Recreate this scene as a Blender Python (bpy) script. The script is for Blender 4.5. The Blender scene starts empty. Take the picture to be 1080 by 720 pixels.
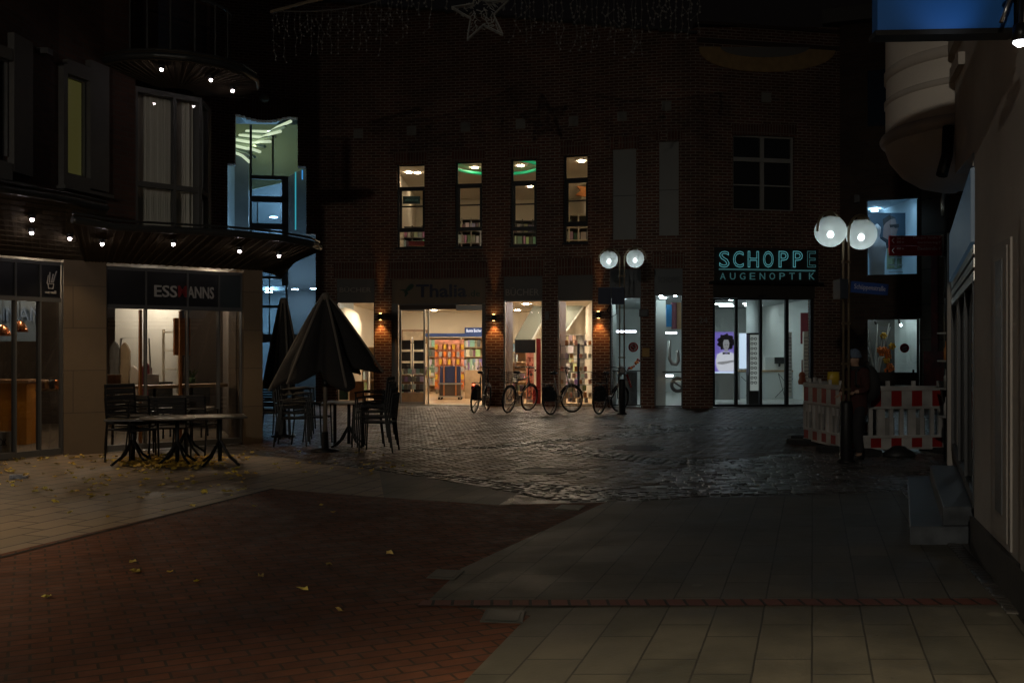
import bpy, bmesh, math, random
from mathutils import Vector, Matrix
random.seed(7)
R = math.radians
scene = bpy.context.scene
COL = scene.collection

# ------------------------------------------------------------------ camera
FPX = 1050.0      # focal length in pixels of the 1080 px wide photograph
CH = 1.55         # eye height
HY = 368.0        # horizon row
cam_d = bpy.data.cameras.new("camera")
cam = bpy.data.objects.new("camera", cam_d)
COL.objects.link(cam)
cam.location = (0, 0, CH)
cam.rotation_euler = (R(90), 0, 0)
cam_d.sensor_width = 36.0
cam_d.lens = 35.0
cam_d.shift_y = (HY - 360.0) / 1080.0
cam_d.clip_start = 0.05
cam_d.clip_end = 1500
scene.camera = cam

# ------------------------------------------------------------------ world (night)
world = bpy.data.worlds.new("World")
scene.world = world
world.use_nodes = True
wn = world.node_tree
bgn = wn.nodes["Background"]
sky = wn.nodes.new("ShaderNodeTexSky")
sky.sky_type = 'NISHITA'
sky.sun_disc = False
sky.sun_elevation = R(-4.0)
sky.sun_rotation = R(200)
wn.links.new(sky.outputs[0], bgn.inputs[0])
bgn.inputs[1].default_value = 0.05

scene.view_settings.view_transform = 'Standard'
scene.view_settings.look = 'None'
scene.view_settings.gamma = 1
scene.view_settings.exposure = 1.1
scene.view_settings.use_curve_mapping = False
scene.render.engine = 'CYCLES'
scene.cycles.use_denoising = True
scene.cycles.max_bounces = 6
scene.cycles.diffuse_bounces = 3
scene.cycles.glossy_bounces = 3
scene.cycles.transmission_bounces = 4
scene.cycles.transparent_max_bounces = 14
scene.cycles.sample_clamp_indirect = 2.0
scene.cycles.caustics_reflective = False
scene.cycles.caustics_refractive = False

# ------------------------------------------------------------------ pixel helpers
def P(px, py, D):
    return Vector(((px - 540) / FPX * D, D, CH + (HY - py) / FPX * D))
def G(px, py, z=0.0):
    D = FPX * (CH - z) / (py - HY)
    return Vector(((px - 540) / FPX * D, D, z))
def Z(py, D):
    return CH + (HY - py) / FPX * D

# ------------------------------------------------------------------ materials
MATS = {}
def _new(name):
    m = bpy.data.materials.new(name)
    m.use_nodes = True
    MATS[name] = m
    return m, m.node_tree.nodes, m.node_tree.links, m.node_tree.nodes["Principled BSDF"]

def mat(name, col, rough=0.6, metal=0.0, var=0.0, scale=6.0, bump=0.0, bscale=40.0, coord='Object', spec=None):
    m, n, l, b = _new(name)
    b.inputs['Base Color'].default_value = (*col, 1)
    b.inputs['Roughness'].default_value = rough
    b.inputs['Metallic'].default_value = metal
    if spec is not None: b.inputs['Specular IOR Level'].default_value = spec
    if var or bump:
        tc = n.new('ShaderNodeTexCoord')
        if var:
            t = n.new('ShaderNodeTexNoise'); t.inputs['Scale'].default_value = scale; t.inputs['Detail'].default_value = 6
            l.new(tc.outputs[coord], t.inputs['Vector'])
            r = n.new('ShaderNodeValToRGB')
            r.color_ramp.elements[0].position = 0.3; r.color_ramp.elements[1].position = 0.7
            r.color_ramp.elements[0].color = (*[c * (1 - var) for c in col], 1)
            r.color_ramp.elements[1].color = (*[min(1, c * (1 + var)) for c in col], 1)
            l.new(t.outputs['Fac'], r.inputs['Fac']); l.new(r.outputs['Color'], b.inputs['Base Color'])
            mr = n.new('ShaderNodeMapRange'); mr.inputs['To Min'].default_value = max(0.02, rough - 0.12); mr.inputs['To Max'].default_value = min(1, rough + 0.12)
            l.new(t.outputs['Fac'], mr.inputs['Value']); l.new(mr.outputs[0], b.inputs['Roughness'])
        if bump:
            t2 = n.new('ShaderNodeTexNoise'); t2.inputs['Scale'].default_value = bscale; t2.inputs['Detail'].default_value = 5
            l.new(tc.outputs[coord], t2.inputs['Vector'])
            bp = n.new('ShaderNodeBump'); bp.inputs['Strength'].default_value = bump; bp.inputs['Distance'].default_value = 0.01
            l.new(t2.outputs['Fac'], bp.inputs['Height']); l.new(bp.outputs[0], b.inputs['Normal'])
    return m

def emis(name, col, strength, base=(0.6, 0.6, 0.6)):
    m, n, l, b = _new(name)
    b.inputs['Base Color'].default_value = (*base, 1)
    b.inputs['Emission Color'].default_value = (*col, 1)
    b.inputs['Emission Strength'].default_value = strength
    b.inputs['Roughness'].default_value = 0.5
    return m

def brickmat(name, c1, c2, mortar, bw, rh, ms, rough=0.8, bump=0.6, offset=0.5, rotate=False, noise=0.35, wet=0.0, dist=0.006, freq=2, nscale=0.8, smooth=0.1, tilt=0.0, cell=0.15, spots=0):
    """brick / slab pattern laid in metres on the UV map"""
    m, n, l, b = _new(name)
    uv = n.new('ShaderNodeUVMap')
    src = uv.outputs[0]
    if rotate:
        s = n.new('ShaderNodeSeparateXYZ'); c = n.new('ShaderNodeCombineXYZ')
        l.new(src, s.inputs[0]); l.new(s.outputs[0], c.inputs[1]); l.new(s.outputs[1], c.inputs[0]); src = c.outputs[0]
    # slight wobble so joints are not ruler straight
    wv = n.new('ShaderNodeTexNoise'); wv.inputs['Scale'].default_value = 3.0; wv.inputs['Detail'].default_value = 2
    l.new(src, wv.inputs['Vector'])
    vm = n.new('ShaderNodeVectorMath'); vm.operation = 'MULTIPLY_ADD'
    vm.inputs[1].default_value = (ms * 1.2, ms * 1.2, 0)
    l.new(wv.outputs['Color'], vm.inputs[0]); l.new(src, vm.inputs[2])
    t = n.new('ShaderNodeTexBrick')
    t.inputs['Scale'].default_value = 1
    t.inputs['Brick Width'].default_value = bw
    t.inputs['Row Height'].default_value = rh
    t.inputs['Mortar Size'].default_value = ms
    t.inputs['Mortar Smooth'].default_value = smooth
    t.inputs['Bias'].default_value = 0.0
    t.offset = offset; t.offset_frequency = freq
    t.inputs['Color1'].default_value = (*c1, 1); t.inputs['Color2'].default_value = (*c2, 1); t.inputs['Mortar'].default_value = (*mortar, 1)
    l.new(vm.outputs[0], t.inputs['Vector'])
    nz = n.new('ShaderNodeTexNoise'); nz.inputs['Scale'].default_value = nscale; nz.inputs['Detail'].default_value = 8
    nz.inputs['Roughness'].default_value = 0.65
    l.new(src, nz.inputs['Vector'])
    mr = n.new('ShaderNodeMapRange'); mr.inputs['From Min'].default_value = 0.3; mr.inputs['From Max'].default_value = 0.7
    mr.inputs['To Min'].default_value = 1 - noise; mr.inputs['To Max'].default_value = 1 + noise
    l.new(nz.outputs['Fac'], mr.inputs['Value'])
    mx = n.new('ShaderNodeMix'); mx.data_type = 'RGBA'; mx.blend_type = 'MULTIPLY'; mx.inputs['Factor'].default_value = 1
    cmb = n.new('ShaderNodeCombineColor')
    for i in range(3): l.new(mr.outputs[0], cmb.inputs[i])
    l.new(t.outputs['Color'], mx.inputs['A']); l.new(cmb.outputs[0], mx.inputs['B'])
    base_out = mx.outputs['Result']
    if spots:
        for sc_, th, dk in ((spots, .035, .45), (spots * .45, .06, 1.5), (spots * 2.3, .05, .6)):
            vs_ = n.new('ShaderNodeTexVoronoi'); vs_.inputs['Scale'].default_value = sc_; l.new(vm.outputs[0], vs_.inputs['Vector'])
            rm = n.new('ShaderNodeMapRange'); rm.inputs['From Min'].default_value = th * .7; rm.inputs['From Max'].default_value = th; rm.inputs['To Min'].default_value = dk; rm.inputs['To Max'].default_value = 1
            l.new(vs_.outputs['Distance'], rm.inputs['Value'])
            m3 = n.new('ShaderNodeMix'); m3.data_type = 'RGBA'; m3.blend_type = 'MULTIPLY'; m3.inputs['Factor'].default_value = 1
            c3_ = n.new('ShaderNodeCombineColor')
            for i in range(3): l.new(rm.outputs[0], c3_.inputs[i])
            l.new(base_out, m3.inputs['A']); l.new(c3_.outputs[0], m3.inputs['B']); base_out = m3.outputs['Result']
        lg = n.new('ShaderNodeTexNoise'); lg.inputs['Scale'].default_value = .55; lg.inputs['Detail'].default_value = 9; lg.inputs['Roughness'].default_value = .7; l.new(src, lg.inputs['Vector'])
        r4 = n.new('ShaderNodeMapRange'); r4.inputs['From Min'].default_value = .38; r4.inputs['From Max'].default_value = .62; r4.inputs['To Min'].default_value = .68; r4.inputs['To Max'].default_value = 1.25; l.new(lg.outputs['Fac'], r4.inputs['Value'])
        m5 = n.new('ShaderNodeMix'); m5.data_type = 'RGBA'; m5.blend_type = 'MULTIPLY'; m5.inputs['Factor'].default_value = 1
        c5 = n.new('ShaderNodeCombineColor')
        for i in range(3): l.new(r4.outputs[0], c5.inputs[i])
        l.new(base_out, m5.inputs['A']); l.new(c5.outputs[0], m5.inputs['B']); base_out = m5.outputs['Result']
    l.new(base_out, b.inputs['Base Color'])
    rr = n.new('ShaderNodeMapRange'); rr.inputs['From Min'].default_value = 0.35; rr.inputs['From Max'].default_value = 0.65
    rr.inputs['To Min'].default_value = max(0.08, rough - wet); rr.inputs['To Max'].default_value = rough + 0.05
    l.new(nz.outputs['Fac'], rr.inputs['Value']); l.new(rr.outputs[0], b.inputs['Roughness'])
    fn = n.new('ShaderNodeTexNoise'); fn.inputs['Scale'].default_value = 35; fn.inputs['Detail'].default_value = 4
    l.new(src, fn.inputs['Vector'])
    inv = n.new('ShaderNodeMath'); inv.operation = 'MULTIPLY_ADD'; inv.inputs[1].default_value = -1.0
    fm = n.new('ShaderNodeMath'); fm.operation = 'MULTIPLY'; fm.inputs[1].default_value = 0.5
    l.new(fn.outputs['Fac'], fm.inputs[0])
    l.new(t.outputs['Fac'], inv.inputs[0]); l.new(fm.outputs[0], inv.inputs[2])
    bp = n.new('ShaderNodeBump'); bp.inputs['Strength'].default_value = bump; bp.inputs['Distance'].default_value = dist
    l.new(inv.outputs[0], bp.inputs['Height']); l.new(bp.outputs[0], b.inputs['Normal'])
    if tilt:
        vo = n.new('ShaderNodeTexVoronoi'); vo.inputs['Scale'].default_value = 1 / cell; l.new(src, vo.inputs['Vector'])
        sb = n.new('ShaderNodeVectorMath'); sb.operation = 'SUBTRACT'; sb.inputs[1].default_value = (.5, .5, .5); l.new(vo.outputs['Color'], sb.inputs[0])
        sc_ = n.new('ShaderNodeVectorMath'); sc_.operation = 'MULTIPLY'; sc_.inputs[1].default_value = (tilt, tilt, 0); l.new(sb.outputs[0], sc_.inputs[0])
        ad = n.new('ShaderNodeVectorMath'); ad.operation = 'ADD'; l.new(bp.outputs[0], ad.inputs[0]); l.new(sc_.outputs[0], ad.inputs[1])
        no = n.new('ShaderNodeVectorMath'); no.operation = 'NORMALIZE'; l.new(ad.outputs[0], no.inputs[0]); l.new(no.outputs[0], b.inputs['Normal'])
        mm = n.new('ShaderNodeMath'); mm.operation = 'MULTIPLY_ADD'; mm.inputs[1].default_value = .22; l.new(vo.outputs['Distance'], mm.inputs[0]); l.new(rr.outputs[0], mm.inputs[2])
        l.new(mm.outputs[0], b.inputs['Roughness'])
    return m

def glassmat(name, tint=(1, 1, 1), refl=0.08, rough=0.01):
    m = bpy.data.materials.new(name); m.use_nodes = True
    n, l = m.node_tree.nodes, m.node_tree.links
    n.clear()
    out = n.new('ShaderNodeOutputMaterial'); mix = n.new('ShaderNodeMixShader')
    tr = n.new('ShaderNodeBsdfTransparent'); gl = n.new('ShaderNodeBsdfGlossy'); fr = n.new('ShaderNodeLayerWeight')
    tr.inputs[0].default_value = (*tint, 1); gl.inputs['Roughness'].default_value = rough
    fr.inputs['Blend'].default_value = 0.15
    mr = n.new('ShaderNodeMapRange'); mr.inputs['To Min'].default_value = refl; mr.inputs['To Max'].default_value = 0.7
    l.new(fr.outputs['Fresnel'], mr.inputs['Value'])
    l.new(mr.outputs[0], mix.inputs[0]); l.new(tr.outputs[0], mix.inputs[1]); l.new(gl.outputs[0], mix.inputs[2])
    l.new(mix.outputs[0], out.inputs[0])
    MATS[name] = m
    return m

def randmat(name, sat=0.7, val=0.6, rough=0.5, h0=0.0, h1=1.0, vmin=0.08, smin=0.0):
    """each object gets a colour of its own"""
    m, n, l, b = _new(name)
    oi = n.new('ShaderNodeObjectInfo')
    hs = n.new('ShaderNodeCombineColor'); hs.mode = 'HSV'
    mh = n.new('ShaderNodeMapRange'); mh.inputs['To Min'].default_value = h0; mh.inputs['To Max'].default_value = h1
    l.new(oi.outputs['Random'], mh.inputs['Value']); l.new(mh.outputs[0], hs.inputs[0])
    a = n.new('ShaderNodeMath'); a.operation = 'MULTIPLY'; a.inputs[1].default_value = 17.31
    f = n.new('ShaderNodeMath'); f.operation = 'FRACT'
    l.new(oi.outputs['Random'], a.inputs[0]); l.new(a.outputs[0], f.inputs[0])
    ms_ = n.new('ShaderNodeMath'); ms_.operation = 'MULTIPLY_ADD'; ms_.inputs[1].default_value = sat - smin; ms_.inputs[2].default_value = smin
    l.new(f.outputs[0], ms_.inputs[0]); l.new(ms_.outputs[0], hs.inputs[1])
    a2 = n.new('ShaderNodeMath'); a2.operation = 'MULTIPLY'; a2.inputs[1].default_value = 91.7
    f2 = n.new('ShaderNodeMath'); f2.operation = 'FRACT'
    l.new(oi.outputs['Random'], a2.inputs[0]); l.new(a2.outputs[0], f2.inputs[0])
    mv = n.new('ShaderNodeMapRange'); mv.inputs['To Min'].default_value = vmin; mv.inputs['To Max'].default_value = val
    l.new(f2.outputs[0], mv.inputs['Value']); l.new(mv.outputs[0], hs.inputs[2])
    l.new(hs.outputs[0], b.inputs['Base Color']); b.inputs['Roughness'].default_value = rough
    return m

brick = brickmat('dark_brick', (0.09, 0.036, 0.022), (0.16, 0.064, 0.038), (0.30, 0.25, 0.20), 0.25, 0.078, 0.011)
brick_l = brickmat('red_brick', (0.062, 0.028, 0.018), (0.09, 0.038, 0.025), (0.06, 0.045, 0.038), 0.25, 0.075, 0.010)
soldier = brickmat('soldier_brick', (0.10, 0.035, 0.02), (0.15, 0.055, 0.035), (0.18, 0.15, 0.12), 0.25, 0.078, 0.012, rotate=True, offset=0.0)
stone = mat('sandstone_cladding', (0.26, 0.18, 0.11), 0.75, var=0.12, scale=3, bump=0.15)
plaza_m = brickmat('plaza_clinker', (0.030, 0.021, 0.015), (0.05, 0.035, 0.026), (0.012, 0.01, 0.008), 0.24, 0.12, 0.014, rough=0.27, wet=0.08, bump=1.0, dist=0.02, noise=0.4, nscale=2.2, tilt=0.26, cell=0.17)
redpav = brickmat('red_paver', (0.105, 0.033, 0.014), (0.14, 0.046, 0.02), (0.045, 0.022, 0.012), 0.20, 0.10, 0.008, rough=0.72, wet=0.12, bump=0.5, noise=0.34, tilt=0.10, cell=0.14, spots=2.0)
slab_m = brickmat('concrete_slab', (0.084, 0.077, 0.061), (0.118, 0.104, 0.081), (0.035, 0.031, 0.026), 0.62, 0.285, 0.0055, rough=0.66, wet=0.16, bump=0.45, dist=0.008, rotate=True, offset=0.37, noise=0.35, freq=2, nscale=1.6, spots=2.2)
slab_l = brickmat('terrace_slab', (0.20, 0.15, 0.10), (0.26, 0.19, 0.13), (0.03, 0.022, 0.016), 0.5, 0.30, 0.010, rough=0.68, wet=0.12, bump=0.6, dist=0.01, offset=0.5, noise=0.3)
redrow = brickmat('clinker_row', (0.13, 0.04, 0.025), (0.17, 0.06, 0.05), (0.02, 0.015, 0.012), 0.118, 0.30, 0.010, rough=0.65, bump=0.6, noise=0.3, offset=0.0)
plazab = mat('plaza_brick_stone', (0.066, 0.041, 0.027), 0.42, var=0.5, scale=2.3, bump=0.25, bscale=70)
cobble_m = mat('dark_cobble', (0.045, 0.038, 0.033), 0.36, var=0.5, scale=2, bump=0.35, bscale=60)
sett_m = mat('basalt_sett', (0.075, 0.068, 0.062), 0.30, var=0.45, scale=1.7, bump=0.35, bscale=60)
bed_m = mat('sand_bed', (0.022, 0.018, 0.014), 0.9, var=0.3, scale=9)
iron = mat('cast_iron', (0.035, 0.03, 0.028), 0.5, 0.6, var=0.3, scale=20, bump=0.3)
ironl = mat('worn_cover', (0.11, 0.10, 0.08), 0.6, 0.0, var=0.2, scale=20, bump=0.2)
plaster = mat('cream_plaster', (0.56, 0.51, 0.45), 0.8, var=0.16, scale=1.1, bump=0.35, bscale=70)
plaster_t = mat('cream_trim', (0.47, 0.42, 0.37), 0.65, var=0.12, scale=3)
plinth_m = mat('dark_plinth', (0.05, 0.045, 0.04), 0.7, var=0.5, scale=4, bump=0.4)
step_m = mat('granite_step', (0.085, 0.092, 0.10), 0.45, var=0.4, scale=6, bump=0.3)
frame_d = mat('dark_frame', (0.03, 0.031, 0.033), 0.45, 0.3)
frame_g = mat('grey_frame', (0.10, 0.10, 0.10), 0.5, 0.2)
frame_w = mat('pale_frame', (0.38, 0.37, 0.34), 0.5)
alu = mat('aluminium', (0.42, 0.41, 0.38), 0.35, 0.7)
panel_b = mat('black_fascia', (0.012, 0.012, 0.014), 0.4)
panel_g = mat('grey_sign_panel', (0.13, 0.125, 0.115), 0.6, var=0.05)
panel_bl = mat('blue_grey_panel', (0.14, 0.15, 0.155), 0.6, var=0.05)
blind_m = mat('blind_panel', (0.30, 0.30, 0.28), 0.6, var=0.08, scale=1.0)
white_w = mat('white_wall', (0.78, 0.73, 0.62), 0.8, var=0.03, scale=1)
cool_w = mat('cool_wall', (0.62, 0.66, 0.64), 0.8, var=0.03, scale=1)
ceil_m = mat('shop_ceiling', (0.7, 0.66, 0.58), 0.8, var=0.02)
floor_w = mat('oak_floor', (0.42, 0.29, 0.17), 0.4, var=0.15, scale=3)
floor_c = mat('pale_floor', (0.5, 0.5, 0.47), 0.35, var=0.08)
wood = mat('brown_wood', (0.22, 0.12, 0.06), 0.5, var=0.3, scale=5)
wood_l = mat('light_wood', (0.45, 0.31, 0.18), 0.5, var=0.2, scale=5)
orange_w = mat('orange_wood', (0.45, 0.17, 0.045), 0.5, var=0.15)
black_m = mat('black_metal', (0.012, 0.012, 0.012), 0.4, 0.4)
black_p = mat('black_plastic', (0.02, 0.02, 0.02), 0.5)
blackf = mat('black_fabric', (0.022, 0.02, 0.02), 0.9, var=0.2, scale=8, bump=0.4, bscale=60)
canvas = mat('dark_canvas', (0.013, 0.011, 0.010), 0.85, var=0.2, scale=6, bump=0.4, bscale=90)
umb_rib = mat('parasol_seam', (0.13, 0.11, 0.09), 0.8)
canopy_m = mat('canopy_sheet', (0.075, 0.058, 0.038), 0.8, 0.0, var=0.15, spec=0.15)
canopy_e = mat('canopy_edge', (0.07, 0.072, 0.07), 0.4, 0.5)
pole_m = mat('lamp_pipe', (0.26, 0.20, 0.13), 0.4, 0.5)
post_m = mat('lamp_post_black', (0.014, 0.013, 0.013), 0.5, 0.3)
steel = mat('steel', (0.35, 0.35, 0.35), 0.3, 0.9)
red_m = mat('red_paint', (0.28, 0.012, 0.010), 0.5, var=0.15)
redsign = mat('red_sign', (0.42, 0.015, 0.018), 0.45)
bluesign = mat('blue_sign', (0.015, 0.06, 0.26), 0.45)
white_p = mat('white_plastic', (0.42, 0.40, 0.38), 0.55, var=0.35, scale=2.2)
greyp = mat('grey_plastic', (0.22, 0.21, 0.2), 0.6, var=0.2)
sign_white = mat('sign_white', (0.55, 0.5, 0.5), 0.5)
dim_white = mat('unlit_letter', (0.42, 0.40, 0.38), 0.4)
dim_red = mat('unlit_red_letter', (0.22, 0.02, 0.02), 0.4)
navy = mat('navy_letter', (0.012, 0.016, 0.05), 0.4)
leafgreen = mat('green_emblem', (0.012, 0.05, 0.03), 0.4)
darkgrey = mat('dark_letter', (0.32, 0.29, 0.25), 0.5)
skin_m = mat('skin', (0.42, 0.26, 0.18), 0.6)
coat_m = mat('dark_red_coat', (0.05, 0.014, 0.012), 0.9, var=0.3, scale=9, bump=0.4)
trouser_m = mat('dark_trousers', (0.02, 0.019, 0.022), 0.9, var=0.2)
hat_m = mat('blue_grey_knit', (0.11, 0.14, 0.19), 0.9, var=0.25, scale=60, bump=0.7, bscale=120)
hair_m = mat('dark_hair', (0.03, 0.02, 0.012), 0.6)
leaf_m = randmat('autumn_leaf', 0.95, 0.85, 0.7, 0.095, 0.135, 0.3, 0.78)
MATS['autumn_leaf'].node_tree.nodes["Principled BSDF"].inputs['Roughness'].default_value = 0.6
leafpile = mat('leaf_litter', (0.55, 0.34, 0.05), 0.7, var=0.6, scale=14)
book_m = randmat('book_cover', 0.6, 0.8, vmin=0.12)
cloth_m = randmat('garment', 0.5, 0.5, 0.9)
glass = glassmat('window_glass')
glass_d = glassmat('dark_glass', (0.55, 0.55, 0.55), 0.10)
glass_b = glassmat('frosted_glass', (0.78, 0.86, 0.9), 0.10, 0.1)
yellow_m = mat('yellow_counter', (0.55, 0.22, 0.015), 0.45)
copper = mat('copper', (0.6, 0.25, 0.12), 0.25, 0.9)
orange_p = mat('orange_petals', (0.75, 0.19, 0.02), 0.6, var=0.3, scale=12)
yellow_p = mat('yellow_petals', (0.75, 0.45, 0.04), 0.6)
green_p = mat('leaf_green', (0.05, 0.10, 0.035), 0.6, var=0.3)
pink_p = mat('pink_card', (0.75, 0.34, 0.24), 0.6, var=0.35, scale=8)
purple_e = emis('purple_backlight', (0.22, 0.15, 0.75), 0.22)
white_e = emis('white_backlight', (0.62, 0.8, 1.0), 0.35)
shirt_e = emis('shirt_print', (0.85, 0.9, 1.0), 0.25)
skin_e = emis('face_print', (0.6, 0.62, 0.68), 0.12)
hair_e = mat('hair_print', (0.10, 0.08, 0.09), 0.9, var=0.9, scale=60)
neon = emis('cyan_neon', (0.20, 0.72, 0.80), 0.15, (0.1, 0.3, 0.3))
neon2 = emis('faint_cyan_neon', (0.22, 0.66, 0.70), 0.038, (0.1, 0.3, 0.3))
neon_g = emis('green_neon', (0.02, 0.75, 0.28), 0.16, (0.02, 0.2, 0.1))
neon_b = emis('blue_neon', (0.03, 0.35, 1.0), 0.35)
neon_c = emis('cyan_strip', (0.05, 0.65, 0.8), 0.22)
lamp_w = emis('warm_downlight', (1.0, 0.80, 0.56), 210)
lamp_wu = emis('warm_downlight_upper', (1.0, 0.78, 0.52), 40)
lamp_c = emis('cool_downlight', (0.76, 0.97, 1.0), 38)
lamp_cb = emis('blue_downlight', (0.45, 0.74, 1.0), 36)
spot_e = emis('spot_bulb', (1.0, 0.86, 0.86), 14)
bulb_c = emis('lamp_bulb', (0.85, 0.97, 1.0), 13)
rib_e = emis('lit_rib', (0.80, 0.95, 0.62), 0.28)
lightbox = emis('sign_lightbox', (0.85, 0.92, 1.0), 0.6)
taillight = emis('tail_light', (1.0, 0.05, 0.02), 6)

def globemat():
    m = bpy.data.materials.new('opal_globe'); m.use_nodes = True
    n, l = m.node_tree.nodes, m.node_tree.links; n.clear()
    out = n.new('ShaderNodeOutputMaterial')
    tr = n.new('ShaderNodeBsdfTransparent'); tr.inputs[0].default_value = (0.9, 0.95, 0.93, 1)
    tl = n.new('ShaderNodeBsdfTranslucent'); tl.inputs[0].default_value = (0.8, 0.86, 0.83, 1)
    di = n.new('ShaderNodeBsdfDiffuse'); di.inputs[0].default_value = (0.5, 0.5, 0.48, 1)
    gl = n.new('ShaderNodeBsdfGlossy'); gl.inputs['Roughness'].default_value = 0.15
    m1 = n.new('ShaderNodeMixShader'); m2 = n.new('ShaderNodeMixShader'); m3 = n.new('ShaderNodeMixShader')
    m1.inputs[0].default_value = 0.14; l.new(tl.outputs[0], m1.inputs[1]); l.new(di.outputs[0], m1.inputs[2])
    m2.inputs[0].default_value = 0.44; l.new(tr.outputs[0], m2.inputs[1]); l.new(m1.outputs[0], m2.inputs[2])
    m3.inputs[0].default_value = 0.05; l.new(m2.outputs[0], m3.inputs[1]); l.new(gl.outputs[0], m3.inputs[2])
    l.new(m3.outputs[0], out.inputs[0])
    return m
globe_m = globemat()

# ------------------------------------------------------------------ object helpers
def tag(o, label=None, cat=None, group=None, kind=None):
    if label: o['label'] = label
    if cat: o['category'] = cat
    if group: o['group'] = group
    if kind: o['kind'] = kind
    return o
def empty(name, loc=(0, 0, 0), rz=0.0, label=None, cat=None, group=None, parent=None):
    o = bpy.data.objects.new(name, None); COL.objects.link(o)
    o.empty_display_size = 0.2
    o.location = loc; o.rotation_euler = (0, 0, rz)
    if parent: o.parent = parent
    return tag(o, label, cat, group)
def wloc(o):
    v = Vector((0, 0, 0))
    while o is not None:
        v += o.location; o = o.parent
    return v
def copy_tree(o, parent=None):
    c = o.copy(); COL.objects.link(c); c.parent = parent
    for ch in list(o.children): copy_tree(ch, c)
    return c

class MB:
    def __init__(s):
        s.bm = bmesh.new(); s.uv = s.bm.loops.layers.uv.new('UVMap'); s.fixed = set()
    def face(s, pts, uvs=None):
        vs = [s.bm.verts.new(p) for p in pts]
        try: f = s.bm.faces.new(vs)
        except ValueError: return None
        if uvs:
            for lp, u in zip(f.loops, uvs): lp[s.uv].uv = u
            s.fixed.add(f)
        return f
    def hexa(s, c):   # 8 corners: bottom 4 (ccw), top 4
        v = [s.bm.verts.new(p) for p in c]
        for q in ((3, 2, 1, 0), (4, 5, 6, 7), (0, 1, 5, 4), (1, 2, 6, 5), (2, 3, 7, 6), (3, 0, 4, 7)):
            s.bm.faces.new([v[i] for i in q])
    def box(s, c, sz, rz=0.0, rx=0.0, ry=0.0):
        M = Matrix.Translation(c) @ Matrix.Rotation(rz, 4, 'Z') @ Matrix.Rotation(ry, 4, 'Y') @ Matrix.Rotation(rx, 4, 'X')
        h = [x / 2 for x in sz]
        s.hexa([M @ Vector(p) for p in ((-h[0], -h[1], -h[2]), (h[0], -h[1], -h[2]), (h[0], h[1], -h[2]), (-h[0], h[1], -h[2]),
                                        (-h[0], -h[1], h[2]), (h[0], -h[1], h[2]), (h[0], h[1], h[2]), (-h[0], h[1], h[2]))])
    def tube(s, pts, r, seg=8, cap=True, radii=None):
        pts = [Vector(p) for p in pts]; rings = []
        up = None
        for i, p in enumerate(pts):
            a = pts[max(0, i - 1)]; b = pts[min(len(pts) - 1, i + 1)]
            t = (b - a).normalized()
            if up is None:
                up = Vector((0, 0, 1)) if abs(t.z) < 0.9 else Vector((1, 0, 0))
            x = t.cross(up).normalized(); y = x.cross(t).normalized(); up = y
            rr = radii[i] if radii else r
            rings.append([s.bm.verts.new(p + x * rr * math.cos(k * 2 * math.pi / seg) + y * rr * math.sin(k * 2 * math.pi / seg)) for k in range(seg)])
        for i in range(len(rings) - 1):
            for k in range(seg):
                f = s.bm.faces.new([rings[i][k], rings[i + 1][k], rings[i + 1][(k + 1) % seg], rings[i][(k + 1) % seg]]); f.smooth = seg > 6
        if cap:
            s.bm.faces.new(rings[0]); s.bm.faces.new(list(reversed(rings[-1])))
    def torus(s, c, R_, r, axis='Y', seg=28, ss=6, a0=0, a1=2 * math.pi):
        c = Vector(c); full = abs(a1 - a0 - 2 * math.pi) < 1e-4
        N = seg if full else seg + 1
        rings = []
        for i in range(N):
            a = a0 + (a1 - a0) * i / seg
            e = Vector((math.cos(a), 0, math.sin(a))) if axis == 'Y' else Vector((math.cos(a), math.sin(a), 0)) if axis == 'Z' else Vector((0, math.cos(a), math.sin(a)))
            w = Vector((0, 1, 0)) if axis == 'Y' else Vector((0, 0, 1)) if axis == 'Z' else Vector((1, 0, 0))
            rings.append([s.bm.verts.new(c + e * (R_ + r * math.cos(k * 2 * math.pi / ss)) + w * r * math.sin(k * 2 * math.pi / ss)) for k in range(ss)])
        for i in range(seg):
            j = (i + 1) % N
            for k in range(ss):
                f = s.bm.faces.new([rings[i][k], rings[j][k], rings[j][(k + 1) % ss], rings[i][(k + 1) % ss]]); f.smooth = True
    def lathe(s, prof, c=(0, 0, 0), seg=20, smooth=True, sx=1, sy=1, M=None):
        c = Vector(c); rings = []
        for r, z in prof:
            ring = []
            for k in range(seg):
                p = Vector((r * sx * math.cos(k * 2 * math.pi / seg), r * sy * math.sin(k * 2 * math.pi / seg), z))
                if M: p = M @ p
                ring.append(s.bm.verts.new(c + p))
            rings.append(ring)
        for i in range(len(rings) - 1):
            for k in range(seg):
                f = s.bm.faces.new([rings[i][k], rings[i][(k + 1) % seg], rings[i + 1][(k + 1) % seg], rings[i + 1][k]]); f.smooth = smooth
        if prof[0][0] > 1e-5: s.bm.faces.new(list(reversed(rings[0])))
        if prof[-1][0] > 1e-5: s.bm.faces.new(rings[-1])
    def ball(s, c, r, seg=16, n=10, sx=1, sy=1, sz=1):
        prof = [(max(1e-6, r * math.sin(math.pi * i / n)), -r * sz * math.cos(math.pi * i / n)) for i in range(n + 1)]
        s.lathe(prof, c, seg, True, sx, sy)
    def prism(s, poly, z0, z1):
        """plan polygon (list of (x,y)) extruded in z"""
        n = len(poly)
        a = [s.bm.verts.new((p[0], p[1], z0)) for p in poly]; b = [s.bm.verts.new((p[0], p[1], z1)) for p in poly]
        s.bm.faces.new(list(reversed(a))); s.bm.faces.new(b)
        for i in range(n):
            j = (i + 1) % n; s.bm.faces.new([a[i], a[j], b[j], b[i]])
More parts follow.
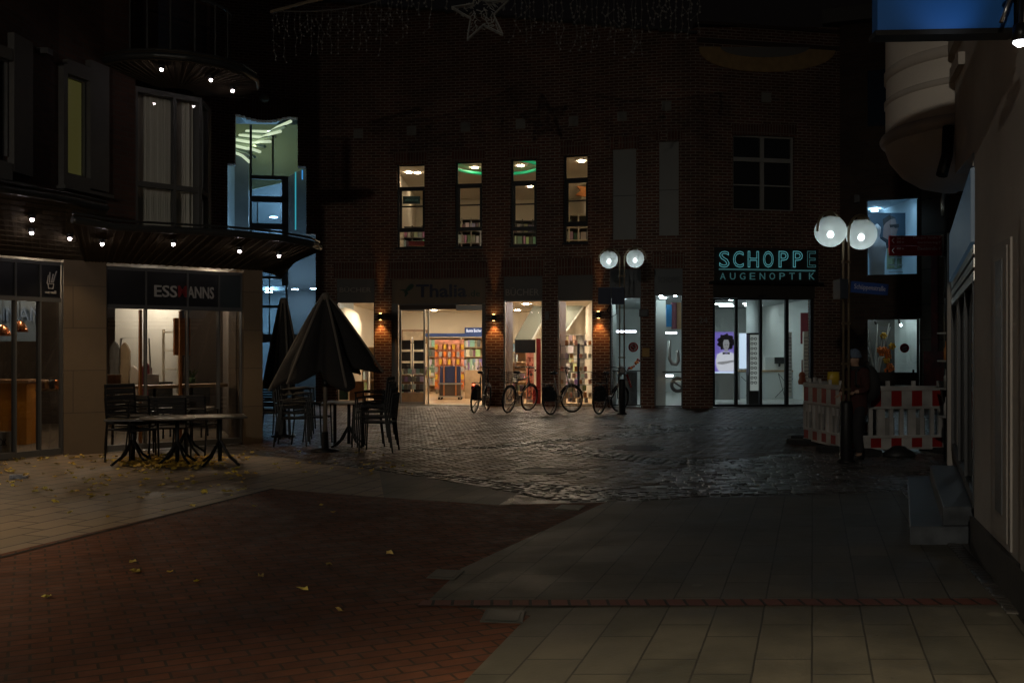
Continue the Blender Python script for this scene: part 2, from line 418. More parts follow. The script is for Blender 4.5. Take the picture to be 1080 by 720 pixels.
    def plate(s, pts, vec):
        """any flat outline extruded along vec"""
        vec = Vector(vec); n = len(pts)
        a = [s.bm.verts.new(Vector(p)) for p in pts]; b = [s.bm.verts.new(Vector(p) + vec) for p in pts]
        s.bm.faces.new(list(reversed(a))); s.bm.faces.new(b)
        for i in range(n):
            j = (i + 1) % n; s.bm.faces.new([a[i], a[j], b[j], b[i]])
    def build(s, name, m, parent=None, world=True, smooth=None, recalc=True, bevel=0.0, loc=None, rz=0.0):
        bm = s.bm
        bmesh.ops.remove_doubles(bm, verts=bm.verts, dist=1e-6) if not s.fixed else None
        if recalc: bmesh.ops.recalc_face_normals(bm, faces=bm.faces)
        if bevel: bmesh.ops.bevel(bm, geom=list(bm.edges), offset=bevel, segments=1, affect='EDGES')
        off = wloc(parent) if (parent is not None and world) else Vector((0, 0, 0))
        for f in bm.faces:
            if f in s.fixed: continue
            nn = f.normal
            if abs(nn.z) > 0.7:
                for lp in f.loops: lp[s.uv].uv = (lp.vert.co.x, lp.vert.co.y)
            else:
                t = Vector((-nn.y, nn.x, 0)).normalized()
                for lp in f.loops: lp[s.uv].uv = (lp.vert.co.dot(t), lp.vert.co.z)
        if off.length > 0: bmesh.ops.translate(bm, verts=bm.verts, vec=-off)
        me = bpy.data.meshes.new(name); bm.to_mesh(me); bm.free()
        if smooth is not None:
            for p in me.polygons: p.use_smooth = smooth
        me.materials.append(m)
        o = bpy.data.objects.new(name, me); COL.objects.link(o)
        if parent is not None: o.parent = parent
        if loc is not None: o.location = loc
        if rz: o.rotation_euler = (0, 0, rz)
        return o

def text(name, body, loc, ang, m, parent=None, width=None, height=None, extrude=0.01, outline=False, tilt=R(90), space=1.0, mirror=False, bold=0.0):
    """flat letters, standing upright, reading along the direction ang"""
    cu = bpy.data.curves.new(name, 'FONT'); cu.body = body; cu.size = 1.0
    cu.align_x = 'CENTER'; cu.align_y = 'CENTER'; cu.space_character = space
    cu.resolution_u = 3
    tmp = bpy.data.objects.new('tmp_text', cu); COL.objects.link(tmp)
    bpy.context.view_layer.update()
    bb = [Vector(c) for c in tmp.bound_box]
    w = max(c.x for c in bb) - min(c.x for c in bb); h = max(c.y for c in bb) - min(c.y for c in bb)
    cx = (max(c.x for c in bb) + min(c.x for c in bb)) / 2; cy = (max(c.y for c in bb) + min(c.y for c in bb)) / 2
    sx = width / w if width else height / h
    sy = height / h if height else sx
    if outline:
        cu.fill_mode = 'NONE'; cu.bevel_depth = outline / max(sx, sy); cu.bevel_resolution = 1
    else:
        cu.extrude = extrude / ((sx + sy) / 2); cu.offset = bold
    dg = bpy.context.evaluated_depsgraph_get()
    me = bpy.data.meshes.new_from_object(tmp.evaluated_get(dg))
    bpy.data.objects.remove(tmp)
    for v in me.vertices:
        v.co.x = (v.co.x - cx) * sx; v.co.y = (v.co.y - cy) * sy; v.co.z *= (sx + sy) / 2
    me.materials.clear(); me.materials.append(m)
    me.name = name
    o = bpy.data.objects.new(name, me); COL.objects.link(o)
    if parent is not None:
        o.parent = parent; o.location = Vector(loc) - wloc(parent)
    else: o.location = loc
    o.rotation_euler = (tilt, 0, ang)
    return o

class Facade:
    """a wall line given as (px, distance) pairs seen from the street"""
    def __init__(s, pts, step=14):
        s.px = []; s.D = []
        for (a, da), (b, db) in zip(pts, pts[1:]):
            n = max(1, int(abs(b - a) / step))
            for i in range(n):
                # straight segment in plan: 1/D linear in px
                t = i / n; s.px.append(a + (b - a) * t); s.D.append(1 / (1 / da + (1 / db - 1 / da) * t))
        s.px.append(pts[-1][0]); s.D.append(pts[-1][1])
    def dist(s, px):
        P_, D_ = s.px, s.D
        for i in range(len(P_) - 1):
            if px <= P_[i + 1] or i == len(P_) - 2:
                t = (px - P_[i]) / (P_[i + 1] - P_[i])
                return 1 / (1 / D_[i] + (1 / D_[i + 1] - 1 / D_[i]) * t)
    def xy(s, px):
        D = s.dist(px); return Vector(((px - 540) / FPX * D, D, 0))
    def tan(s, px, e=3.0):
        return (s.xy(px + e) - s.xy(px - e)).normalized()
    def nrm(s, px):
        t = s.tan(px); return Vector((t.y, -t.x, 0))
    def ang(s, px):
        t = s.tan(px); return math.atan2(t.y, t.x)
    def z(s, px, py): return Z(py, s.dist(px))
    def at(s, px, py, out=0.0):
        p = s.xy(px) + s.nrm(px) * out; p.z = s.z(px, py); return p
    def fbox(s, mb, x0, x1, y0, y1, a, b, zz=None):
        """box between photo columns x0..x1 and rows y0 (top)..y1 (bottom); a..b = out of the wall"""
        xm = (x0 + x1) / 2; n = s.nrm(xm)
        z1, z0 = (s.z(xm, y0), s.z(xm, y1)) if zz is None else (zz[1], zz[0])
        p, q = s.xy(x0), s.xy(x1)
        if a < b: a, b = b, a
        c = []
        for z in (z0, z1):
            for v in (p + n * a, q + n * a, q + n * b, p + n * b): c.append((v.x, v.y, z))
        mb.hexa(c)
    def pane(s, mb, x0, x1, y0, y1, a, zz=None):
        xm = (x0 + x1) / 2; n = s.nrm(xm)
        z1, z0 = (s.z(xm, y0), s.z(xm, y1)) if zz is None else (zz[1], zz[0])
        p, q = s.xy(x0) + n * a, s.xy(x1) + n * a
        mb.face([(p.x, p.y, z0), (q.x, q.y, z0), (q.x, q.y, z1), (p.x, p.y, z1)])
    def wall(s, mb, x0, x1, z0, ztop, openings, th=0.35):
        """openings: (x0,x1,ytop,ybot) in photo pixels; ztop: function of px or number"""
        ops = []
        for o in openings:
            xm = (o[0] + o[1]) / 2
            zb = s.z(xm, o[3]) if len(o) < 5 or not o[4] else z0
            ops.append((o[0], o[1], zb, s.z(xm, o[2])))
        xs = sorted(set([x0, x1] + [p for p in s.px if x0 < p < x1] + [v for o in ops for v in (o[0], o[1]) if x0 <= v <= x1]))
        zs = sorted(set([z0] + [round(v, 4) for o in ops for v in (o[2], o[3])]))
        zf = ztop if callable(ztop) else (lambda px: ztop)
        nz_ = len(zs)
        arc = [0.0]
        for a, b in zip(xs, xs[1:]): arc.append(arc[-1] + (s.xy(b) - s.xy(a)).length)
        def solid(i, j):
            if i < 0 or j < 0 or i >= len(xs) - 1 or j >= nz_: return False
            xm = (xs[i] + xs[i + 1]) / 2
            zm = (zs[j] + (zs[j + 1] if j + 1 < nz_ else zs[j] + 99)) / 2
            for o in ops:
                if o[0] < xm < o[1] and o[2] - 1e-3 < zm < o[3] + 1e-3: return False
            return True
        nrm = [s.nrm(min(max(x, x0 + 2), x1 - 2)) for x in xs]
        def pt(i, j, back):
            z = zs[j] if j < nz_ else zf(xs[i])
            v = s.xy(xs[i]) - nrm[i] * (th if back else 0)
            return (v.x, v.y, z)
        for i in range(len(xs) - 1):
            for j in range(nz_):
                if not solid(i, j): continue
                A, B, C_, D_ = pt(i, j, 0), pt(i + 1, j, 0), pt(i + 1, j + 1, 0), pt(i, j + 1, 0)
                mb.face([A, B, C_, D_], [(arc[i], A[2]), (arc[i + 1], B[2]), (arc[i + 1], C_[2]), (arc[i], D_[2])])
                a_, b_, c_, d_ = pt(i, j, 1), pt(i + 1, j, 1), pt(i + 1, j + 1, 1), pt(i, j + 1, 1)
                mb.face([b_, a_, d_, c_], [(arc[i + 1], b_[2]), (arc[i], a_[2]), (arc[i], d_[2]), (arc[i + 1], c_[2])])
                if not solid(i - 1, j): mb.face([a_, A, D_, d_], [(0, A[2]), (th, A[2]), (th, D_[2]), (0, D_[2])])
                if not solid(i + 1, j): mb.face([B, b_, c_, C_], [(0, A[2]), (th, A[2]), (th, C_[2]), (0, C_[2])])
                if not solid(i, j - 1): mb.face([A, a_, b_, B], [(0, 0), (0, th), (arc[i + 1] - arc[i], th), (arc[i + 1] - arc[i], 0)])
                if j + 1 >= nz_ or not solid(i, j + 1): mb.face([D_, C_, c_, d_], [(0, 0), (arc[i + 1] - arc[i], 0), (arc[i + 1] - arc[i], th), (0, th)])

def room(parent, poly, z0, z1, wm, cm, fm, skip=()):
    """open room: wall strip along the polygon edges (except skip), floor and ceiling"""
    mb = MB()
    n = len(poly)
    for i in range(n):
        if i in skip: continue
        a, b = poly[i], poly[(i + 1) % n]
        mb.face([(a[0], a[1], z0), (b[0], b[1], z0), (b[0], b[1], z1), (a[0], a[1], z1)])
    mb.build('interior_wall', wm, parent, recalc=False)
    mb = MB(); mb.prism(poly, z1, z1 + 0.08); mb.build('interior_ceiling', cm, parent)
    mb = MB(); mb.prism(poly, z0 - 0.06, z0); mb.build('interior_floor', fm, parent)

def downlights(parent, spots, z, m, r=0.09):
    for x, y in spots:
        mb = MB(); mb.lathe([(r, -0.012), (r * 0.8, 0.0)], (x, y, z - 0.01), 12, False)
        mb.build('ceiling_light', m, parent)
# ================================================================== GROUND
def sheet(name, pts, z, m, uvf, px=True, res=None):
    mb = MB()
    vs = [(G(a, b) if px else Vector((a, b, 0))) for a, b in pts]
    mb.face([(v.x, v.y, z) for v in vs], [uvf(v.x, v.y) for v in vs])
    o = mb.build(name, m, None, recalc=False)
    for p in o.data.polygons: pass
    bm = bmesh.new(); bm.from_mesh(o.data)
    for f in bm.faces:
        if f.normal.z < 0: f.normal_flip()
    bmesh.ops.triangulate(bm, faces=bm.faces); bm.to_mesh(o.data); bm.free()
    o['kind'] = 'structure'
    return o

ident = lambda x, y: (x, y)
slab_uv = lambda x, y: (x - 0.302 * y, y)
sheet('ground', [(-120, -60), (120, -60), (120, 160), (-120, 160)], 0.0, plaza_m, ident, px=False)
# direction of the terrace kerb on the left
ka, kb = G(0, 585), G(288, 516)
kd = (kb - ka).normalized()
terr_uv = lambda x, y: (x * kd.x + y * kd.y, -x * kd.y + y * kd.x)
sheet('terrace_paving', [(-200, 640), (0, 585), (288, 516), (405, 525), (400, 497), (300, 483), (200, 476), (0, 476), (-400, 476), (-400, 640)], 0.004, slab_l, terr_uv)
sheet('slab_strip', [(405, 525), (525, 533), (553, 516), (480, 506), (400, 497)], 0.004, slab_m, slab_uv)
sheet('clinker_street', [(-1600, 1200), (-200, 640), (0, 585), (288, 516), (405, 525), (525, 533), (640, 530), (615, 541), (487, 600), (450, 636), (560, 650), (548, 660), (490, 720), (300, 920), (100, 1200)], 0.008, redpav,
      lambda x, y: (x * math.cos(0.45) + y * math.sin(0.45), -x * math.sin(0.45) + y * math.cos(0.45)))
sheet('slab_pavement', [(640, 529.5), (850, 522.5), (955, 519), (1010, 570), (1080, 660), (1300, 900), (1300, 1200), (100, 1200), (300, 920), (490, 720), (548, 660), (560, 650), (450, 636), (487, 600), (615, 541)], 0.008, slab_m, slab_uv)
sheet('kerb_cobble_strip', [(955, 519), (985, 515), (1090, 640), (1500, 1100), (1300, 900), (1080, 660), (1010, 570)], 0.009, bed_m, ident)
# red clinker row crossing the slabs
sheet('clinker_row_strip', [(446, 634.5), (1062, 632.5), (1066, 639), (560, 641), (440, 640.5)], 0.0125, redrow, lambda x, y: (x, y + 0.02))
# terrace kerb groove
mb = MB(); a, b = G(-200, 640), G(288, 516); d = (b - a).normalized(); nn = Vector((-d.y, d.x, 0)) * 0.02
mb.face([tuple(a - nn + Vector((0, 0, .0125))), tuple(b - nn + Vector((0, 0, .0125))), tuple(b + nn + Vector((0, 0, .0125))), tuple(a + nn + Vector((0, 0, .0125)))])
tag(mb.build('terrace_edge', mat('joint_dark', (0.02, 0.015, 0.012), 0.9), None), kind='structure')

# cobblestones as real stones
def stone(mb, x, y, rot, w, l, h, z=0.0, tl=.06):
    c, s_ = math.cos(rot), math.sin(rot)
    def q(u, v, zz): return (x + u * c - v * s_, y + u * s_ + v * c, z + zz)
    w2, l2 = w / 2, l / 2; i = 0.14
    tx, ty = random.uniform(-tl, tl), random.uniform(-tl, tl)
    b = [mb.bm.verts.new(q(a * w2, bb * l2, -0.01)) for a, bb in ((-1, -1), (1, -1), (1, 1), (-1, 1))]
    m_ = [mb.bm.verts.new(q(a * w2 * .97, bb * l2 * .97, h * 0.55)) for a, bb in ((-1, -1), (1, -1), (1, 1), (-1, 1))]
    t = [mb.bm.verts.new(q(a * w2 * (1 - i), bb * l2 * (1 - i), h + a * w2 * tx + bb * l2 * ty)) for a, bb in ((-1, -1), (1, -1), (1, 1), (-1, 1))]
    for k in range(4):
        j = (k + 1) % 4
        mb.bm.faces.new([b[k], b[j], m_[j], m_[k]]); f = mb.bm.faces.new([m_[k], m_[j], t[j], t[k]]); f.smooth = True
    f = mb.bm.faces.new(t); f.smooth = True

occ = set()
def path_stones(mb, pts, size=0.105, gap=0.014):
    """pts: (px, py, width in metres)"""
    W_ = [(G(a, b), w) for a, b, w in pts]
    for (p, w0), (q, w1) in zip(W_, W_[1:]):
        L = (q - p).length; d = (q - p).normalized(); n = Vector((-d.y, d.x, 0)); ang = math.atan2(d.y, d.x)
        k = max(1, int(L / (size + gap)))
        for i in range(k):
            t = (i + .5) / k; c = p.lerp(q, t); w = w0 + (w1 - w0) * t; rows = max(1, int(w / (size + gap)))
            for r in range(rows):
                o = (r - (rows - 1) / 2) * (size + gap) + random.uniform(-.012, .012)
                if random.random() < 0.03: continue
                cc = c + n * o + d * ((r % 2) * .5 * size + random.uniform(-.012, .012))
                occ.add((round(cc.x / .16), round(cc.y / .16)))
                stone(mb, cc.x, cc.y, ang + random.uniform(-.16, .16), size * random.uniform(.8, 1.08), size * random.uniform(.8, 1.05), random.uniform(.007, .013), 0.0)
mb = MB()
path_stones(mb, [(404, 494, .35), (450, 500, .55), (500, 508, .5), (545, 514.5, .62), (600, 521, .85), (660, 524, .75), (740, 520, .5), (830, 519, .4), (950, 515, .35)])
path_stones(mb, [(560, 509, .3), (600, 515, .4), (650, 518, .3)])
path_stones(mb, [(556, 519, .35), (600, 526, .4), (640, 527, .3)])
path_stones(mb, [(430, 474, .25), (520, 472, .25), (565, 467, .5), (590, 465, .6), (640, 460, .8), (700, 454, .6), (770, 452, .5), (860, 450, .5)])
path_stones(mb, [(583, 468, .7), (600, 475, .9), (650, 482, .7), (710, 488, .6), (770, 486, .5)])
path_stones(mb, [(640, 447, .5), (665, 449, 1.1), (690, 452, 1.0), (740, 447, .4)])
path_stones(mb, [(300, 486, .2), (360, 490, .3), (404, 494, .35)])
tag(mb.build('cobblestones', cobble_m, None), 'irregular wet cobblestones set in curved bands across the dark square', 'cobblestones', kind='stuff')
# setts laid in rows on the right of the square
mb = MB()
def inpoly(x, y, poly):
    c = False; n = len(poly)
    for i in range(n):
        x1, y1 = poly[i]; x2, y2 = poly[(i + 1) % n]
        if (y1 > y) != (y2 > y) and x < (x2 - x1) * (y - y1) / (y2 - y1) + x1: c = not c
    return c
sp = [G(a, b) for a, b in ((700, 497), (790, 484), (850, 476), (1010, 476), (1010, 510), (985, 515), (955, 518), (850, 520), (745, 521), (690, 513))]
sp = [(v.x, v.y) for v in sp]
yy = 10.6
while yy < 16.5:
    xx = 1.2 + random.uniform(0, .1)
    while xx < 7.2:
        l = random.uniform(.13, .18)
        if inpoly(xx, yy, sp):
            stone(mb, xx, yy + random.uniform(-.006, .006), random.uniform(-.05, .05), l - .012, .125, random.uniform(.006, .012), 0.0, .045)
        xx += l
    yy += .138
tag(mb.build('sett_paving', sett_m, None), 'wet square setts laid in rows in front of the barrier', 'setts', kind='stuff')
mb = MB()
pp_ = [G(x_, y_) for x_, y_ in ((240, 429.5), (860, 429.5), (900, 445), (905, 474), (850, 476), (790, 484), (700, 497), (690, 512), (600, 520), (540, 514), (480, 505), (404, 494), (300, 482), (262, 470))]
pp_ = [(v.x, v.y) for v in pp_]
ca, sa_ = math.cos(.42), math.sin(.42)
for iu in range(-70, 190):
    for iv in range(20, 290):
        u_, v_ = iu * .225 + (iv % 2) * .112 - 6, iv * .115
        x_, y_ = u_ * ca - v_ * sa_ + 4, u_ * sa_ + v_ * ca
        if y_ < 10 or y_ > 27.2 or not inpoly(x_, y_, pp_): continue
        k0 = (round(x_ / .16), round(y_ / .16))
        if k0 in occ or (x_ - G(571, 497).x) ** 2 + (y_ - G(571, 497).y) ** 2 < .14 or (x_ - G(672, 472.5).x) ** 2 + (y_ - G(672, 472.5).y) ** 2 < .24: continue
        stone(mb, x_, y_, .42 + random.uniform(-.015, .015), .211, .101, random.uniform(.004, .0075), 0.0, .028)
tag(mb.build('paving_bricks', plazab, None), 'brown clinker paving bricks covering the wet square', 'paving bricks', kind='stuff')
mb = MB()
a, b = G(968, 519), G(1095, 650)
for i in range(60):
    for r in range(3):
        c = a.lerp(b, (i + .5) / 60); d = (b - a).normalized(); n = Vector((-d.y, d.x, 0))
        if d.y < 0: n = -n
        cc = c + n * (r * .11 - .1)
        stone(mb, cc.x, cc.y, math.atan2(d.y, d.x), .1, .1, .012, .009)
tag(mb.build('kerb_setts', sett_m, None), 'strip of dark small setts between slabs and cream building', 'setts', kind='stuff')

def cover(name, px, py, rx, label, light=None):
    c = G(px, py)
    o = empty(name, (c.x, c.y, 0), 0, label, 'manhole cover')
    mb = MB(); mb.lathe([(rx, 0.0), (rx, .010), (rx * .93, .012), (rx * .93, .008), (0.001, .008)], (c.x, c.y, 0), 28, False)
    mb.build('ring', iron, o)
    if light:
        mb = MB(); mb.box((c.x + .02, c.y, .012), (.36, .36, .006)); mb.build('lid', ironl, o)
    else:
        mb = MB()
        for i in range(-5, 6):
            w = math.sqrt(max(0, 1 - (i / 6) ** 2)) * rx * .85
            mb.box((c.x, c.y + i * rx / 6, .011), (2 * w, rx * .08, .006))
        mb.build('lid', iron, o)
    return o
cover('manhole_cover', 571, 497, .33, 'round dark manhole cover with a pale square lid in the square', True)
cover('manhole_cover', 672, 472.5, .42, 'round dark ribbed manhole cover among the cobble bands', False)
def plate(px, py, w, l, label, m=ironl, rz=0.3):
    c = G(px, py); mb = MB(); mb.box((0, 0, .003), (w, l, .008)); mb.box((0, 0, .008), (w * .8, l * .8, .003))
    o = mb.build('utility_cover', m, None, loc=(c.x, c.y, .008), rz=rz, bevel=.002)
    tag(o, label, 'utility cover')
plate(601, 536, .24, .30, 'small pale utility cover at far tip of the slab pavement', rz=-.3)
plate(470, 607, .20, .26, 'small pale utility cover at the clinker and slab edge', rz=-.2)
plate(531, 651.5, .24, .26, 'grey square utility cover just before the red clinker row', mat('grey_cover', (.055, .055, .05), .5, .2, var=.2), rz=-.1)

# ================================================================== BACK BUILDING (curved brick)
bb = empty('brick_building', (0.0, 27.5, 0), 0, 'curved dark brick shop building with lit windows closing the square', 'building')
FB = Facade([(130, 25.8), (240, 27.2), (333, 27.7), (420, 27.6), (510, 27.2), (590, 26.8), (650, 26.3), (700, 26.0), (735, 25.9), (886, 26.7)], 15)
Zf = FB.z
gf = [(355, 395, 294, 427, 1), (413, 512, 294, 427, 1), (531, 572, 291, 427, 1), (588, 625, 290, 427, 1), (643, 676, 284, 428, 1), (690, 720, 283, 429, 1), (752, 859, 300, 430, 1)]
uf = [(418.5, 448, 173, 261), (480, 508.5, 170, 260.5), (538.5, 566, 167.5, 258.5), (594, 620, 163, 256), (646, 671, 157, 252.5), (695, 716, 149, 248.5), (773, 838, 143, 222)]
st = [(248, 314, 122, 175), (240, 323, 174, 246), (240, 333, 245.9, 431, 1)]
ops = gf + uf + st
mb = MB()
FB.wall(mb, 130, 886, 0, lambda px: Zf(px, 35 - (725 - px) * .085 if px < 725 else 29), ops)
mb.build('wall', brick, bb, recalc=False)
# eaves strip
mb = MB()
for x0 in range(200, 735, 15):
    y = 35 - (725 - x0 - 7) * .085
    FB.fbox(mb, x0, min(735, x0 + 15), y - 1.5, y + .8, .12, -.2)
mb.build('eaves', mat('eaves_metal', (.05, .055, .052), .5, .3), bb)
mb = MB(); FB.fbox(mb, 735, 886, 28, 31, .08, -.3); FB.fbox(mb, 735, 886, 45, 49.5, .05, -.001); mb.build('cornice', mat('cornice_brick', (.07, .045, .035), .8), bb)
# segment shaped plaster panel under the cornice
mb = MB(); pts = []
for i in range(21):
    a = math.pi * i / 20; px = 809 + 72 * math.cos(a); pts.append(FB.at(px, 50 + 26.5 * math.sin(a) ** .8, .04))
mb.plate(pts, tuple(-FB.nrm(809) * .05)); mb.build('segment_panel', mat('ochre_plaster', (.46, .30, .13), .8, var=.15), bb)
mb = MB(); pts = []
for i in range(21):
    a = math.pi * i / 20; px = 806 + 47 * math.cos(a); pts.append(FB.at(px, 50.3 + 11 * math.sin(a), .05))
mb.plate(pts, tuple(-FB.nrm(809) * .009)); mb.build('segment_inset', mat('grey_plaster', (.22, .21, .19), .8), bb)
# soldier courses
def sold(x0, x1, y0, y1):
    mb = MB(); xs = [x0]
    while xs[-1] < x1: xs.append(min(x1, xs[-1] + 15))
    for a, b in zip(xs, xs[1:]): FB.fbox(mb, a, b, y0, y1, .006, -.05)
    mb.build('lintel', soldier, bb)
for o in uf[:6]: sold(o[0] - 3, o[1] + 3, o[2] - 13, o[2] - .3)
sold(772, 840, 131, 142.7)
sold(352, 398, 277, 293.6); sold(410, 515, 276.5, 293.6); sold(529, 574, 274, 290.6); sold(586, 627, 272, 289.6); sold(641, 678, 268, 283.6); sold(688, 722, 266, 282.6)
# band of bricks under the upper windows
for x0, x1, y in ((345, 410, 270), (515, 530, 268), (574, 586, 266)): pass
# arch over the stair glazing: hanging segment of upright bricks
for i in range(12):
    a0, a1 = 248 + 66 * i / 12, 248 + 66 * (i + 1) / 12
    mb = MB(); xm = (a0 + a1) / 2; t = (xm - 281) / 33
    FB.fbox(mb, a0, a1, 108 - 4 * (1 - t * t), 118 + 9 * (1 - t * t), .008 + .0015 * (i % 2), -.30)
    mb.build('arch_brick', soldier, bb)
for px, py in ((434, 138), (491, 134), (549, 131), (605, 128), (656, 123), (703, 112), (808, 103), (378, 141)):
    mb = MB(); FB.fbox(mb, px - 5, px + 5, py - 5, py + 5, .02, -.02)
    for k in range(4): FB.fbox(mb, px - 4, px + 4, py - 4 + 2.3 * k, py - 3 + 2.3 * k, .03, .019)
    mb.build('vent', mat('vent_grey', (.26, .25, .22), .6) if 'vent_grey' not in MATS else MATS['vent_grey'], bb)
# security lamp over the arch
mb = MB(); p = FB.at(279, 106, .2); mb.ball(tuple(p), .14, 14, 8, 1, 1, .75); mb.tube([FB.at(279, 101, 0), p], .03)
mb.build('arch_lamp', mat('dull_globe', (.3, .3, .2), .3), bb)

def fixed_window(px0, px1, y0, y1, bars_h, bars_v=(), fm=frame_d, gm=glass, dep=-.12, fw=1.6, name='window', left=0, parent=None):
    """frame + pane set into the wall; bars_h: list of (ytop, ybot)"""
    parent = parent or bb
    mb = MB()
    FB.fbox(mb, px0, px0 + fw + left, y0, y1, dep, dep - .07)
    FB.fbox(mb, px1 - fw, px1, y0, y1, dep, dep - .07)
    FB.fbox(mb, px0 + fw + left, px1 - fw, y0, y0 + fw * .8, dep - .004, dep - .066)
    FB.fbox(mb, px0 + fw + left, px1 - fw, y1 - fw * .8, y1, dep - .004, dep - .066)
    for a, b in bars_h: FB.fbox(mb, px0 + fw + left, px1 - fw, a, b, dep + .012, dep - .072)
    for a, b in bars_v: FB.fbox(mb, a, b, y0 + fw * .8, y1 - fw * .8, dep + .008, dep - .068)
    w = mb.build(name, fm, parent)
    mb = MB(); FB.pane(mb, px0 + fw, px1 - fw, y0 + fw, y1 - fw, dep - .035); mb.build('pane', gm, w)
    return w
# upper storey lit windows
for (a, b, y0, y1), (t0, t1, m0, l0, l1) in zip(uf[:4], ((196.5, 200.5, 216.5, 240, 244), (193, 197.5, 215, 239, 243), (190, 195, 214, 238.5, 242.5), (187, 192, 210.5, 233, 238))):
    w = fixed_window(a, b, y0, y1, [(t0, t1), (m0, m0 + 1.2), (l0, l1)], left=.3)
    mb = MB(); FB.fbox(mb, a + 2.2, a + 4, t1, l0, -.125, -.19); mb.build('casement_frame', frame_d, w); mb = MB(); FB.fbox(mb, b - 3.4, b - 1.7, t1, l0, -.125, -.19); mb.build('casement_frame', frame_d, w)
    mb = MB(); FB.fbox(mb, a - .6, b + .6, y1 - .2, y1 + 1.8, .05, -.2); mb.build('sill', frame_d, bb)
# closed blind panels
for a, b, y0, y1 in uf[4:6]:
    mb = MB(); FB.fbox(mb, a, b, y0, y1, -.07, -.12)
    mb.build('blind_panel', blind_m, bb)
    mb = MB(); FB.fbox(mb, a, b, (y0 + y1) / 2 + 1, (y0 + y1) / 2 + 1.5, -.062, -.075); mb.build('panel_joint', frame_d, bb)
w = fixed_window(773, 838, 143, 222, [(166, 170.5), (194.5, 196)], [(803.5, 807.5)], frame_w, glass_d, -.10, 2.2)
mb = MB(); FB.pane(mb, 773, 838, 143, 222, -.34); mb.build('blind', mat('dark_curtain', (.05, .048, .045), .9), w)
# shop fronts: sign panel + glazing
def shopfront(a, b, ys, y0, y1, pm, fm=frame_g, fw=1.2, bars=()):
    mb = MB(); FB.fbox(mb, a, b, ys, y0, -.05, -.13); o = mb.build('sign_panel', pm, bb)
    mb = MB()
    FB.fbox(mb, a, a + fw, y0, y1, -.06, -.14); FB.fbox(mb, b - fw, b, y0, y1, -.06, -.14)
    FB.fbox(mb, a + fw, b - fw, y0, y0 + fw, -.064, -.136); FB.fbox(mb, a + fw, b - fw, y1 - 1.2, y1, -.064, -.136)
    for x in bars: FB.fbox(mb, x - .8, x + .8, y0 + fw, y1 - 1.2, -.058, -.142)
    w = mb.build('shop_window', fm, bb)
    mb = MB(); FB.pane(mb, a + fw, b - fw, y0 + fw, y1 - 1, -.1); mb.build('pane', glass, w)
    return o
shopfront(355, 395, 294, 318, 426.8, panel_g)
shopfront(531, 572, 291, 316.5, 426.8, panel_g, frame_w)
shopfront(588, 625, 290, 316, 427, panel_g, frame_w)
shopfront(643, 676, 284, 313, 427.8, panel_bl, frame_g)
shopfront(690, 720, 283, 310, 429, panel_bl, frame_g)
# bookshop entrance: side jambs, header, sliding leaf
mb = MB(); FB.fbox(mb, 413, 512, 294, 320, -.05, -.13); pnl = mb.build('sign_panel', mat('beige_sign_panel', (.20, .15, .10), .6, var=.08), bb)
mb = MB(); FB.fbox(mb, 413, 419.5, 320, 427, -.03, -.14); FB.fbox(mb, 508, 512, 320, 427, -.03, -.14)
FB.fbox(mb, 419.5, 508, 320, 321.5, -.034, -.136); mb.build('entrance_frame', mat('entrance_jamb', (.15, .14, .12), .5), bb)
mb = MB(); FB.fbox(mb, 420, 480, 321.5, 326, -.1, -.2); mb.build('door_closer', mat('door_rail', (.07, .045, .03), .5), bb)
mb = MB(); FB.fbox(mb, 480, 508, 321.5, 327, -.1, -.2); mb.build('header_panel', alu, bb)
mb = MB()
for a, b in ((420, 422.2), (445.5, 447), (450, 451.2)): FB.fbox(mb, a, b, 326, 427, -.11, -.16)
FB.fbox(mb, 422.2, 445.5, 424, 427, -.112, -.158); FB.fbox(mb, 422.2, 445.5, 326, 327.5, -.112, -.158)
d_ = mb.build('glass_door', alu, bb)
mb = MB(); FB.pane(mb, 422, 446, 327, 424, -.135); mb.build('pane', glass, d_)
# optician entrance
mb = MB(); FB.fbox(mb, 752, 859, 300, 314.5, .02, -.13)
mb.build('entrance_header', mat('brown_header', (.05, .042, .036), .5), bb)
mb = MB(); FB.fbox(mb, 748, 862, 297.5, 300.2, .35, .0); mb.build('entrance_canopy', panel_b, bb)
mb = MB()
for a, b in ((752, 755), (776.3, 779.2), (802.5, 805), (829.5, 833), (856, 859)): FB.fbox(mb, a, b, 314.5, 429, -.06, -.14)
for a, b in ((755, 776.3), (779.2, 802.5), (805, 829.5), (833, 856)):
    FB.fbox(mb, a, b, 314.5, 316, -.064, -.136); FB.fbox(mb, a, b, 426.5, 429, -.064, -.136)
d_ = mb.build('sliding_door', frame_d, bb)
mb = MB(); FB.pane(mb, 755, 856, 315, 428, -.1); mb.build('pane', glass, d_)
mb = MB(); FB.fbox(mb, 800, 808, 311, 313.3, .06, .02); mb.build('door_sensor', black_p, bb)
# thresholds
mb = MB(); FB.fbox(mb, 413, 512, 426.6, 427.4, .1, -.3, zz=(.02, 0)); mb.build('threshold', alu, bb)
mb = MB(); FB.fbox(mb, 748, 862, 0, 0, .1, -.3, zz=(.025, 0)); mb.build('threshold', alu, bb)

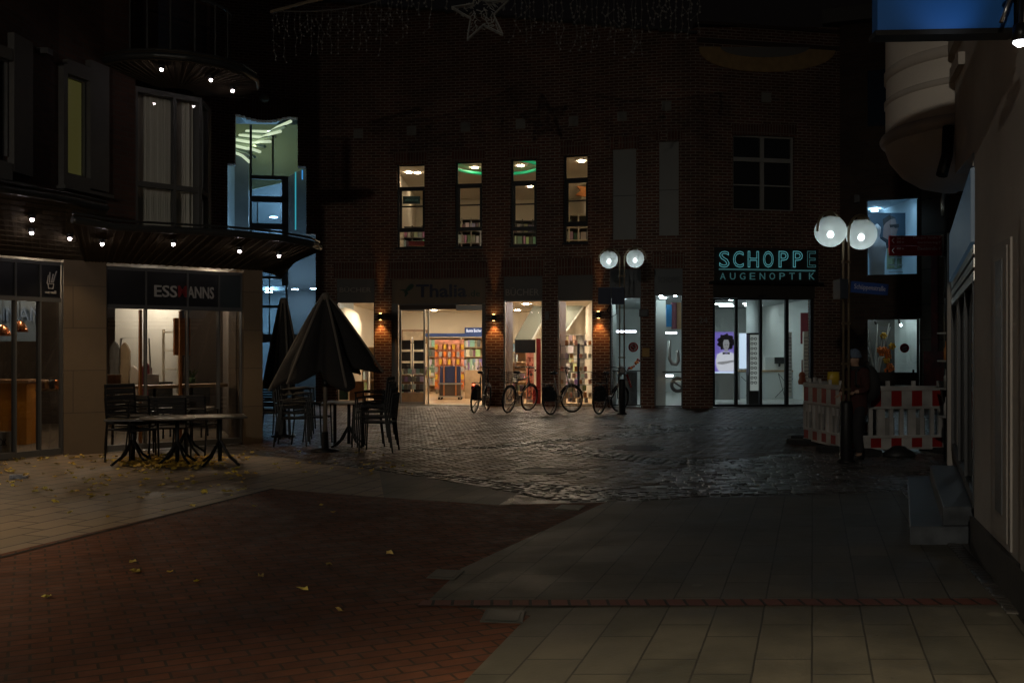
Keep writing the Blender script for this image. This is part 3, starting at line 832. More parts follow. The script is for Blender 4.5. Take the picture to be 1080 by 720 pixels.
# --- writing on the brick building
def ftext(body, px0, px1, py0, py1, m, out=.02, name='lettering', parent=None, **k):
    xm = (px0 + px1) / 2; p = FB.at(xm, (py0 + py1) / 2, out)
    w = (FB.xy(px1) - FB.xy(px0)).length; h = Z(py0, FB.dist(xm)) - Z(py1, FB.dist(xm))
    return text(name, body, p, FB.ang(xm), m, parent or bb, width=w, height=h, **k)
ftext('Thalia', 439, 491.5, 300, 313, navy, -.03, extrude=.012, bold=.02)
ftext('.de', 494, 506, 306, 312.5, leafgreen, -.03)
mb = MB()
def leafshape(cx, cy, rx, ry, a, out=-.035):
    pts = []
    for i in range(16):
        t = 2 * math.pi * i / 16; u, v = math.cos(t), math.sin(t) * (0.6 + .4 * math.cos(t))
        pts.append(FB.at(cx + (u * rx * math.cos(a) - v * ry * math.sin(a)), cy + (u * rx * math.sin(a) + v * ry * math.cos(a)), out))
    mb.plate(pts, tuple(FB.nrm(cx) * .012))
leafshape(430.5, 304.5, 7, 3.6, -.75); leafshape(425.5, 306, 5, 1.4, .1, -.033); leafshape(428, 310.5, 3.2, 2.2, -1.1, -.031)
mb.build('emblem', leafgreen, bb)
ftext('BÜCHER', 533, 568, 303, 311.5, darkgrey, -.035, extrude=.01)
ftext('BÜCHER', 358, 391, 302, 308, darkgrey, -.035, extrude=.01)
ftext('SCHOPPE', 648, 673, 295, 301, mat('faint_letter', (.09, .095, .1), .6), -.038)
ftext('SCHOPPE', 694, 717, 292, 298, MATS['faint_letter'], -.038)
ftext('24', 737, 746, 334.5, 340.5, mat('number_grey', (.25, .25, .24), .5), .012)
neon_sign = empty('neon_sign', tuple(FB.at(807, 281, .08)), 0, 'outlined cyan neon shop sign reading SCHOPPE AUGENOPTIK above sliding doors', 'neon sign')
for ch, a, b in zip('SCHOPPE', (757.5, 772, 787.5, 803.5, 820, 835, 850), (767.5, 782.5, 798.5, 814, 829.5, 844.5, 858.5)):
    ftext(ch, a, b, 265.5, 282, neon if ch != 'E' else neon2, .09, 'neon_letter', neon_sign, outline=.0085)
for ch, a in zip('AUGENOPTIK', [758 + 10.4 * i for i in range(10)]):
    ftext(ch, a, a + (5.8 if ch != 'I' else 1.8), 288, 295, neon2, .09, 'neon_letter', neon_sign, extrude=.004)
mb = MB(); FB.fbox(mb, 757, 858, 284.2, 285.7, .1, .07); mb.build('neon_bar', neon2, neon_sign)
mb = MB(); FB.fbox(mb, 753, 862, 262, 297, .05, .015); mb.build('backing_board', mat('sign_backing', (.025, .022, .02), .6), neon_sign)
# wall sconces
def sconce(px, py, lit, label):
    p = FB.at(px, py, .09); n = FB.nrm(px)
    o = empty('wall_light', tuple(p), FB.ang(px), label, 'wall light', 'up and down lights on the brick piers' if lit else None)
    mb = MB(); mb.box((0, 0, 0), (.13, .11, .17)); mb.box((0, .06, 0), (.08, .05, .1)); mb.build('housing', black_m, o, world=False, bevel=.008)
    if lit:
        for s_, e, a in ((-1, 17.0, 92), (1, 14.0, 26)):
            mb = MB(); mb.lathe([(.035, 0), (.035, .004)], (0, -.01, s_ * .087), 10, False); mb.build('lens', emis('amber_lens', (1, .5, .16), 12) if 'amber_lens' not in MATS else MATS['amber_lens'], o, world=False)
            L = bpy.data.lights.new('sconce_beam', 'SPOT'); L.energy = e if s_ < 0 else e * 1.6; L.color = (1, .40, .10); L.spot_size = R(a); L.spot_blend = .55; L.shadow_soft_size = .03
            lo = bpy.data.objects.new('beam', L); COL.objects.link(lo); lo.parent = o; lo.location = (0, .0, s_ * .10); lo.rotation_euler = (R(0) if s_ < 0 else R(180), 0, 0)
            lo.rotation_euler = (R(-10) if s_ < 0 else R(184), 0, 0)
    return o
sconce(402, 334, True, 'glowing amber wall light left of the bookshop entrance')
sconce(521.5, 335, True, 'glowing amber wall light right of the bookshop entrance')
sconce(632, 332, True, 'glowing amber wall light on the pier left of the far street lamp')
def wallbox(px, py, w, h, m, label):
    p = FB.at(px, py, .06); mb = MB(); mb.box((0, 0, 0), (w, .12, h)); mb.box((0, -.065, 0), (w * .8, .02, h * .8))
    o = mb.build('wall_box', m, None, loc=tuple(p), rz=FB.ang(px), bevel=.005); tag(o, label, 'wall box')
wallbox(577.5, 333, .12, .22, mat('box_grey', (.14, .13, .12), .5), 'small grey box on the brick pier right of the bookshop window')
wallbox(679.5, 330, .24, .2, frame_d, 'dark unlit box light on the pier between two narrow windows')
mb = MB(); FB.fbox(mb, 677.5, 685, 367, 376, .03, .002)
tag(mb.build('wall_plaque', mat('brass_plaque', (.45, .26, .05), .5), None), 'small yellow plaque on the pier between two narrow windows', 'plaque')
# roof behind
mb = MB()
poly = [(FB.xy(p).x, FB.xy(p).y + .35) for p in range(130, 886, 30)] + [(9.5, 45), (-12, 45)]
mb.prism(poly, 8.8, 8.9); mb.build('roof', mat('roof_dark', (.03, .03, .03), .8), bb)
mb = MB()
for a, b in zip(poly[-3:] + poly[:1], poly[-2:] + poly[:1]):
    if a != b: mb.face([(a[0], a[1], 0), (b[0], b[1], 0), (b[0], b[1], 8.8), (a[0], a[1], 8.8)])
mb.build('rear_wall', brick, bb, recalc=False)

# --- interiors
def inner(px0, px1, off=.36, n=8):
    r = []
    for i in range(n + 1):
        px = px0 + (px1 - px0) * i / n; v = FB.xy(px) - FB.nrm(px) * off; r.append((v.x, v.y))
    return r
def roomfrom(px0, px1, back, z0, z1, wm, cm, fm, n=8):
    f = inner(px0, px1, n=n); poly = f + [(f[-1][0], back), (f[0][0], back)]
    room(bb, poly, z0, z1, wm, cm, fm, skip=tuple(range(n)))
    return poly
roomfrom(340, 634, 39, .02, 3.0, white_w, ceil_m, floor_w)
roomfrom(408, 634, 36, 3.35, 6.95, white_w, ceil_m, floor_w)
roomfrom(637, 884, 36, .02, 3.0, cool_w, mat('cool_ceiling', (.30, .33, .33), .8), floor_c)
downlights(bb, [(-4.2, 29.3), (-3.9, 33), (-2.6, 29.4), (-2.3, 33.5), (-.95, 30.2), (-.6, 34), (.35, 28.7), (.75, 29.0), (.45, 32), (1.5, 28.3), (1.8, 29.4), (1.6, 33), (-2.9, 37), (.2, 37)], 3.0, lamp_w)
downlights(bb, [(-3.15, 30.4), (-2.9, 30.5), (-3.0, 33.5), (-1.35, 28.7), (-1.1, 29.6), (-.9, 33), (.25, 29.3), (.6, 33), (2.0, 28.6), (1.6, 32.5), (-2.2, 28.3)], 6.95, lamp_wu)
downlights(bb, [(3.2, 29), (4.25, 28.0), (4.1, 31), (5.6, 31), (6.4, 29), (7.4, 30)], 3.0, lamp_c)
for x, y in ((6.3, 32.5), (6.75, 31.8), (7.2, 33.2), (7.6, 31.5), (8.0, 33.0)):
    mb = MB(); mb.box((x, y, 2.985), (.55, .2, .02)); mb.build('ceiling_light', emis('panel_light', (.85, 1, 1), 5) if 'panel_light' not in MATS else MATS['panel_light'], bb)

# --- stair hall behind the stepped opening
hall = inner(236, 338, .36, 6)
hp = hall + [(hall[-1][0] + .3, 31.5), (hall[0][0] - .3, 31.5)]
hallw = mat('hall_wall', (.42, .5, .55), .7)
room(bb, hp, .02, 8.6, hallw, hallw, floor_c, skip=tuple(range(6)))
downlights(bb, [(-7.0, 28.7), (-6.3, 28.9), (-5.7, 28.6)], 3.3, lamp_cb, .1)
mb = MB(); mb.box((-6.6, 31.0, 3.4), (3.2, 1.0, .12)); mb.build('landing_floor', hallw, bb)
downlights(bb, [(-7.0, 29.0), (-5.9, 28.8)], 7.9, emis('hall_downlight', (.72, .95, .9), 1.6), .13)
downlights(bb, [(-6.5, 30.6), (-7.4, 30.3)], 3.3, lamp_cb, .12); downlights(bb, [(-6.7, 30.9), (-7.3, 30.5)], 5.6, lamp_cb, .12)
# curtain wall grid
def hb(x0, x1, y0, y1, a, b, mb): FB.fbox(mb, x0, x1, y0, y1, a, b)
mb = MB()
for x0, x1, y0, y1 in ((262.5, 265, 128, 431), (286.5, 288.5, 140, 183), (264, 304, 182.5, 186.5), (264, 304, 204.5, 211), (264, 304, 233.5, 240), (297, 304, 186.5, 300), (270, 271.5, 211, 233.5), (264, 302, 290, 293), (264, 302, 321, 324), (301, 303.5, 300, 431), (264, 330, 352, 361), (283, 284.5, 240, 352)):
    hb(x0, x1, y0, y1, -.42, -.5, mb)
gw = mb.build('curtain_wall', mat('curtain_frame', (.24, .30, .34), .5, .1), bb)
mb = MB(); FB.pane(mb, 265, 302, 186, 431, -.46); mb.build('pane', glass_b, gw)
mb = MB(); v = [P(x, y, 29.4) for x, y in ((225, 175), (262, 158), (262, 424), (225, 424))]; mb.plate(v, (0, .05, 0)); mb.build('side_glass', mat('milky_panel', (.24, .25, .26), .35, var=.3, scale=.8), bb)
mb = MB(); v = [P(x, y, 30.4) for x, y in ((262, 158), (303, 121), (330, 108), (330, 175), (300, 187), (262, 187))]
mb.plate(v, (0, .08, 0)); mb.build('slanted_wall', mat('grey_green_wall', (.15, .17, .15), .7), bb)
mb = MB(); v = [P(x, y, 29.6) for x, y in ((303, 187), (345, 165), (345, 424), (303, 424))]; mb.plate(v, (0, .1, 0)); mb.build('side_wall', mat('blue_grey_wall', (.11, .12, .13), .6), bb)
mb = MB(); FB.fbox(mb, 311, 312.4, 178, 240, -.50, -.54); mb.build('light_strip', neon_c, bb)
mb = MB(); FB.fbox(mb, 318.3, 319.6, 176, 186, -.50, -.54); mb.build('light_strip', neon_b, bb)
# curved ceiling with lit ribs
for i in range(9):
    t = i / 8
    mb = MB(); a = FB.at(244 + 4 * i, 156 - 3.8 * i * 0.6, -1.9); b = FB.at(262 + 5.6 * i, 166 - 5.5 * i, -.7)
    c = (a + b) / 2 + Vector((0, 0, .16))
    mb.tube([a + Vector((-.6, .3, .45)), (a + c) / 2 + Vector((0, 0, .12)), c, b], .045, 5)
    mb.build('ceiling_rib', rib_e if i % 2 == 0 else mat('rib_pale', (.45, .5, .38), .6) if 'rib_pale' not in MATS else MATS['rib_pale'], bb)
mb = MB(); v = [FB.at(x, y, -2.4) for x, y in ((236, 112), (330, 112), (330, 170), (236, 200))]
mb.plate(v, (0, .06, 0)); mb.build('vault', mat('vault_plaster', (.30, .33, .22), .7), bb)
L = bpy.data.lights.new('vault_tube', 'AREA'); L.shape = 'RECTANGLE'; L.size = 2.2; L.size_y = .1; L.energy = 2.5; L.color = (.85, 1, .62)
lo = bpy.data.objects.new('vault_tube', L); COL.objects.link(lo); lo.parent = bb; lo.location = FB.at(275, 150, -1.2) - bb.location; lo.rotation_euler = (R(150), R(20), 0)

# --- bookshop contents
def prop(name, label, cat, group=None, loc=(0, 0, 0), rz=0): return empty(name, loc, rz, label, cat, group)
def bxs(lst, name, m, parent, world=True, bevel=0):
    mb = MB()
    for c, s_ in lst: mb.box(c, s_)
    return mb.build(name, m, parent, world=world, bevel=bevel)
def mesh_of(lst):
    mb = MB()
    for c, s_ in lst: mb.box(c, s_)
    return mb
# book prototype meshes (spine out / cover out)
bproto = []
for w, h, d in ((.055, .25, .16), (.08, .22, .16), (.11, .26, .10), (.17, .25, .05)):
    mb = MB(); mb.box((0, 0, h / 2), (w, d, h)); me_o = mb.build('book', book_m, None); bproto.append((me_o, w))
first_book = list(bproto)
used_b = set()
nbk = [0]
def put_book(x, y, z, k=None, where='a shelf'):
    if nbk[0] >= 298: return .2
    nbk[0] += 1
    k = random.randrange(4) if k is None else k
    o, w = bproto[k]
    if k in used_b: o = o.copy(); COL.objects.link(o)
    used_b.add(k)
    o.location = (x + w / 2, y, z); tag(o, 'small book standing on the ' + where, 'book', 'books on the ' + where)
    return w
def bookshelf(x0, x1, y, tiers, zt, label, m=wood_l, fill=1.0, lower=0.25):
    o = prop('bookshelf', label, 'bookshelf', 'bookshelves in the lit shop', (x0, y, 0))
    w = x1 - x0; dz = (zt - lower) / tiers
    bxs([((w / 2, .17, zt / 2), (w, .02, zt))], 'back_panel', m, o, False)
    bxs([((.012, 0, zt / 2), (.024, .32, zt))], 'side_panel', m, o, False); bxs([((w - .012, 0, zt / 2), (.024, .32, zt))], 'side_panel', m, o, False)
    for i in range(tiers + 1):
        bxs([((w / 2, 0, lower + i * dz), (w - .05, .31, .025))], 'shelf', m, o, False)
    for i in range(tiers):
        x = x0 + .05
        while x < x1 - .28:
            if random.random() < fill: x += put_book(x, y - .07, lower + i * dz + .013, None, label) + .008
            else: x += .1
    return o
bookshelf(-3.05, -1.85, 35.8, 5, 1.95, 'light wood bookshelf at the back left of bookshop entrance')
bookshelf(-1.8, -.9, 35.8, 5, 1.95, 'light wood bookshelf at the back right of bookshop entrance')
bxs([((-2.0, 35.6, 2.05), (2.3, .06, .12))], 'shelf_header', bluesign, None)
tag(bpy.data.objects['shelf_header'], 'dark blue header strip above the back bookshelves', 'sign strip')
bookshelf(-.35, .45, 30.6, 5, 1.75, 'bookshelf behind the black screen in the middle shop window', fill=.8)
bookshelf(1.35, 2.3, 31.5, 6, 2.0, 'glassy bookshelf in the shop window left of amber light', alu, .8)
# picture on wall
o = prop('picture', 'framed picture on the wall inside the bookshop', 'picture', None, (-3.55, 36.2, 2.0))
bxs([((0, 0, 0), (.95, .04, .5))], 'frame', wood, o, False); bxs([((0, -.025, 0), (.85, .01, .4))], 'print', mat('pale_print', (.6, .52, .4), .6, var=.3, scale=4), o, False)
# little lit sign
o = prop('hanging_sign', 'small blue sign with white lit lettering hanging in the bookshop', 'sign', None, tuple(P(500, 348.5, 33)))
bxs([((0, 0, 0), (.62, .05, .2))], 'board', bluesign, o, False)
text('lettering', 'Bunte Bücher', tuple(P(500, 348.5, 32.96)), 0, lightbox, o, width=.5, height=.1, extrude=.004)
# card stand in the doorway
def postcard_stand(x, y, label):
    o = prop('card_stand', label, 'card stand', None, (x, y, 0))
    mb = MB(); mb.tube([(0, 0, 0), (0, 0, 1.9)], .02); mb.lathe([(.28, 0), (.28, .04)], (0, 0, 0), 14); mb.build('pole', steel, o, False)
    for i in range(5):
        for s_ in (-1, 1):
            mb = MB(); mb.box((s_ * .2, -.05, .35 + i * .33), (.3, .06, .27)); mb.build('card_pocket', [black_p, wood, book_m][i % 3 if i < 2 else 0], o, False)
    return o
mb_names = postcard_stand(P(435, 0, 28.8).x, 28.8, 'tall dark postcard stand behind the glass door of bookshop')
for i in range(24):
    x = P(424 + (i % 6) * 4.2, 0, 28.6).x; z = .25 + (i // 6) * .22
    mb = MB(); mb.box((x, 28.6, z), (.10, .1, .15), rz=random.uniform(-.3, .3)); tag(mb.build('gift_item', book_m, None), 'small colourful gift item stacked behind the glass door', 'gift item', 'gift items behind the glass door')
o = prop('display_table', 'low table carrying gift items behind the glass door', 'table', None, (P(434, 0, 28.6).x, 28.6, 0))
bxs([((0, 0, .15), (.75, .5, .3))], 'tabletop', wood_l, o, False)
# trolley with dark crates and orange straps
o = prop('book_trolley', 'wheeled trolley with dark crates and orange straps inside bookshop entrance', 'trolley', None, (P(475, 0, 30.3).x, 30.3, 0))
bxs([((0, 0, .5), (.72, .5, .04)), ((0, 0, .12), (.72, .5, .04))], 'deck', alu, o, False)
bxs([((0, 0, .78), (.62, .45, .5))], 'upper_crate', mat('navy_crate', (.02, .03, .09), .6), o, False)
bxs([((0, 0, .31), (.64, .45, .34))], 'lower_crate', mat('brown_crate', (.06, .04, .03), .6), o, False)
for s_ in (-1, 1): bxs([((s_ * .18, -.235, .6), (.04, .02, .9))], 'strap', orange_w, o, False)
for s_ in (-1, 1):
    for t in (-1, 1):
        mb = MB(); mb.torus((s_ * .3, t * .2, .06), .045, .02, 'Y', 10, 5); mb.build('caster', black_p, o, False)
# orange hanging display behind the trolley
o = prop('display_stand', 'tall display with rows of orange and pink hanging items', 'display stand', None, (P(474, 0, 32).x, 32, 0))
bxs([((0, .05, 1.05), (.95, .04, 1.6))], 'panel', pink_p, o, False)
for i in range(6):
    bxs([((0, -.02, .5 + i * .24), (.95, .05, .02))], 'rail', orange_w, o, False)
    for k in range(7):
        mb = MB(); mb.box((-.42 + k * .14, -.07, .42 + i * .24), (.09, .04, .16)); mb.build('hanging_item', [orange_p, pink_p, white_p, yellow_p][(i * 3 + k * 2) % 4], o, False)
o = prop('display_stand', 'pale low display with assorted items right of the trolley', 'display stand', None, (P(500, 0, 31).x, 31, 0))
bxs([((0, 0, .45), (.55, .4, .9))], 'cabinet', wood_l, o, False)
for k in range(8): bxs([((-.22 + .06 * k, -.05, .9 + .07 + .05 * (k % 3)), (.05, .2, .14 + .1 * (k % 3)))], 'gift_item', book_m, o, False)
for px, D, lab in ((447, 30.2, 'low round book table just behind the glass door'), (492, 33.5, 'book table at the back right of the bookshop'), (461, 34.2, 'book table at the back middle of the bookshop')):
    o = prop('book_table', lab, 'table', None, (P(px, 0, D).x, D, 0))
    mb = MB(); mb.lathe([(.38, .70), (.38, .74)], (0, 0, 0), 18, False); mb.build('tabletop', wood_l, o, False)
    mb = MB(); mb.tube([(0, 0, 0), (0, 0, .7)], .05, 8); mb.build('leg', alu, o, False)
    for k in range(14):
        a = random.uniform(0, 6.28); r_ = random.uniform(.05, .30); hh = random.uniform(.05, .32)
        mb = MB(); mb.box((o.location.x + r_ * math.cos(a), D + r_ * math.sin(a), .74 + hh / 2), (random.uniform(.08, .16), .12, hh), rz=random.uniform(-.5, .5))
        tag(mb.build('gift_item', book_m, None), 'small colourful item piled on the ' + lab, 'gift item', 'items on the ' + lab)
for i in range(26):
    D = random.uniform(27.9, 28.3); px = random.choice([random.uniform(543, 552), random.uniform(599, 622)]); z = random.choice([.12, .45, .12, .8])
    mb = MB(); mb.box((P(px, 0, D).x, D, z), (random.uniform(.07, .14), .1, random.uniform(.08, .2)), rz=random.uniform(-.4, .4)); w_ = 'middle shop window' if px < 560 else 'shop window left of amber light'
    tag(mb.build('window_item', book_m, None), 'small bright item displayed low in the ' + w_, 'gift item', 'items in the ' + w_)
# second window: black screen, roll-up banner, red banner, white screens
o = prop('display_screen', 'black screen on a white stand in the middle shop window', 'screen', None, tuple(P(554, 365, 27.9)))
bxs([((0, 0, 0), (.57, .05, .37))], 'screen', black_p, o, False); bxs([((-.28, .1, -.2), (.04, .04, .75)), ((.0, .1, -.58), (.6, .04, .03))], 'stand', white_p, o, False)
def banner(px, D, w, z0, z1, m, label, txt=None, cat='banner'):
    o = prop('roll_up_banner', label, cat, None, (P(px, 0, D).x, D, 0))
    mb = MB(); mb.box((0, 0, (z0 + z1) / 2), (w, .02, z1 - z0)); mb.build('print', m, o, False)
    mb = MB(); mb.box((0, 0, z0 / 2 + .01), (w * .9, .2, max(.05, z0))); mb.build('base', alu, o, False)
    if txt:
        text('lettering', txt, (P(px, 0, D).x, D - .02, (z0 + z1) / 2), 0, red_m, o, width=w * .8, height=(z1 - z0) * .8)
    return o
banner(559, 28.6, .22, .1, 1.45, pink_p, 'narrow pink roll-up banner with red lettering in middle window', 'T\nH\nA\nL\nI\nA')
banner(568, 28.2, .13, .06, 1.85, red_m, 'narrow bright red banner at the right of middle window')
mb = MB(); mb.box((P(566, 0, 28).x, 28, .22), (.22, .2, .42)); tag(mb.build('red_box', red_m, None), 'red box on the floor under the red banner', 'box')
# slanted escalator undersides
for x0, y0, x1, y1, w, lab in ((556, 366, 584, 316, .5, 'slanted grey stair side seen through the middle shop window'), (590, 358, 622, 312, .45, 'slanted grey stair side seen through window left of amber light')):
    a, b = P(x0, y0, 33.5), P(x1, y1, 33.5); d = (b - a).normalized(); up = Vector((-d.z, 0, d.x)) * w
    o = prop('staircase', lab, 'staircase', None, tuple(a))
    mb = MB(); mb.plate([a, b, b + up, a + up], (0, 1.1, 0)); mb.build('stair_side', mat('stair_grey', (.20, .23, .21), .5) if 'stair_grey' not in MATS else MATS['stair_grey'], o)
    mb = MB(); mb.plate([a - up * .12, b - up * .12, b, a], (0, 1.12, 0)); mb.build('stair_rail', cool_w, o)
# glass shelf display in third window
o = prop('glass_shelf', 'glass shelf display with small goods at the window left of amber light', 'shelf', None, (P(608, 0, 27.6).x, 27.7, 0))
for s_ in (-.45, 0.06, .45): bxs([((s_, 0, .85), (.03, .03, 1.7))], 'upright', steel if s_ else frame_d, o, False)
bxs([((.06, -.02, .95), (.07, .03, 1.5))], 'post_cover', navy, o, False)
for i in range(5): bxs([((0, 0, .2 + i * .36), (.95, .26, .02))], 'shelf_board', glass_b if i else wood_l, o, False)
for i in range(5):
    for k in range(7):
        if (i * 5 + k * 3) % 4: bxs([((-.4 + .13 * k, 0, .21 + i * .36 + .07), (.08, .1, .12 + .03 * (k % 2)))], 'small_goods', [orange_w, wood_l, pink_p, white_p, book_m][(i + k) % 5], o, False)
# left window (behind the parasol)
o = prop('cabinet', 'pale open cabinet low in window behind the parasol', 'cabinet', None, (P(372, 0, 28.6).x, 28.6, 0))
bxs([((-.5, 0, .5), (.05, .3, 1.0)), ((.45, 0, .5), (.05, .3, 1.0)), ((0, 0, .98), (1.0, .3, .05)), ((0, 0, .05), (1.0, .3, .05))], 'frame', white_w, o, False)
bxs([((-.28, .02, .4), (.3, .2, .6))], 'green_door', mat('bottle_green', (.02, .08, .05), .5), o, False)
bxs([((.12, .02, .35), (.4, .2, .55))], 'drawer', wood, o, False)
mb = MB(); mb.lathe([(.5, 0.0), (.5, 2.3), (.4, 2.6), (.2, 2.75), (.001, 2.8)], (P(364, 0, 30).x, 30, 0), 20); tag(mb.build('round_pillar', white_w, None), 'white rounded pillar in window behind the parasol', 'pillar')
bookshelf(P(382, 0, 31).x, P(396, 0, 31).x, 31, 4, 1.6, 'bookshelf in the window behind the parasol')
# upstairs: shelves, green ring lamp, banner
for px, D, w, zt, m in ((435, 32, 1.3, 5.5, frame_g), (497, 32, 1.2, 5.75, alu), (551, 32, 1.3, 5.7, frame_g), (610, 32, 1.2, 5.9, white_w)):
    x = P(px, 0, D).x
    o = prop('upstairs_shelf', {435: 'upstairs shelf in the leftmost lit upper window', 497: 'upstairs shelf in the second lit upper window', 551: 'upstairs shelf in the third lit upper window', 610: 'upstairs white rack in the fourth lit upper window'}[px], 'shelf', 'upstairs shelves', (x, D, 3.35))
    H = zt - 3.35
    bxs([((0, .2, H / 2), (w, .02, H))], 'back_panel', mat('shelf_back', (.10, .10, .095), .7) if 'shelf_back' not in MATS else MATS['shelf_back'], o, False)
    for i in range(5): bxs([((-w / 2 + i * w / 4, 0, H / 2), (.03, .3, H))], 'upright', m, o, False)
    for i in range(7): bxs([((0, 0, .05 + i * (H - .1) / 6), (w, .32, .025))], 'shelf_board', m, o, False)
    for i in range(6):
        xx = x - w / 2 + .06
        while xx < x + w / 2 - .28:
            xx += put_book(xx, D - .06, 3.35 + .065 + i * (H - .1) / 6, None, o['label']) + .03
mb = MB(); mb.torus((-.43, 28.85, 6.83), 1.22, .045, 'Z', 48, 8)
tag(mb.build('ring_lamp', neon_g, None), 'large green glowing ring under the upstairs ceiling', 'ring lamp')
o = prop('hanging_banner', 'dark teal banner hanging in leftmost lit upper window', 'banner', None, tuple(P(434, 211, 29)))
bxs([((0, 0, 0), (.5, .02, .22))], 'print', mat('teal_print', (.01, .05, .06), .5), o, False)
text('lettering', 'HÖRBÜCHER', tuple(P(434, 211, 28.98)), 0, mat('teal_letter', (.1, .3, .32), .5), o, width=.38, height=.07)
mb = MB(); p = P(441, 257, 28.4); mb.box(tuple(p), (.5, .3, .12)); tag(mb.build('red_cushion', red_m, None), 'red cushion on the sill of the leftmost lit upper window', 'cushion')
mb = MB(); p = P(616, 202, 29); mb.plate([p + Vector(v) for v in ((-.25, 0, -.1), (.3, 0, -.18), (.3, 0, .12), (-.2, 0, .16), (-.1, 0, .03))], (0, .15, 0)); tag(mb.build('orange_ornament', orange_w, None), 'orange hanging ornament in the fourth lit upper window', 'ornament')

# --- optician contents
o = prop('backlit_poster', 'backlit purple poster of a person with dark curly hair and white shirt', 'poster', None, tuple(P(765.5, 372, 28.2)))
c0 = P(765.5, 0, 28.2)
bxs([((0, 0, 0), (.66, .06, 1.18))], 'light_panel', purple_e, o, False)
bxs([((0, -.002, -.56), (.66, .07, .05))], 'rim', white_e, o, False)
bxs([((0, .04, -.95), (.75, .3, .75))], 'plinth', cool_w, o, False)
mb = MB(); hp_ = []
for i in range(26):
    a = 2 * math.pi * i / 26; r = .235 + .03 * math.sin(i * 2.3) + .012 * random.random(); hp_.append((r * math.cos(a), -.035, .30 + r * .95 * math.sin(a)))
mb.plate(hp_, (0, -.006, 0)); mb.build('hair', hair_e, o, False)
def outline(pts, y, m, nm, t=.005):
    mb = MB(); mb.plate([(a, y, b) for a, b in pts], (0, -t, 0)); mb.build(nm, m, o, False)
outline([(-.09, .28), (-.075, .14), (0, .08), (.075, .14), (.09, .28), (.06, .37), (-.06, .37)], -.044, skin_e, 'face')
outline([(-.05, .12), (.05, .12), (.06, .02), (-.06, .02)], -.043, skin_e, 'neck')
outline([(-.06, .04), (-.25, -.04), (-.29, -.22), (-.27, -.40), (-.2, -.52), (.2, -.52), (.27, -.40), (.29, -.22), (.25, -.04), (.06, .04), (0, -.06)], -.045, shirt_e, 'shirt')
outline([(-.10, .02), (0, -.005), (.10, .02), (.10, -.045), (0, -.03), (-.10, -.045)], -.052, black_m, 'bow_tie')
outline([(-.24, -.26), (.24, -.20), (.25, -.25), (-.1, -.33), (-.25, -.31)], -.052, skin_e, 'forearm')
outline([(-.045, .24), (-.015, .24), (-.015, .225), (-.045, .225)], -.051, black_m, 'eye'); outline([(.015, .24), (.045, .24), (.045, .225), (.015, .225)], -.051, black_m, 'eye')
outline([(-.03, .155), (.03, .155), (.0, .143)], -.051, red_m, 'mouth')
o = prop('light_panel', 'tall glowing white panel between the poster and the eyewear tower', 'light panel', None, tuple(P(785, 370, 29.5)))
bxs([((0, 0, 0), (.3, .05, 1.05))], 'panel', white_e, o, False)
o = prop('eyewear_tower', 'tall black-framed tower showing rows of spectacles inside optician', 'display tower', None, (P(795, 0, 27.6).x, 27.6, 0))
bxs([((-.155, 0, 1.0), (.03, .3, 1.98)), ((.155, 0, 1.0), (.03, .3, 1.98)), ((0, 0, .2), (.28, .3, .4)), ((0, 0, 1.97), (.34, .3, .05)), ((0, 0, .01), (.42, .34, .03))], 'frame', black_p, o, False)
bxs([((0, .05, 1.17), (.28, .05, 1.55))], 'back_panel', emis('tower_panel', (.75, .9, .85), .10), o, False)
for i in range(10):
    mb = MB(); z = .62 + i * .135
    for s_ in (-1, 1): mb.torus((s_ * .05, 0, z), .032, .010, 'Y', 10, 4)
    mb.box((0, 0, z + .01), (.04, .01, .01)); mb.build('spectacles', black_m, o, False)
o = prop('round_pillar', 'white round pillar rising behind the spectacles tower', 'pillar', None, (P(795, 0, 29.5).x, 29.5, 0))
mb = MB(); mb.lathe([(.22, 0), (.22, 3.0)], (0, 0, 0), 18); mb.build('shaft', cool_w, o, False)
o = prop('counter', 'white optician counter with thin crossing lines and wooden top', 'counter', None, (P(822, 0, 31).x, 31, 0))
bxs([((0, 0, .42), (2.6, .5, .84))], 'body', cool_w, o, False); bxs([((0, 0, .87), (2.7, .56, .05))], 'worktop', wood_l, o, False)
for a, b in (((-1.1, .1), (-.8, .8)), ((-1.25, .7), (-.6, .1)), ((-.2, .05), (.5, .8)), ((-.1, .8), (.3, .3)), ((.1, .05), (-.1, .8)), ((.8, .8), (1.25, .2)), ((.9, .1), (1.2, .8))):
    mb = MB(); mb.tube([(a[0], -.253, a[1]), (b[0], -.253, b[1])], .008, 4); mb.build('line_inlay', frame_d, o, False)
bxs([((.0, 0.1, 1.1), (.9, .3, .4))], 'upper_shelf', cool_w, o, False)
mb = MB(); p = P(822, 380, 30.9); mb.box(tuple(p), (.30, .04, .2)); mb.box((p.x, p.y, p.z - .14), (.05, .05, .1)); tag(mb.build('monitor', black_p, None), 'small black monitor on optician counter', 'monitor')
o = prop('back_room', 'beige doorway niche behind the optician counter', 'doorway', None, (P(815, 0, 35.5).x, 35.5, 0))
bxs([((0, 0, 1.05), (2.0, .06, 2.1))], 'panel', mat('beige_panel', (.32, .28, .2), .7), o, False); bxs([((.0, -.05, .95), (.8, .04, 1.8))], 'door', mat('pale_door', (.5, .5, .4), .6), o, False)
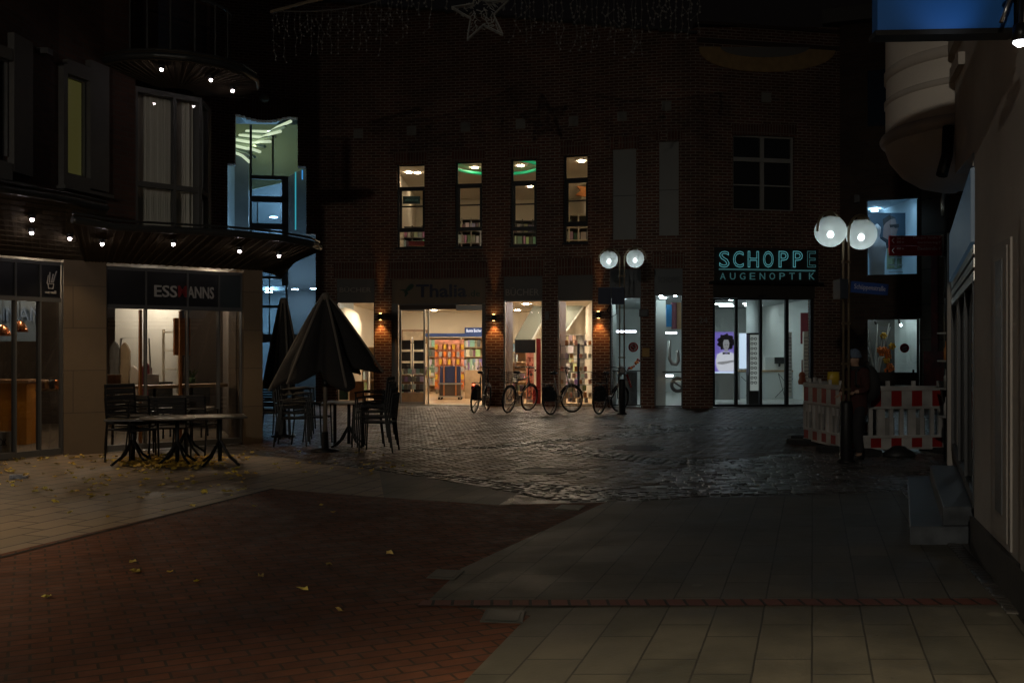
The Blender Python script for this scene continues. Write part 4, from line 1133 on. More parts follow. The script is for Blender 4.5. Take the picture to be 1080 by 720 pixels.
for px, lab in ((843, 'eyewear wall rack at right end of the optician shop'), (850, 'white eyewear rack nearest the right edge of the sliding doors')):
    o = prop('eyewear_rack', lab, 'rack', 'eyewear racks', (P(px, 0, 28.3).x, 28.3 if px > 845 else 29.4, 0))
    bxs([((0, 0, 1.1), (.16, .1, 1.9))], 'panel', white_w, o, False)
    for i in range(16):
        bxs([((0, -.06, .3 + i * .105), (.13, .03, .014))], 'spectacles', frame_d, o, False)
mb = MB(); mb.box((P(849, 0, 28.9).x, 28.9, 2.15), (.25, .05, .9)); tag(mb.build('shop_wall_panel', mat('wine_panel', (.35, .06, .08), .6), None), 'dark red wall panel at the right side of the optician shop', 'wall panel')
mb = MB(); v = G(847, 0 + 430); x = P(846, 0, 27.6).x
mb.lathe([(.10, .62), (.12, .70), (.085, .80), (.10, .88), (.07, .95), (.02, .97), (.02, 1.3)], (x, 27.6, -.05), 12, True, 1, .4)
o = mb.build('violin', mat('varnish', (.28, .06, .01), .3), None); tag(o, 'small reddish violin hanging near the right sliding door', 'violin')
# window stickers and goods in the narrow windows
for px, y0, lab in ((659, 365, 'left'), ):
    mb = MB(); mb.lathe([(.13, -.004), (.13, .004)], (0, 0, 0), 24, False, M=Matrix.Rotation(R(90), 4, 'X'))
    o = mb.build('round_sticker', redsign, None, loc=tuple(FB.at(667.5, 366, -.085)), rz=FB.ang(667)); tag(o, 'round red sticker with white mark on narrow window behind the far lamp', 'sticker')
    mb = MB(); mb.torus((0, -.008, 0), .08, .012, 'Y', 20, 4); mb.box((0, -.008, 0), (.13, .006, .022), ry=R(45)); mb.build('mark', sign_white, o, False)
o = prop('display_ledge', 'thin grey display ledge with orange flowers in window behind the far lamp', 'ledge', None, tuple(P(661, 391, 27.2)))
bxs([((0, 0, 0), (.85, .3, .03))], 'board', frame_g, o, False); bxs([((.12, .1, -.55), (.35, .1, 1.05))], 'panel', panel_bl, o, False)
for i in range(16):
    mb = MB(); mb.ball((.05 + .02 * i + random.uniform(-.05, .05), random.uniform(-.08, .08), .05 + .016 * i + random.uniform(-.04, .04)), random.uniform(.02, .045), 8, 5); mb.build('flower', [red_m, orange_p][i % 2], o, False)
for i in range(6):
    mb = MB(); mb.ball((.02 * i, -.1, -.12 - .06 * i), .035, 7, 5); mb.build('flower', red_m, o, False)
for px in (700, ):
    o = prop('display_ledge', 'grey display ledge with pale tube ornament in narrow window left of house number', 'ledge', None, tuple(P(710, 392, 27)))
    bxs([((0, 0, 0), (.62, .3, .03))], 'board', frame_g, o, False)
    mb = MB(); mb.tube([(-.1, 0, .85), (-.1, 0, .35), (-.03, 0, .22), (.08, 0, .2), (.14, 0, .3), (.12, 0, .6)], .05, 8); mb.build('tube_ornament', alu, o, False)
    mb = MB(); mb.torus((.12, -.05, -.35), .17, .05, 'Y', 20, 6); mb.box((.12, -.05, -.35), (.3, .03, .05), ry=.6); mb.build('ring_ornament', frame_g, o, False)
for a, b, m in ((703, 708.5, 'sky_print'), (708.5, 714, 'mauve_print'), (714, 719, 'sand_print')):
    if m not in MATS: mat(m, {'sky_print': (.05, .35, .8), 'mauve_print': (.25, .1, .14), 'sand_print': (.5, .33, .18)}[m], .6)
    p = P((a + b) / 2, 333, 28.0); mb = MB(); mb.box(tuple(p), (.16, .03, .75 if 'sky' not in m else .62)); tag(mb.build('wall_poster', MATS[m], None), {'sky_print': 'bright blue poster strip in narrow window left of house number', 'mauve_print': 'mauve poster strip in narrow window left of house number', 'sand_print': 'sand coloured poster strip in narrow window left of house number'}[m], 'poster')
for px, py, w in ((657, 349.5, .75), (708, 351, .3), (706, 396, .2)):
    mb = MB(); mb.box(tuple(P(px, py, 28.4)), (w, .08, .05)); tag(mb.build('tube_light', emis('tube_white', (.85, .9, 1), 5) if 'tube_white' not in MATS else MATS['tube_white'], None), {657: 'long glowing tube light in window behind the far lamp', 708: 'short glowing tube light under the poster strips', 706: 'small glowing strip low in narrow window left of house number'}[px], 'tube light')
for px0, px1, D, m, lab in ((640, 650, 27.3, cool_w, 'pale vertical partition inside narrow window behind the far lamp'), (686, 702, 26.9, cool_w, 'pale vertical partition inside narrow window left of house number'),
                       (532, 541, 28.1, white_w, 'pale upright screen at the left of the middle shop window'), (588, 597, 27.9, white_w, 'pale upright screen in the shop window left of amber light')):
    mb = MB(); a_, b_ = P(px0, 0, D), P(px1, 0, D); mb.box(((a_.x + b_.x) / 2, D, 1.45), (b_.x - a_.x, .06, 2.85)); tag(mb.build('window_partition', m, None), lab, 'partition')
downlights(bb, [(P(645, 0, 26.95).x, 26.95), (P(697, 0, 26.55).x, 26.55), (P(712, 0, 26.55).x, 26.55), (P(662, 0, 26.95).x, 26.95)], 2.98, lamp_c, .05)
downlights(bb, [(P(540, 0, 27.6).x, 27.6), (P(553, 0, 27.6).x, 27.6), (P(600, 0, 27.3).x, 27.3), (P(618, 0, 27.3).x, 27.3), (P(376, 0, 28.3).x, 28.3)], 2.98, emis('window_spot', (.95, .88, 1), 30), .05)
# ================================================================== LEFT BUILDING
lb = empty('cafe_building', (-6.2, 14.6, 0), 0, 'brick corner building with stone piers, dark shopfront and round canopy', 'building')
F1 = Facade([(-160, 12.05), (67, 14.5), (112, 14.8)], 60)
F2 = Facade([(112, 14.8), (256, 16.2), (276, 16.4)], 40)
FU = Facade([(-230, 10.2), (0, 12.6), (62, 14.0), (110, 14.9), (143, 15.4)], 40)
FR = Facade([(143, 15.4), (181, 15.8), (213, 16.15), (222, 16.9)], 40)   # round bay
# stone piers and lintel band
mb = MB()
for a, b in ((67, 90), (90, 112)): F1.fbox(mb, a, b, 0, 0, .02, -.5, zz=(2.85, 0))
mb.build('stone_pier', brickmat('stone_blocks', (.125, .088, .053), (.145, .102, .062), (.07, .05, .035), 2.0, .62, .006, rough=.75, bump=.3, noise=.15), lb)
mb = MB(); F2.fbox(mb, 256, 276, 0, 0, .04, -.6, zz=(2.85, 0)); mb.build('stone_pier', MATS['stone_blocks'], lb)
# side wall running back from the corner
mb = MB()
q = F2.xy(276); mb.prism([(q.x - .02, q.y + .1), (q.x - 2.1, q.y + 5.6), (q.x - 2.4, q.y + 5.6), (q.x - .32, q.y + .1)], 0, 3.0); mb.build('side_wall', MATS['stone_blocks'], lb)
mb = MB(); mb.prism([(-5.14, 16.95), (-7.0, 22), (-7.4, 22), (-5.5, 16.95)], 3.0, 9.6); mb.build('side_wall', brick_l, lb)
# shopfront frames
def leftfront(F, a, b, top, tr, bot, mull, fm=frame_g, w=1.6, subs=True):
    """top/transom/bottom rows given in metres"""
    mb = MB(); xs = [a] + mull + [b]
    for x in xs: F.fbox(mb, x - w / 2, x + w / 2, 0, 0, -.02, -.12, zz=(top, bot))
    for x0, x1 in zip(xs, xs[1:]):
        F.fbox(mb, x0 + w / 2, x1 - w / 2, 0, 0, -.024, -.116, zz=(top, top - .05))
        F.fbox(mb, x0 + w / 2, x1 - w / 2, 0, 0, -.024, -.116, zz=(tr + .03, tr - .03))
        F.fbox(mb, x0 + w / 2, x1 - w / 2, 0, 0, -.024, -.116, zz=(bot + .09, bot))
    fr = mb.build('shopfront_frame', fm, lb)
    for x0, x1 in zip(xs, xs[1:]):
        mb = MB(); F.fbox(mb, x0 + w / 2, x1 - w / 2, 0, 0, -.05, -.08, zz=(top - .05, tr + .03)); mb.build('fascia_panel', panel_b if not (x0 > 225 and x0 < 240) else mat('blue_black_panel', (.03, .04, .045), .4), lb)
        mb = MB(); F.pane(mb, x0 + w / 2, x1 - w / 2, 0, 0, -.07, zz=(tr - .03, bot + .09)); mb.build('pane', glass_d, fr)
    return fr
leftfront(F2, 113, 256, 2.79, 2.19, 0.02, [155, 199, 232])
leftfront(F1, -120, 66.5, 2.81, 2.26, 0.02, [-80, -40, 0, 18, 44])
# opened fold of timber door posts (warm lit)
for px in (152, 194.5):
    mb = MB(); F2.fbox(mb, px - 1.2, px + 1.2, 0, 0, -.13, -.19, zz=(2.15, .1)); mb.build('timber_post', orange_w, lb)
mb = MB(); F2.fbox(mb, 197, 214, 0, 0, -.5, -.55, zz=(2.05, 1.45)); mb.build('orange_panel', orange_w, lb)
# lettering on the fascia
def lt(F, body, x0, x1, y0, y1, m, **k):
    xm = (x0 + x1) / 2; p = F.at(xm, (y0 + y1) / 2, -.035)
    return text('lettering', body, p, F.ang(xm), m, lb, width=(F.xy(x1) - F.xy(x0)).length, height=(y1 - y0) * F.dist(xm) / FPX, extrude=.012, **k)
lt(F2, 'ESS', 164, 187.5, 301, 313, dim_white, bold=.01)
lt(F2, 'M', 189, 197.5, 301.5, 313, dim_red, bold=.01)
lt(F2, 'ANNS', 199, 226.5, 302.5, 314.5, dim_white, bold=.01)
# fries emblem
mb = MB()
for x0, y0, x1, y1 in ((51, 299, 52.5, 290), (53.5, 298, 54, 287), (55.5, 298, 57.5, 289), (57, 298, 61, 286)):
    mb.tube([F1.at(x0, y0, -.03), F1.at(x1, y1, -.03)], .009, 5)
mb.tube([F1.at(52, 299, -.03), F1.at(52.6, 304, -.03), F1.at(57.2, 304.3, -.03), F1.at(58, 299.5, -.03), F1.at(52, 299, -.03)], .008, 5)
mb.build('emblem', dim_white, lb)
lt(F1, 'eat well', 49.5, 60.5, 306.5, 309.5, dim_white)
# upper brick wall with framed windows
mb = MB()
FU.wall(mb, -230, 143, 3.38, 9.6, [(66, 90, 82, 186), (-60, 8, 53, 165)], .3)
mb.build('wall', brick_l, lb, recalc=False)
mb = MB(); mb.prism([(-6.0, 15.5), (-5.2, 16.9), (-6.9, 21.5), (-7.6, 21.5)], 5.75, 9.6); mb.build('tower_wall', brick_l, lb)
def stone_window(x0, x1, y0, y1, o, pm, depth=.09):
    mb = MB()
    for a, b, c, d in ((x0, o[0], y0, y1), (o[1], x1, y0, y1), (o[0], o[1], y0, o[2]), (o[0], o[1], o[3], y1)): FU.fbox(mb, a, b, c, d, depth, -.06)
    w = mb.build('window_surround', mat('grey_stone_frame', (.12, .115, .11), .7, var=.08) if 'grey_stone_frame' not in MATS else MATS['grey_stone_frame'], lb)
    mb = MB()
    for a, b, c, d in ((o[0], o[0] + 2.0, o[2], o[3]), (o[1] - 1.6, o[1], o[2], o[3]), (o[0] + 2, o[1] - 1.6, o[2], o[2] + 2), (o[0] + 2, o[1] - 1.6, o[3] - 2, o[3])): FU.fbox(mb, a, b, c, d, .02, -.045)
    mb.build('window_frame', frame_g, w)
    mb = MB(); FU.pane(mb, o[0] + 1.5, o[1] - 1.2, o[2] + 1.5, o[3] - 1.5, -.02); mb.build('pane', glass_d, w)
    mb = MB(); FU.fbox(mb, x0 - 2, x1 + 1.5, y1, y1 + 3.5, depth + .06, -.05); mb.build('sill', MATS['grey_stone_frame'], w)
    mb = MB(); FU.pane(mb, o[0] + .3, o[1] - .3, o[2] + .5, o[3] - .5, -.06); mb.build('curtain', pm, w)
stone_window(61.5, 110, 67.5, 201, (66, 90, 82, 186), emis('lit_curtain', (.50, .46, .12), .055))
stone_window(-70, 28, 40, 184, (-60, 8, 53, 165), mat('dark_curtain2', (.03, .03, .03), .9))
mb = MB(); FU.fbox(mb, 38, 44, 52, 58, .16, .002); mb.build('wall_lamp', frame_g, lb)
# round bay with tall curtained panes
mb = MB()
zt, zb, zm = 5.62, 3.36, 4.12
for x in (143.8, 184.5, 211.5, 221.3): FR.fbox(mb, x - 1.6, x + 1.6, 0, 0, .0, -.1, zz=(zt, zb))
for x0, x1 in ((145.4, 182.9), (186.1, 209.9), (213.1, 219.7)):
    for z in (zb + .04, zm, zt - .04): FR.fbox(mb, x0, x1, 0, 0, -.005, -.095, zz=(z + .04, z - .04))
by = mb.build('bay_window', frame_g, lb)
for x0, x1 in ((145, 183), (186, 210), (213, 220)):
    mb = MB(); FR.pane(mb, x0, x1, 0, 0, -.05, zz=(zt - .05, zb + .05)); mb.build('pane', glass, by)
# pleated curtains
def curtain(F, x0, x1, z0, z1, out, m, n=16, amp=.025):
    mb = MB(); pts = []
    for i in range(n * 4 + 1):
        px = x0 + (x1 - x0) * i / (n * 4); v = F.xy(px) + F.nrm(px) * (out + amp * math.sin(i * math.pi / 2 + .6 * math.sin(i)))
        pts.append(v)
    for a, b in zip(pts, pts[1:]): mb.face([(a.x, a.y, z0), (b.x, b.y, z0), (b.x, b.y, z1), (a.x, a.y, z1)])
    mb.build('curtain', m, by, recalc=False)
cur = mat('bay_curtain', (.75, .73, .66), .9)
curtain(FR, 139, 184, zb + .05, zt - .05, -.22, cur, 18); curtain(FR, 184, 214, zb + .05, zt - .05, -.22, cur, 11)
mb = MB(); FR.fbox(mb, 143, 222, 0, 0, .05, -.2, zz=(zb, zb - .12)); mb.build('bay_sill', frame_g, lb)
mb = MB(); mb.prism([(-6.1, 16.4), (-5.2, 17.0), (-6.2, 20), (-7.4, 20)], zb - .1, zb); mb.build('bay_floor', frame_d, lb)
mb = MB(); mb.face([(-7.0, 18.6, zb), (-5.8, 18.6, zb), (-5.8, 18.6, zt), (-7.0, 18.6, zt)]); mb.build('bay_rear_wall', mat('bay_dim_wall', (.2, .2, .18), .8), lb)
L = bpy.data.lights.new('bay_lamp', 'POINT'); L.energy = 14; L.color = (.85, .95, .8); L.shadow_soft_size = .08
lo = bpy.data.objects.new('bay_lamp', L); COL.objects.link(lo); lo.parent = lb; lo.location = Vector((-5.65, 17.7, 5.2)) - lb.location

# --- canopies (ribbed underside rising to a metal edge)
def canopy(inner_pts, outer_pts, label_part, ribs=3, th=.09, along=False):
    """inner/outer lists of (x,y,z) of equal length"""
    def lerpl(pts, t):
        n = len(pts) - 1; i = min(n - 1, int(t * n)); return Vector(pts[i]).lerp(Vector(pts[i + 1]), t * n - i)
    N = ribs * (len(inner_pts) - 1)
    mb = MB()
    for i in range(N):
        a0, a1 = lerpl(inner_pts, i / N), lerpl(inner_pts, (i + 1) / N); b0, b1 = lerpl(outer_pts, i / N), lerpl(outer_pts, (i + 1) / N)
        up = Vector((0, 0, th))
        mb.hexa([a0, b0, b1, a1, a0 + up, b0 + up, b1 + up, a1 + up])
    c = mb.build('canopy', canopy_m, lb)
    mb = MB()
    if along:
        for k in range(1, 12):
            mb.tube([lerpl(inner_pts, i / N).lerp(lerpl(outer_pts, i / N), k / 12) + Vector((0, 0, .0)) for i in range(N + 1)], .013, 5)
    for i in range(0 if not along else N + 1, N + 1):
        a, b = lerpl(inner_pts, i / N), lerpl(outer_pts, i / N)
        d = (b - a); s_ = Vector((-d.y, d.x, 0)).normalized() * .012; dn = Vector((0, 0, -.014))
        mb.hexa([a - s_ + dn, b - s_ + dn, b + s_ + dn, a + s_ + dn, a - s_ + Vector((0, 0, .01)), b - s_ + Vector((0, 0, .01)), b + s_ + Vector((0, 0, .01)), a + s_ + Vector((0, 0, .01))])
    mb.build('rib', canopy_m, c)
    mb = MB(); pts = [lerpl(outer_pts, i / (2 * N)) + Vector((0, 0, th / 2)) for i in range(2 * N + 1)]
    mb.tube(pts, .055, 8); mb.tube([p + Vector((0, 0, .09)) for p in pts], .018, 6)
    mb.build('edge_pipe', canopy_e, c)
    return lambda u, v: lerpl(inner_pts, u).lerp(lerpl(outer_pts, u), v)
def V3(px, py, D): return tuple(P(px, py, D))
in1 = [tuple(F1.xy(x)[:2]) + (2.86,) for x in (-160, -80, 0, 67, 100)]
out1 = [V3(-260, 172, 10.0), V3(-120, 187, 11.2), V3(0, 203, 12.3), V3(70, 214, 13.5), V3(112, 223, 14.2)]
c1 = canopy(in1, out1, 'canopy', 8, along=True)
in2 = [tuple(F1.xy(90)[:2]) + (2.84,), tuple(F1.xy(112)[:2]) + (2.84,), tuple(F2.xy(150)[:2]) + (2.84,), tuple(F2.xy(200)[:2]) + (2.84,), tuple(F2.xy(250)[:2]) + (2.84,), tuple(F2.xy(272)[:2]) + (2.84,), (q.x + .0, q.y + .5, 2.84), (q.x - .05, q.y + 1.6, 2.84)]
out2 = [V3(76, 235, 13.1), V3(122, 243, 13.5), V3(180, 246, 14.0), V3(240, 249, 14.5), V3(295, 254, 15.0), V3(328, 260, 15.6), V3(337, 264, 16.6), V3(318, 266, 18.2)]
c2 = canopy(in2, out2, 'canopy', 6)
# upper round canopy with balcony rail
cx, cy = -5.35, 15.9
inr = []; outr = []
for i in range(9):
    a = R(-128 + 172 * i / 8)
    inr.append((cx + .25 * math.cos(a), cy + .25 * math.sin(a), 5.66)); outr.append((cx + 1.25 * math.cos(a), cy + 1.25 * math.sin(a) * 1.0, 5.80))
c3 = canopy(inr, outr, 'canopy', 4, .14)
mb = MB(); rail = []
for i in range(25):
    a = R(-128 + 150 * i / 24); rail.append((cx + .82 * math.cos(a), cy + .82 * math.sin(a)))
mb.tube([(x, y, 6.92) for x, y in rail], .025, 6)
for x, y in rail[::4]: mb.tube([(x, y, 5.9), (x, y, 6.92)], .016, 6)
rl = mb.build('balcony_rail', frame_g, lb)
mb = MB()
for (a, b), (c, d) in zip(rail, rail[1:]): mb.face([(a, b, 6.0), (c, d, 6.0), (c, d, 6.85), (a, b, 6.85)])
mb.build('glass_infill', glass_d, rl, recalc=False)
def find_uv(f, px, py):
    best = None
    for i in range(61):
        for j in range(3, 38):
            p = f(i / 60, j / 40)
            if p.y < 1: continue
            e = (540 + FPX * p.x / p.y - px) ** 2 + (HY - FPX * (p.z - .12 - CH) / p.y - py) ** 2
            if best is None or e < best[0]: best = (e, p)
    return best[1]
# canopy spots: glowing bulb plus its light
def canopy_spot(p, e=2.2):
    p = p + Vector((0, 0, -.03))
    mb = MB(); mb.lathe([(.045, .05), (.045, 0), (.03, -.005)], tuple(p), 10, False); h = mb.build('spot_housing', frame_d, lb)
    mb = MB(); mb.ball(tuple(p + Vector((0, 0, -.015))), .026, 8, 6); mb.build('bulb', spot_e, h)
    L = bpy.data.lights.new('spot_beam', 'SPOT'); L.energy = e; L.color = (1, .72, .42); L.spot_size = R(98); L.spot_blend = .8; L.shadow_soft_size = .03
    lo = bpy.data.objects.new('spot_beam', L); COL.objects.link(lo); lo.parent = lb; lo.location = p + Vector((0, 0, -.07)) - lb.location
for px, py in ((34, 233.5), (33, 246.5), (72.5, 253), (107, 258)): canopy_spot(find_uv(c1 if px < 100 else c2, px, py) + Vector((0, 0, -.06)), 9)
for px, py in ((184, 260.5), (253, 266), (294, 271)): canopy_spot(find_uv(c2, px, py) + Vector((0, 0, -.06)), 9)
for px, py in ((172.5, 74), (222.5, 85), (245, 97)): canopy_spot(find_uv(c3, px, py) + Vector((0, 0, -.06)), .9)

# --- café interior
rp = [tuple((F1.xy(-160) - F1.nrm(-100) * .2)[:2]), tuple((F1.xy(67) - F1.nrm(60) * .2)[:2]), tuple((F2.xy(112) - F2.nrm(120) * .3)[:2]), tuple((F2.xy(256) - F2.nrm(250) * .25)[:2]), (-6.1, 20.5), (-12.5, 20.5), (-12.5, 13.5)]
cafe_w = mat('cafe_wall', (.10, .075, .055), .8, var=.15)
room(lb, rp, .02, 2.86, cafe_w, mat('cafe_ceiling', (.08, .065, .05), .8), mat('cafe_floor', (.12, .09, .06), .5, var=.2), skip=(0, 1, 2))
mb = MB(); mb.box((-7.15, 19.6, 1.35), (1.3, .06, 2.6)); mb.build('pale_partition', mat('pale_cafe_wall', (.62, .60, .54), .8), lb)
mb = MB(); mb.box((-5.85, 18.9, 1.25), (.75, .06, 2.4)); mb.box((-6.35, 19.9, 1.3), (.9, .05, 2.5)); mb.build('dark_partition', mat('dark_cafe_wall', (.03, .022, .018), .8), lb)
for x, y, e, c in ((-6.9, 18.9, 22, (1, .92, .78)), (-5.3, 17.5, 3, (1, .6, .3)), (-8.6, 16.0, 7, (1, .66, .33)), (-7.6, 15.6, 3, (1, .62, .3))):
    L = bpy.data.lights.new('cafe_lamp', 'POINT'); L.energy = e; L.color = c; L.shadow_soft_size = .05
    lo = bpy.data.objects.new('cafe_lamp', L); COL.objects.link(lo); lo.parent = lb; lo.location = Vector((x, y, 2.6)) - lb.location
    mb = MB(); mb.ball((x, y, 2.7), .05, 8, 6); mb.build('ceiling_bulb', lamp_w, lb)
# coat rack with garments
o = prop('clothes_rack', 'metal rack with pale and dark garments behind the dark shopfront', 'clothes rack', None, (P(140, 0, 18.4).x, 18.4, 0))
mb = MB(); mb.tube([(-.35, 0, 0), (-.22, 0, 1.75), (.3, 0, 1.75), (.38, 0, 0)], .015, 6); mb.tube([(-.2, 0, 1.75), (-.45, 0, .1)], .012, 6); mb.build('frame', steel, o, False)
def garment(x, z, w, h, m, label):
    mb = MB(); n = 10; a = []
    prof = [(0, 0), (.25, .06), (.5, .16), (.5, .5), (.42, .55), (.44, 1)]
    L_ = [(-p * w * .62, -q * h * .9) for p, q in prof]; Rr = [(p * w * .62, -q * h * .9) for p, q in reversed(prof)]
    mb.plate([(u, -.03, v) for u, v in L_ + Rr[:-1]], (0, .07, 0)); g = mb.build('garment', m, None, bevel=.008, loc=(o.location.x + x, o.location.y - .04 + x * .3, z))
    tag(g, label, 'garment')
garment(-.28, 1.7, .3, .95, mat('grey_wool', (.12, .12, .12), .9), 'grey long garment at left on the clothes rack')
garment(-.12, 1.68, .32, 1.1, mat('beige_wool', (.35, .27, .18), .9), 'beige long garment second on the clothes rack')
garment(.02, 1.25, .34, .75, mat('white_wool', (.6, .55, .5), .9), 'white short garment hanging lower on the clothes rack')
garment(.24, 1.3, .3, .75, mat('wine_wool', (.14, .03, .04), .9), 'wine red short garment at right on the clothes rack')
o = prop('ladder_shelf', 'white ladder shelf standing behind the dark shopfront', 'shelf', None, (P(180, 0, 17.8).x, 17.8, 0))
mb = MB()
for s_ in (-.13, .13): mb.box((s_, 0, .95), (.03, .05, 1.9))
mb.build('upright', white_w, o, False)
for i in range(6): bxs([((0, 0, .2 + i * .33), (.23, .2, .02))], 'shelf_board', white_w, o, False)
o = prop('window_bar', 'long wooden bar table along the inside of the dark shopfront', 'bar table', None, (-5.4, 16.2, 0))
mb = MB()
for a, b in ((118, 150), (150, 200), (200, 235), (235, 250)): F2.fbox(mb, a, b, 0, 0, -.35, -.75, zz=(.98, .93))
mb.build('tabletop', wood_l, o)
mb = MB()
for x in (130, 175, 215, 245): F2.fbox(mb, x, x + 2, 0, 0, -.5, -.55, zz=(.93, .02))
mb.build('leg', black_m, o)
def chair_in(px, D, lab):
    c_ = prop('bar_chair', lab, 'chair', 'chairs inside the dark shopfront', (P(px, 0, D).x, D, 0))
    bxs([((0, 0, .47), (.42, .42, .04))], 'seat', black_p, c_, False); bxs([((0, .2, .78), (.42, .03, .4))], 'backrest', black_p, c_, False)
    for sx in (-.18, .18):
        for sy in (-.18, .18): bxs([((sx, sy, .235), (.025, .025, .45))], 'leg', black_m, c_, False)
chair_in(165, 17.2, 'black chair inside the dark shopfront below the ladder shelf')
chair_in(205, 17.4, 'black chair inside the dark shopfront near the right pier')
for px, D, lab, m in ((120, 16.0, 'brown box on the window bar at its left end', wood), (160, 16.3, 'small white box on the window bar', white_p), (203, 16.7, 'small potted plant on the window bar', green_p)):
    mb = MB(); p = P(px, 0, D)
    if m is green_p:
        mb.lathe([(.05, 0), (.06, .09)], (p.x, D, .98), 10)
        for k in range(9): mb.tube([(p.x, D, 1.06), (p.x + random.uniform(-.08, .08), D + random.uniform(-.08, .08), 1.2)], .012, 4)
    else: mb.box((p.x, D, 1.06), (.22, .14, .16), rz=.3)
    tag(mb.build('potted_plant' if m is green_p else 'box', m, None), lab, 'plant' if m is green_p else 'box')
# counter, copper lamps, mirror lettering behind the left doors
o = prop('yellow_counter', 'yellow counter behind the glass doors at the far left', 'counter', None, (P(10, 0, 16.2).x, 16.2, 0))
bxs([((-.75, 0, .50), (2.3, .5, 1.0))], 'body', yellow_m, o, False); bxs([((-.75, 0, 1.03), (2.4, .6, .05))], 'worktop', wood, o, False)
for px, py in ((3, 350), (21, 346)):
    p = P(px, py, 15.6); o = prop('pendant_lamp', 'copper pendant lamp ' + ('at the very left edge over the yellow counter' if px == 3 else 'behind the second glass door over the yellow counter'), 'pendant lamp', 'copper pendant lamps', tuple(p))
    mb = MB(); mb.lathe([(.02, .12), (.07, .08), (.11, 0), (.12, -.06), (.115, -.06), (.10, 0), (.06, .07), (.001, .10)], (0, 0, 0), 14); mb.build('lamp_shade', copper, o, False)
    mb = MB(); mb.ball((0, 0, -.02), .035, 8, 6); mb.build('bulb', emis('pendant_bulb', (1, .75, .5), 14) if 'pendant_bulb' not in MATS else MATS['pendant_bulb'], o, False)
    mb = MB(); mb.tube([(0, 0, .1), (0, 0, 2.86 - p.z)], .006, 5); mb.build('cord', black_m, o, False)
o = prop('wall_shelf', 'small wall shelf with jars behind the third glass door', 'shelf', None, tuple(P(52, 411, 15.6)))
bxs([((0, 0, 0), (.35, .2, .03))], 'board', wood_l, o, False)
for i in range(4): mb = MB(); mb.lathe([(.035, .015), (.04, .12), (.025, .16)], (-.12 + .08 * i, 0, 0), 8); mb.build('jar', [wood, wood_l, black_p, copper][i], o, False)
o = prop('lit_sign', 'pale blue back-to-front letters glowing behind the left glass doors', 'sign', None, tuple(P(14, 332, 17)))
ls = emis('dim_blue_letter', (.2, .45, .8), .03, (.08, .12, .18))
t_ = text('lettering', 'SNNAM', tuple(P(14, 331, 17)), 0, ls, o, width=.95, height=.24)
mb = MB(); mb.box((0, .1, 0), (.8, .02, .9)); mb.build('panel', mat('steel_blue_panel', (.08, .12, .17), .5), o, False)
# menu stand by the doors
o = prop('pavement_sign', 'small white menu board standing at the left photo edge', 'sign', None, tuple(G(1, 484)))
bxs([((0, 0, .22), (.3, .05, .34))], 'board', mat('dim_board', (.3, .29, .28), .6), o, False); bxs([((0, 0, .03), (.32, .25, .06))], 'foot', black_p, o, False)
text('lettering', '% OK', tuple(G(1, 484) + Vector((0, -.03, .24))), 0, frame_d, o, width=.2, height=.1, extrude=.002)
mb = MB(); p = G(82, 477.5); mb.box((p.x, p.y, .06), (.12, .03, .08)); tag(mb.build('vent_grille', white_p, None), 'small white grille at the foot of the left stone pier', 'grille')

# ================================================================== BUILDING BEHIND THE BARRIER
nb = empty('corner_shop_building', (9.8, 26, 0), 0, 'dark shop building behind barrier with blue-lit upper window', 'building')
FN = Facade([(886, 26.62), (972, 25.9)], 30)
FS = Facade([(972, 25.7), (1002, 24.9), (1120, 24.5)], 30)
zN = FN.z
mb = MB(); FN.wall(mb, 886, 972, 0, 10.2, [(914, 968.5, 209, 290), (915, 970, 336, 408)], .3); mb.build('wall', brickmat('umber_brick', (.055, .03, .02), (.08, .045, .03), (.06, .05, .04), .25, .078, .01), nb, recalc=False)
mb = MB(); FS.wall(mb, 972, 1120, 0, 10.2, [], .5)
mb.build('stone_pier', brickmat('brown_stone', (.10, .075, .05), (.125, .09, .06), (.03, .022, .016), 3.0, .9, .012, bump=.5, noise=.3), nb, recalc=False)
mb = MB(); FS.fbox(mb, 983, 990, 0, 0, .03, .005, zz=(4.0, .2)); FS.fbox(mb, 975, 998, 0, 0, .028, .003, zz=(1.5, .3)); mb.build('red_graphic', mat('faded_red', (.16, .018, .014), .7, var=.6, scale=3), nb)
mb = MB(); FN.fbox(mb, 868, 926, 11, 26, .35, -.3); mb.build('eaves', mat('eave_grey', (.12, .11, .10), .7), nb)
mb = MB(); FN.fbox(mb, 915, 939, 74, 133, .02, -.02); mb.build('dark_window', mat('blue_black_glass', (.012, .02, .04), .1), nb)
mb = MB(); FN.fbox(mb, 901, 907, 206, 214, .1, .0); mb.build('vent', frame_d, nb)
def nwin(y0, y1, fm):
    mb = MB()
    FN.fbox(mb, 914, 915.2, y0, y1, -.1, -.16); FN.fbox(mb, 967, 969.5, y0, y1, -.1, -.16); FN.fbox(mb, 915.2, 967, y0, y0 + 1, -.104, -.156); FN.fbox(mb, 915.2, 967, y1 - 1, y1, -.104, -.156)
    w = mb.build('shop_window', fm, nb); mb = MB(); FN.pane(mb, 915, 968, y0 + 1, y1 - 1, -.13); mb.build('pane', glass, w)
nwin(209, 290, frame_d); nwin(336, 407.5, frame_d)
def nroom(z0, z1, wm, cm, back=31.5, x0=889, x1=1010):
    a, b = FN.xy(x0), FN.xy(970)
    poly = [(a.x, a.y + .32), (b.x, b.y + .32), (b.x + .3, b.y + .32), (b.x + .3, back), (a.x, back)]
    room(nb, poly, z0, z1, wm, cm, floor_c, skip=(0, 1))
bluew = mat('blue_room_wall', (.45, .55, .6), .7)
nroom(3.35, 5.65, bluew, bluew); nroom(.02, 2.55, cool_w, cool_w)
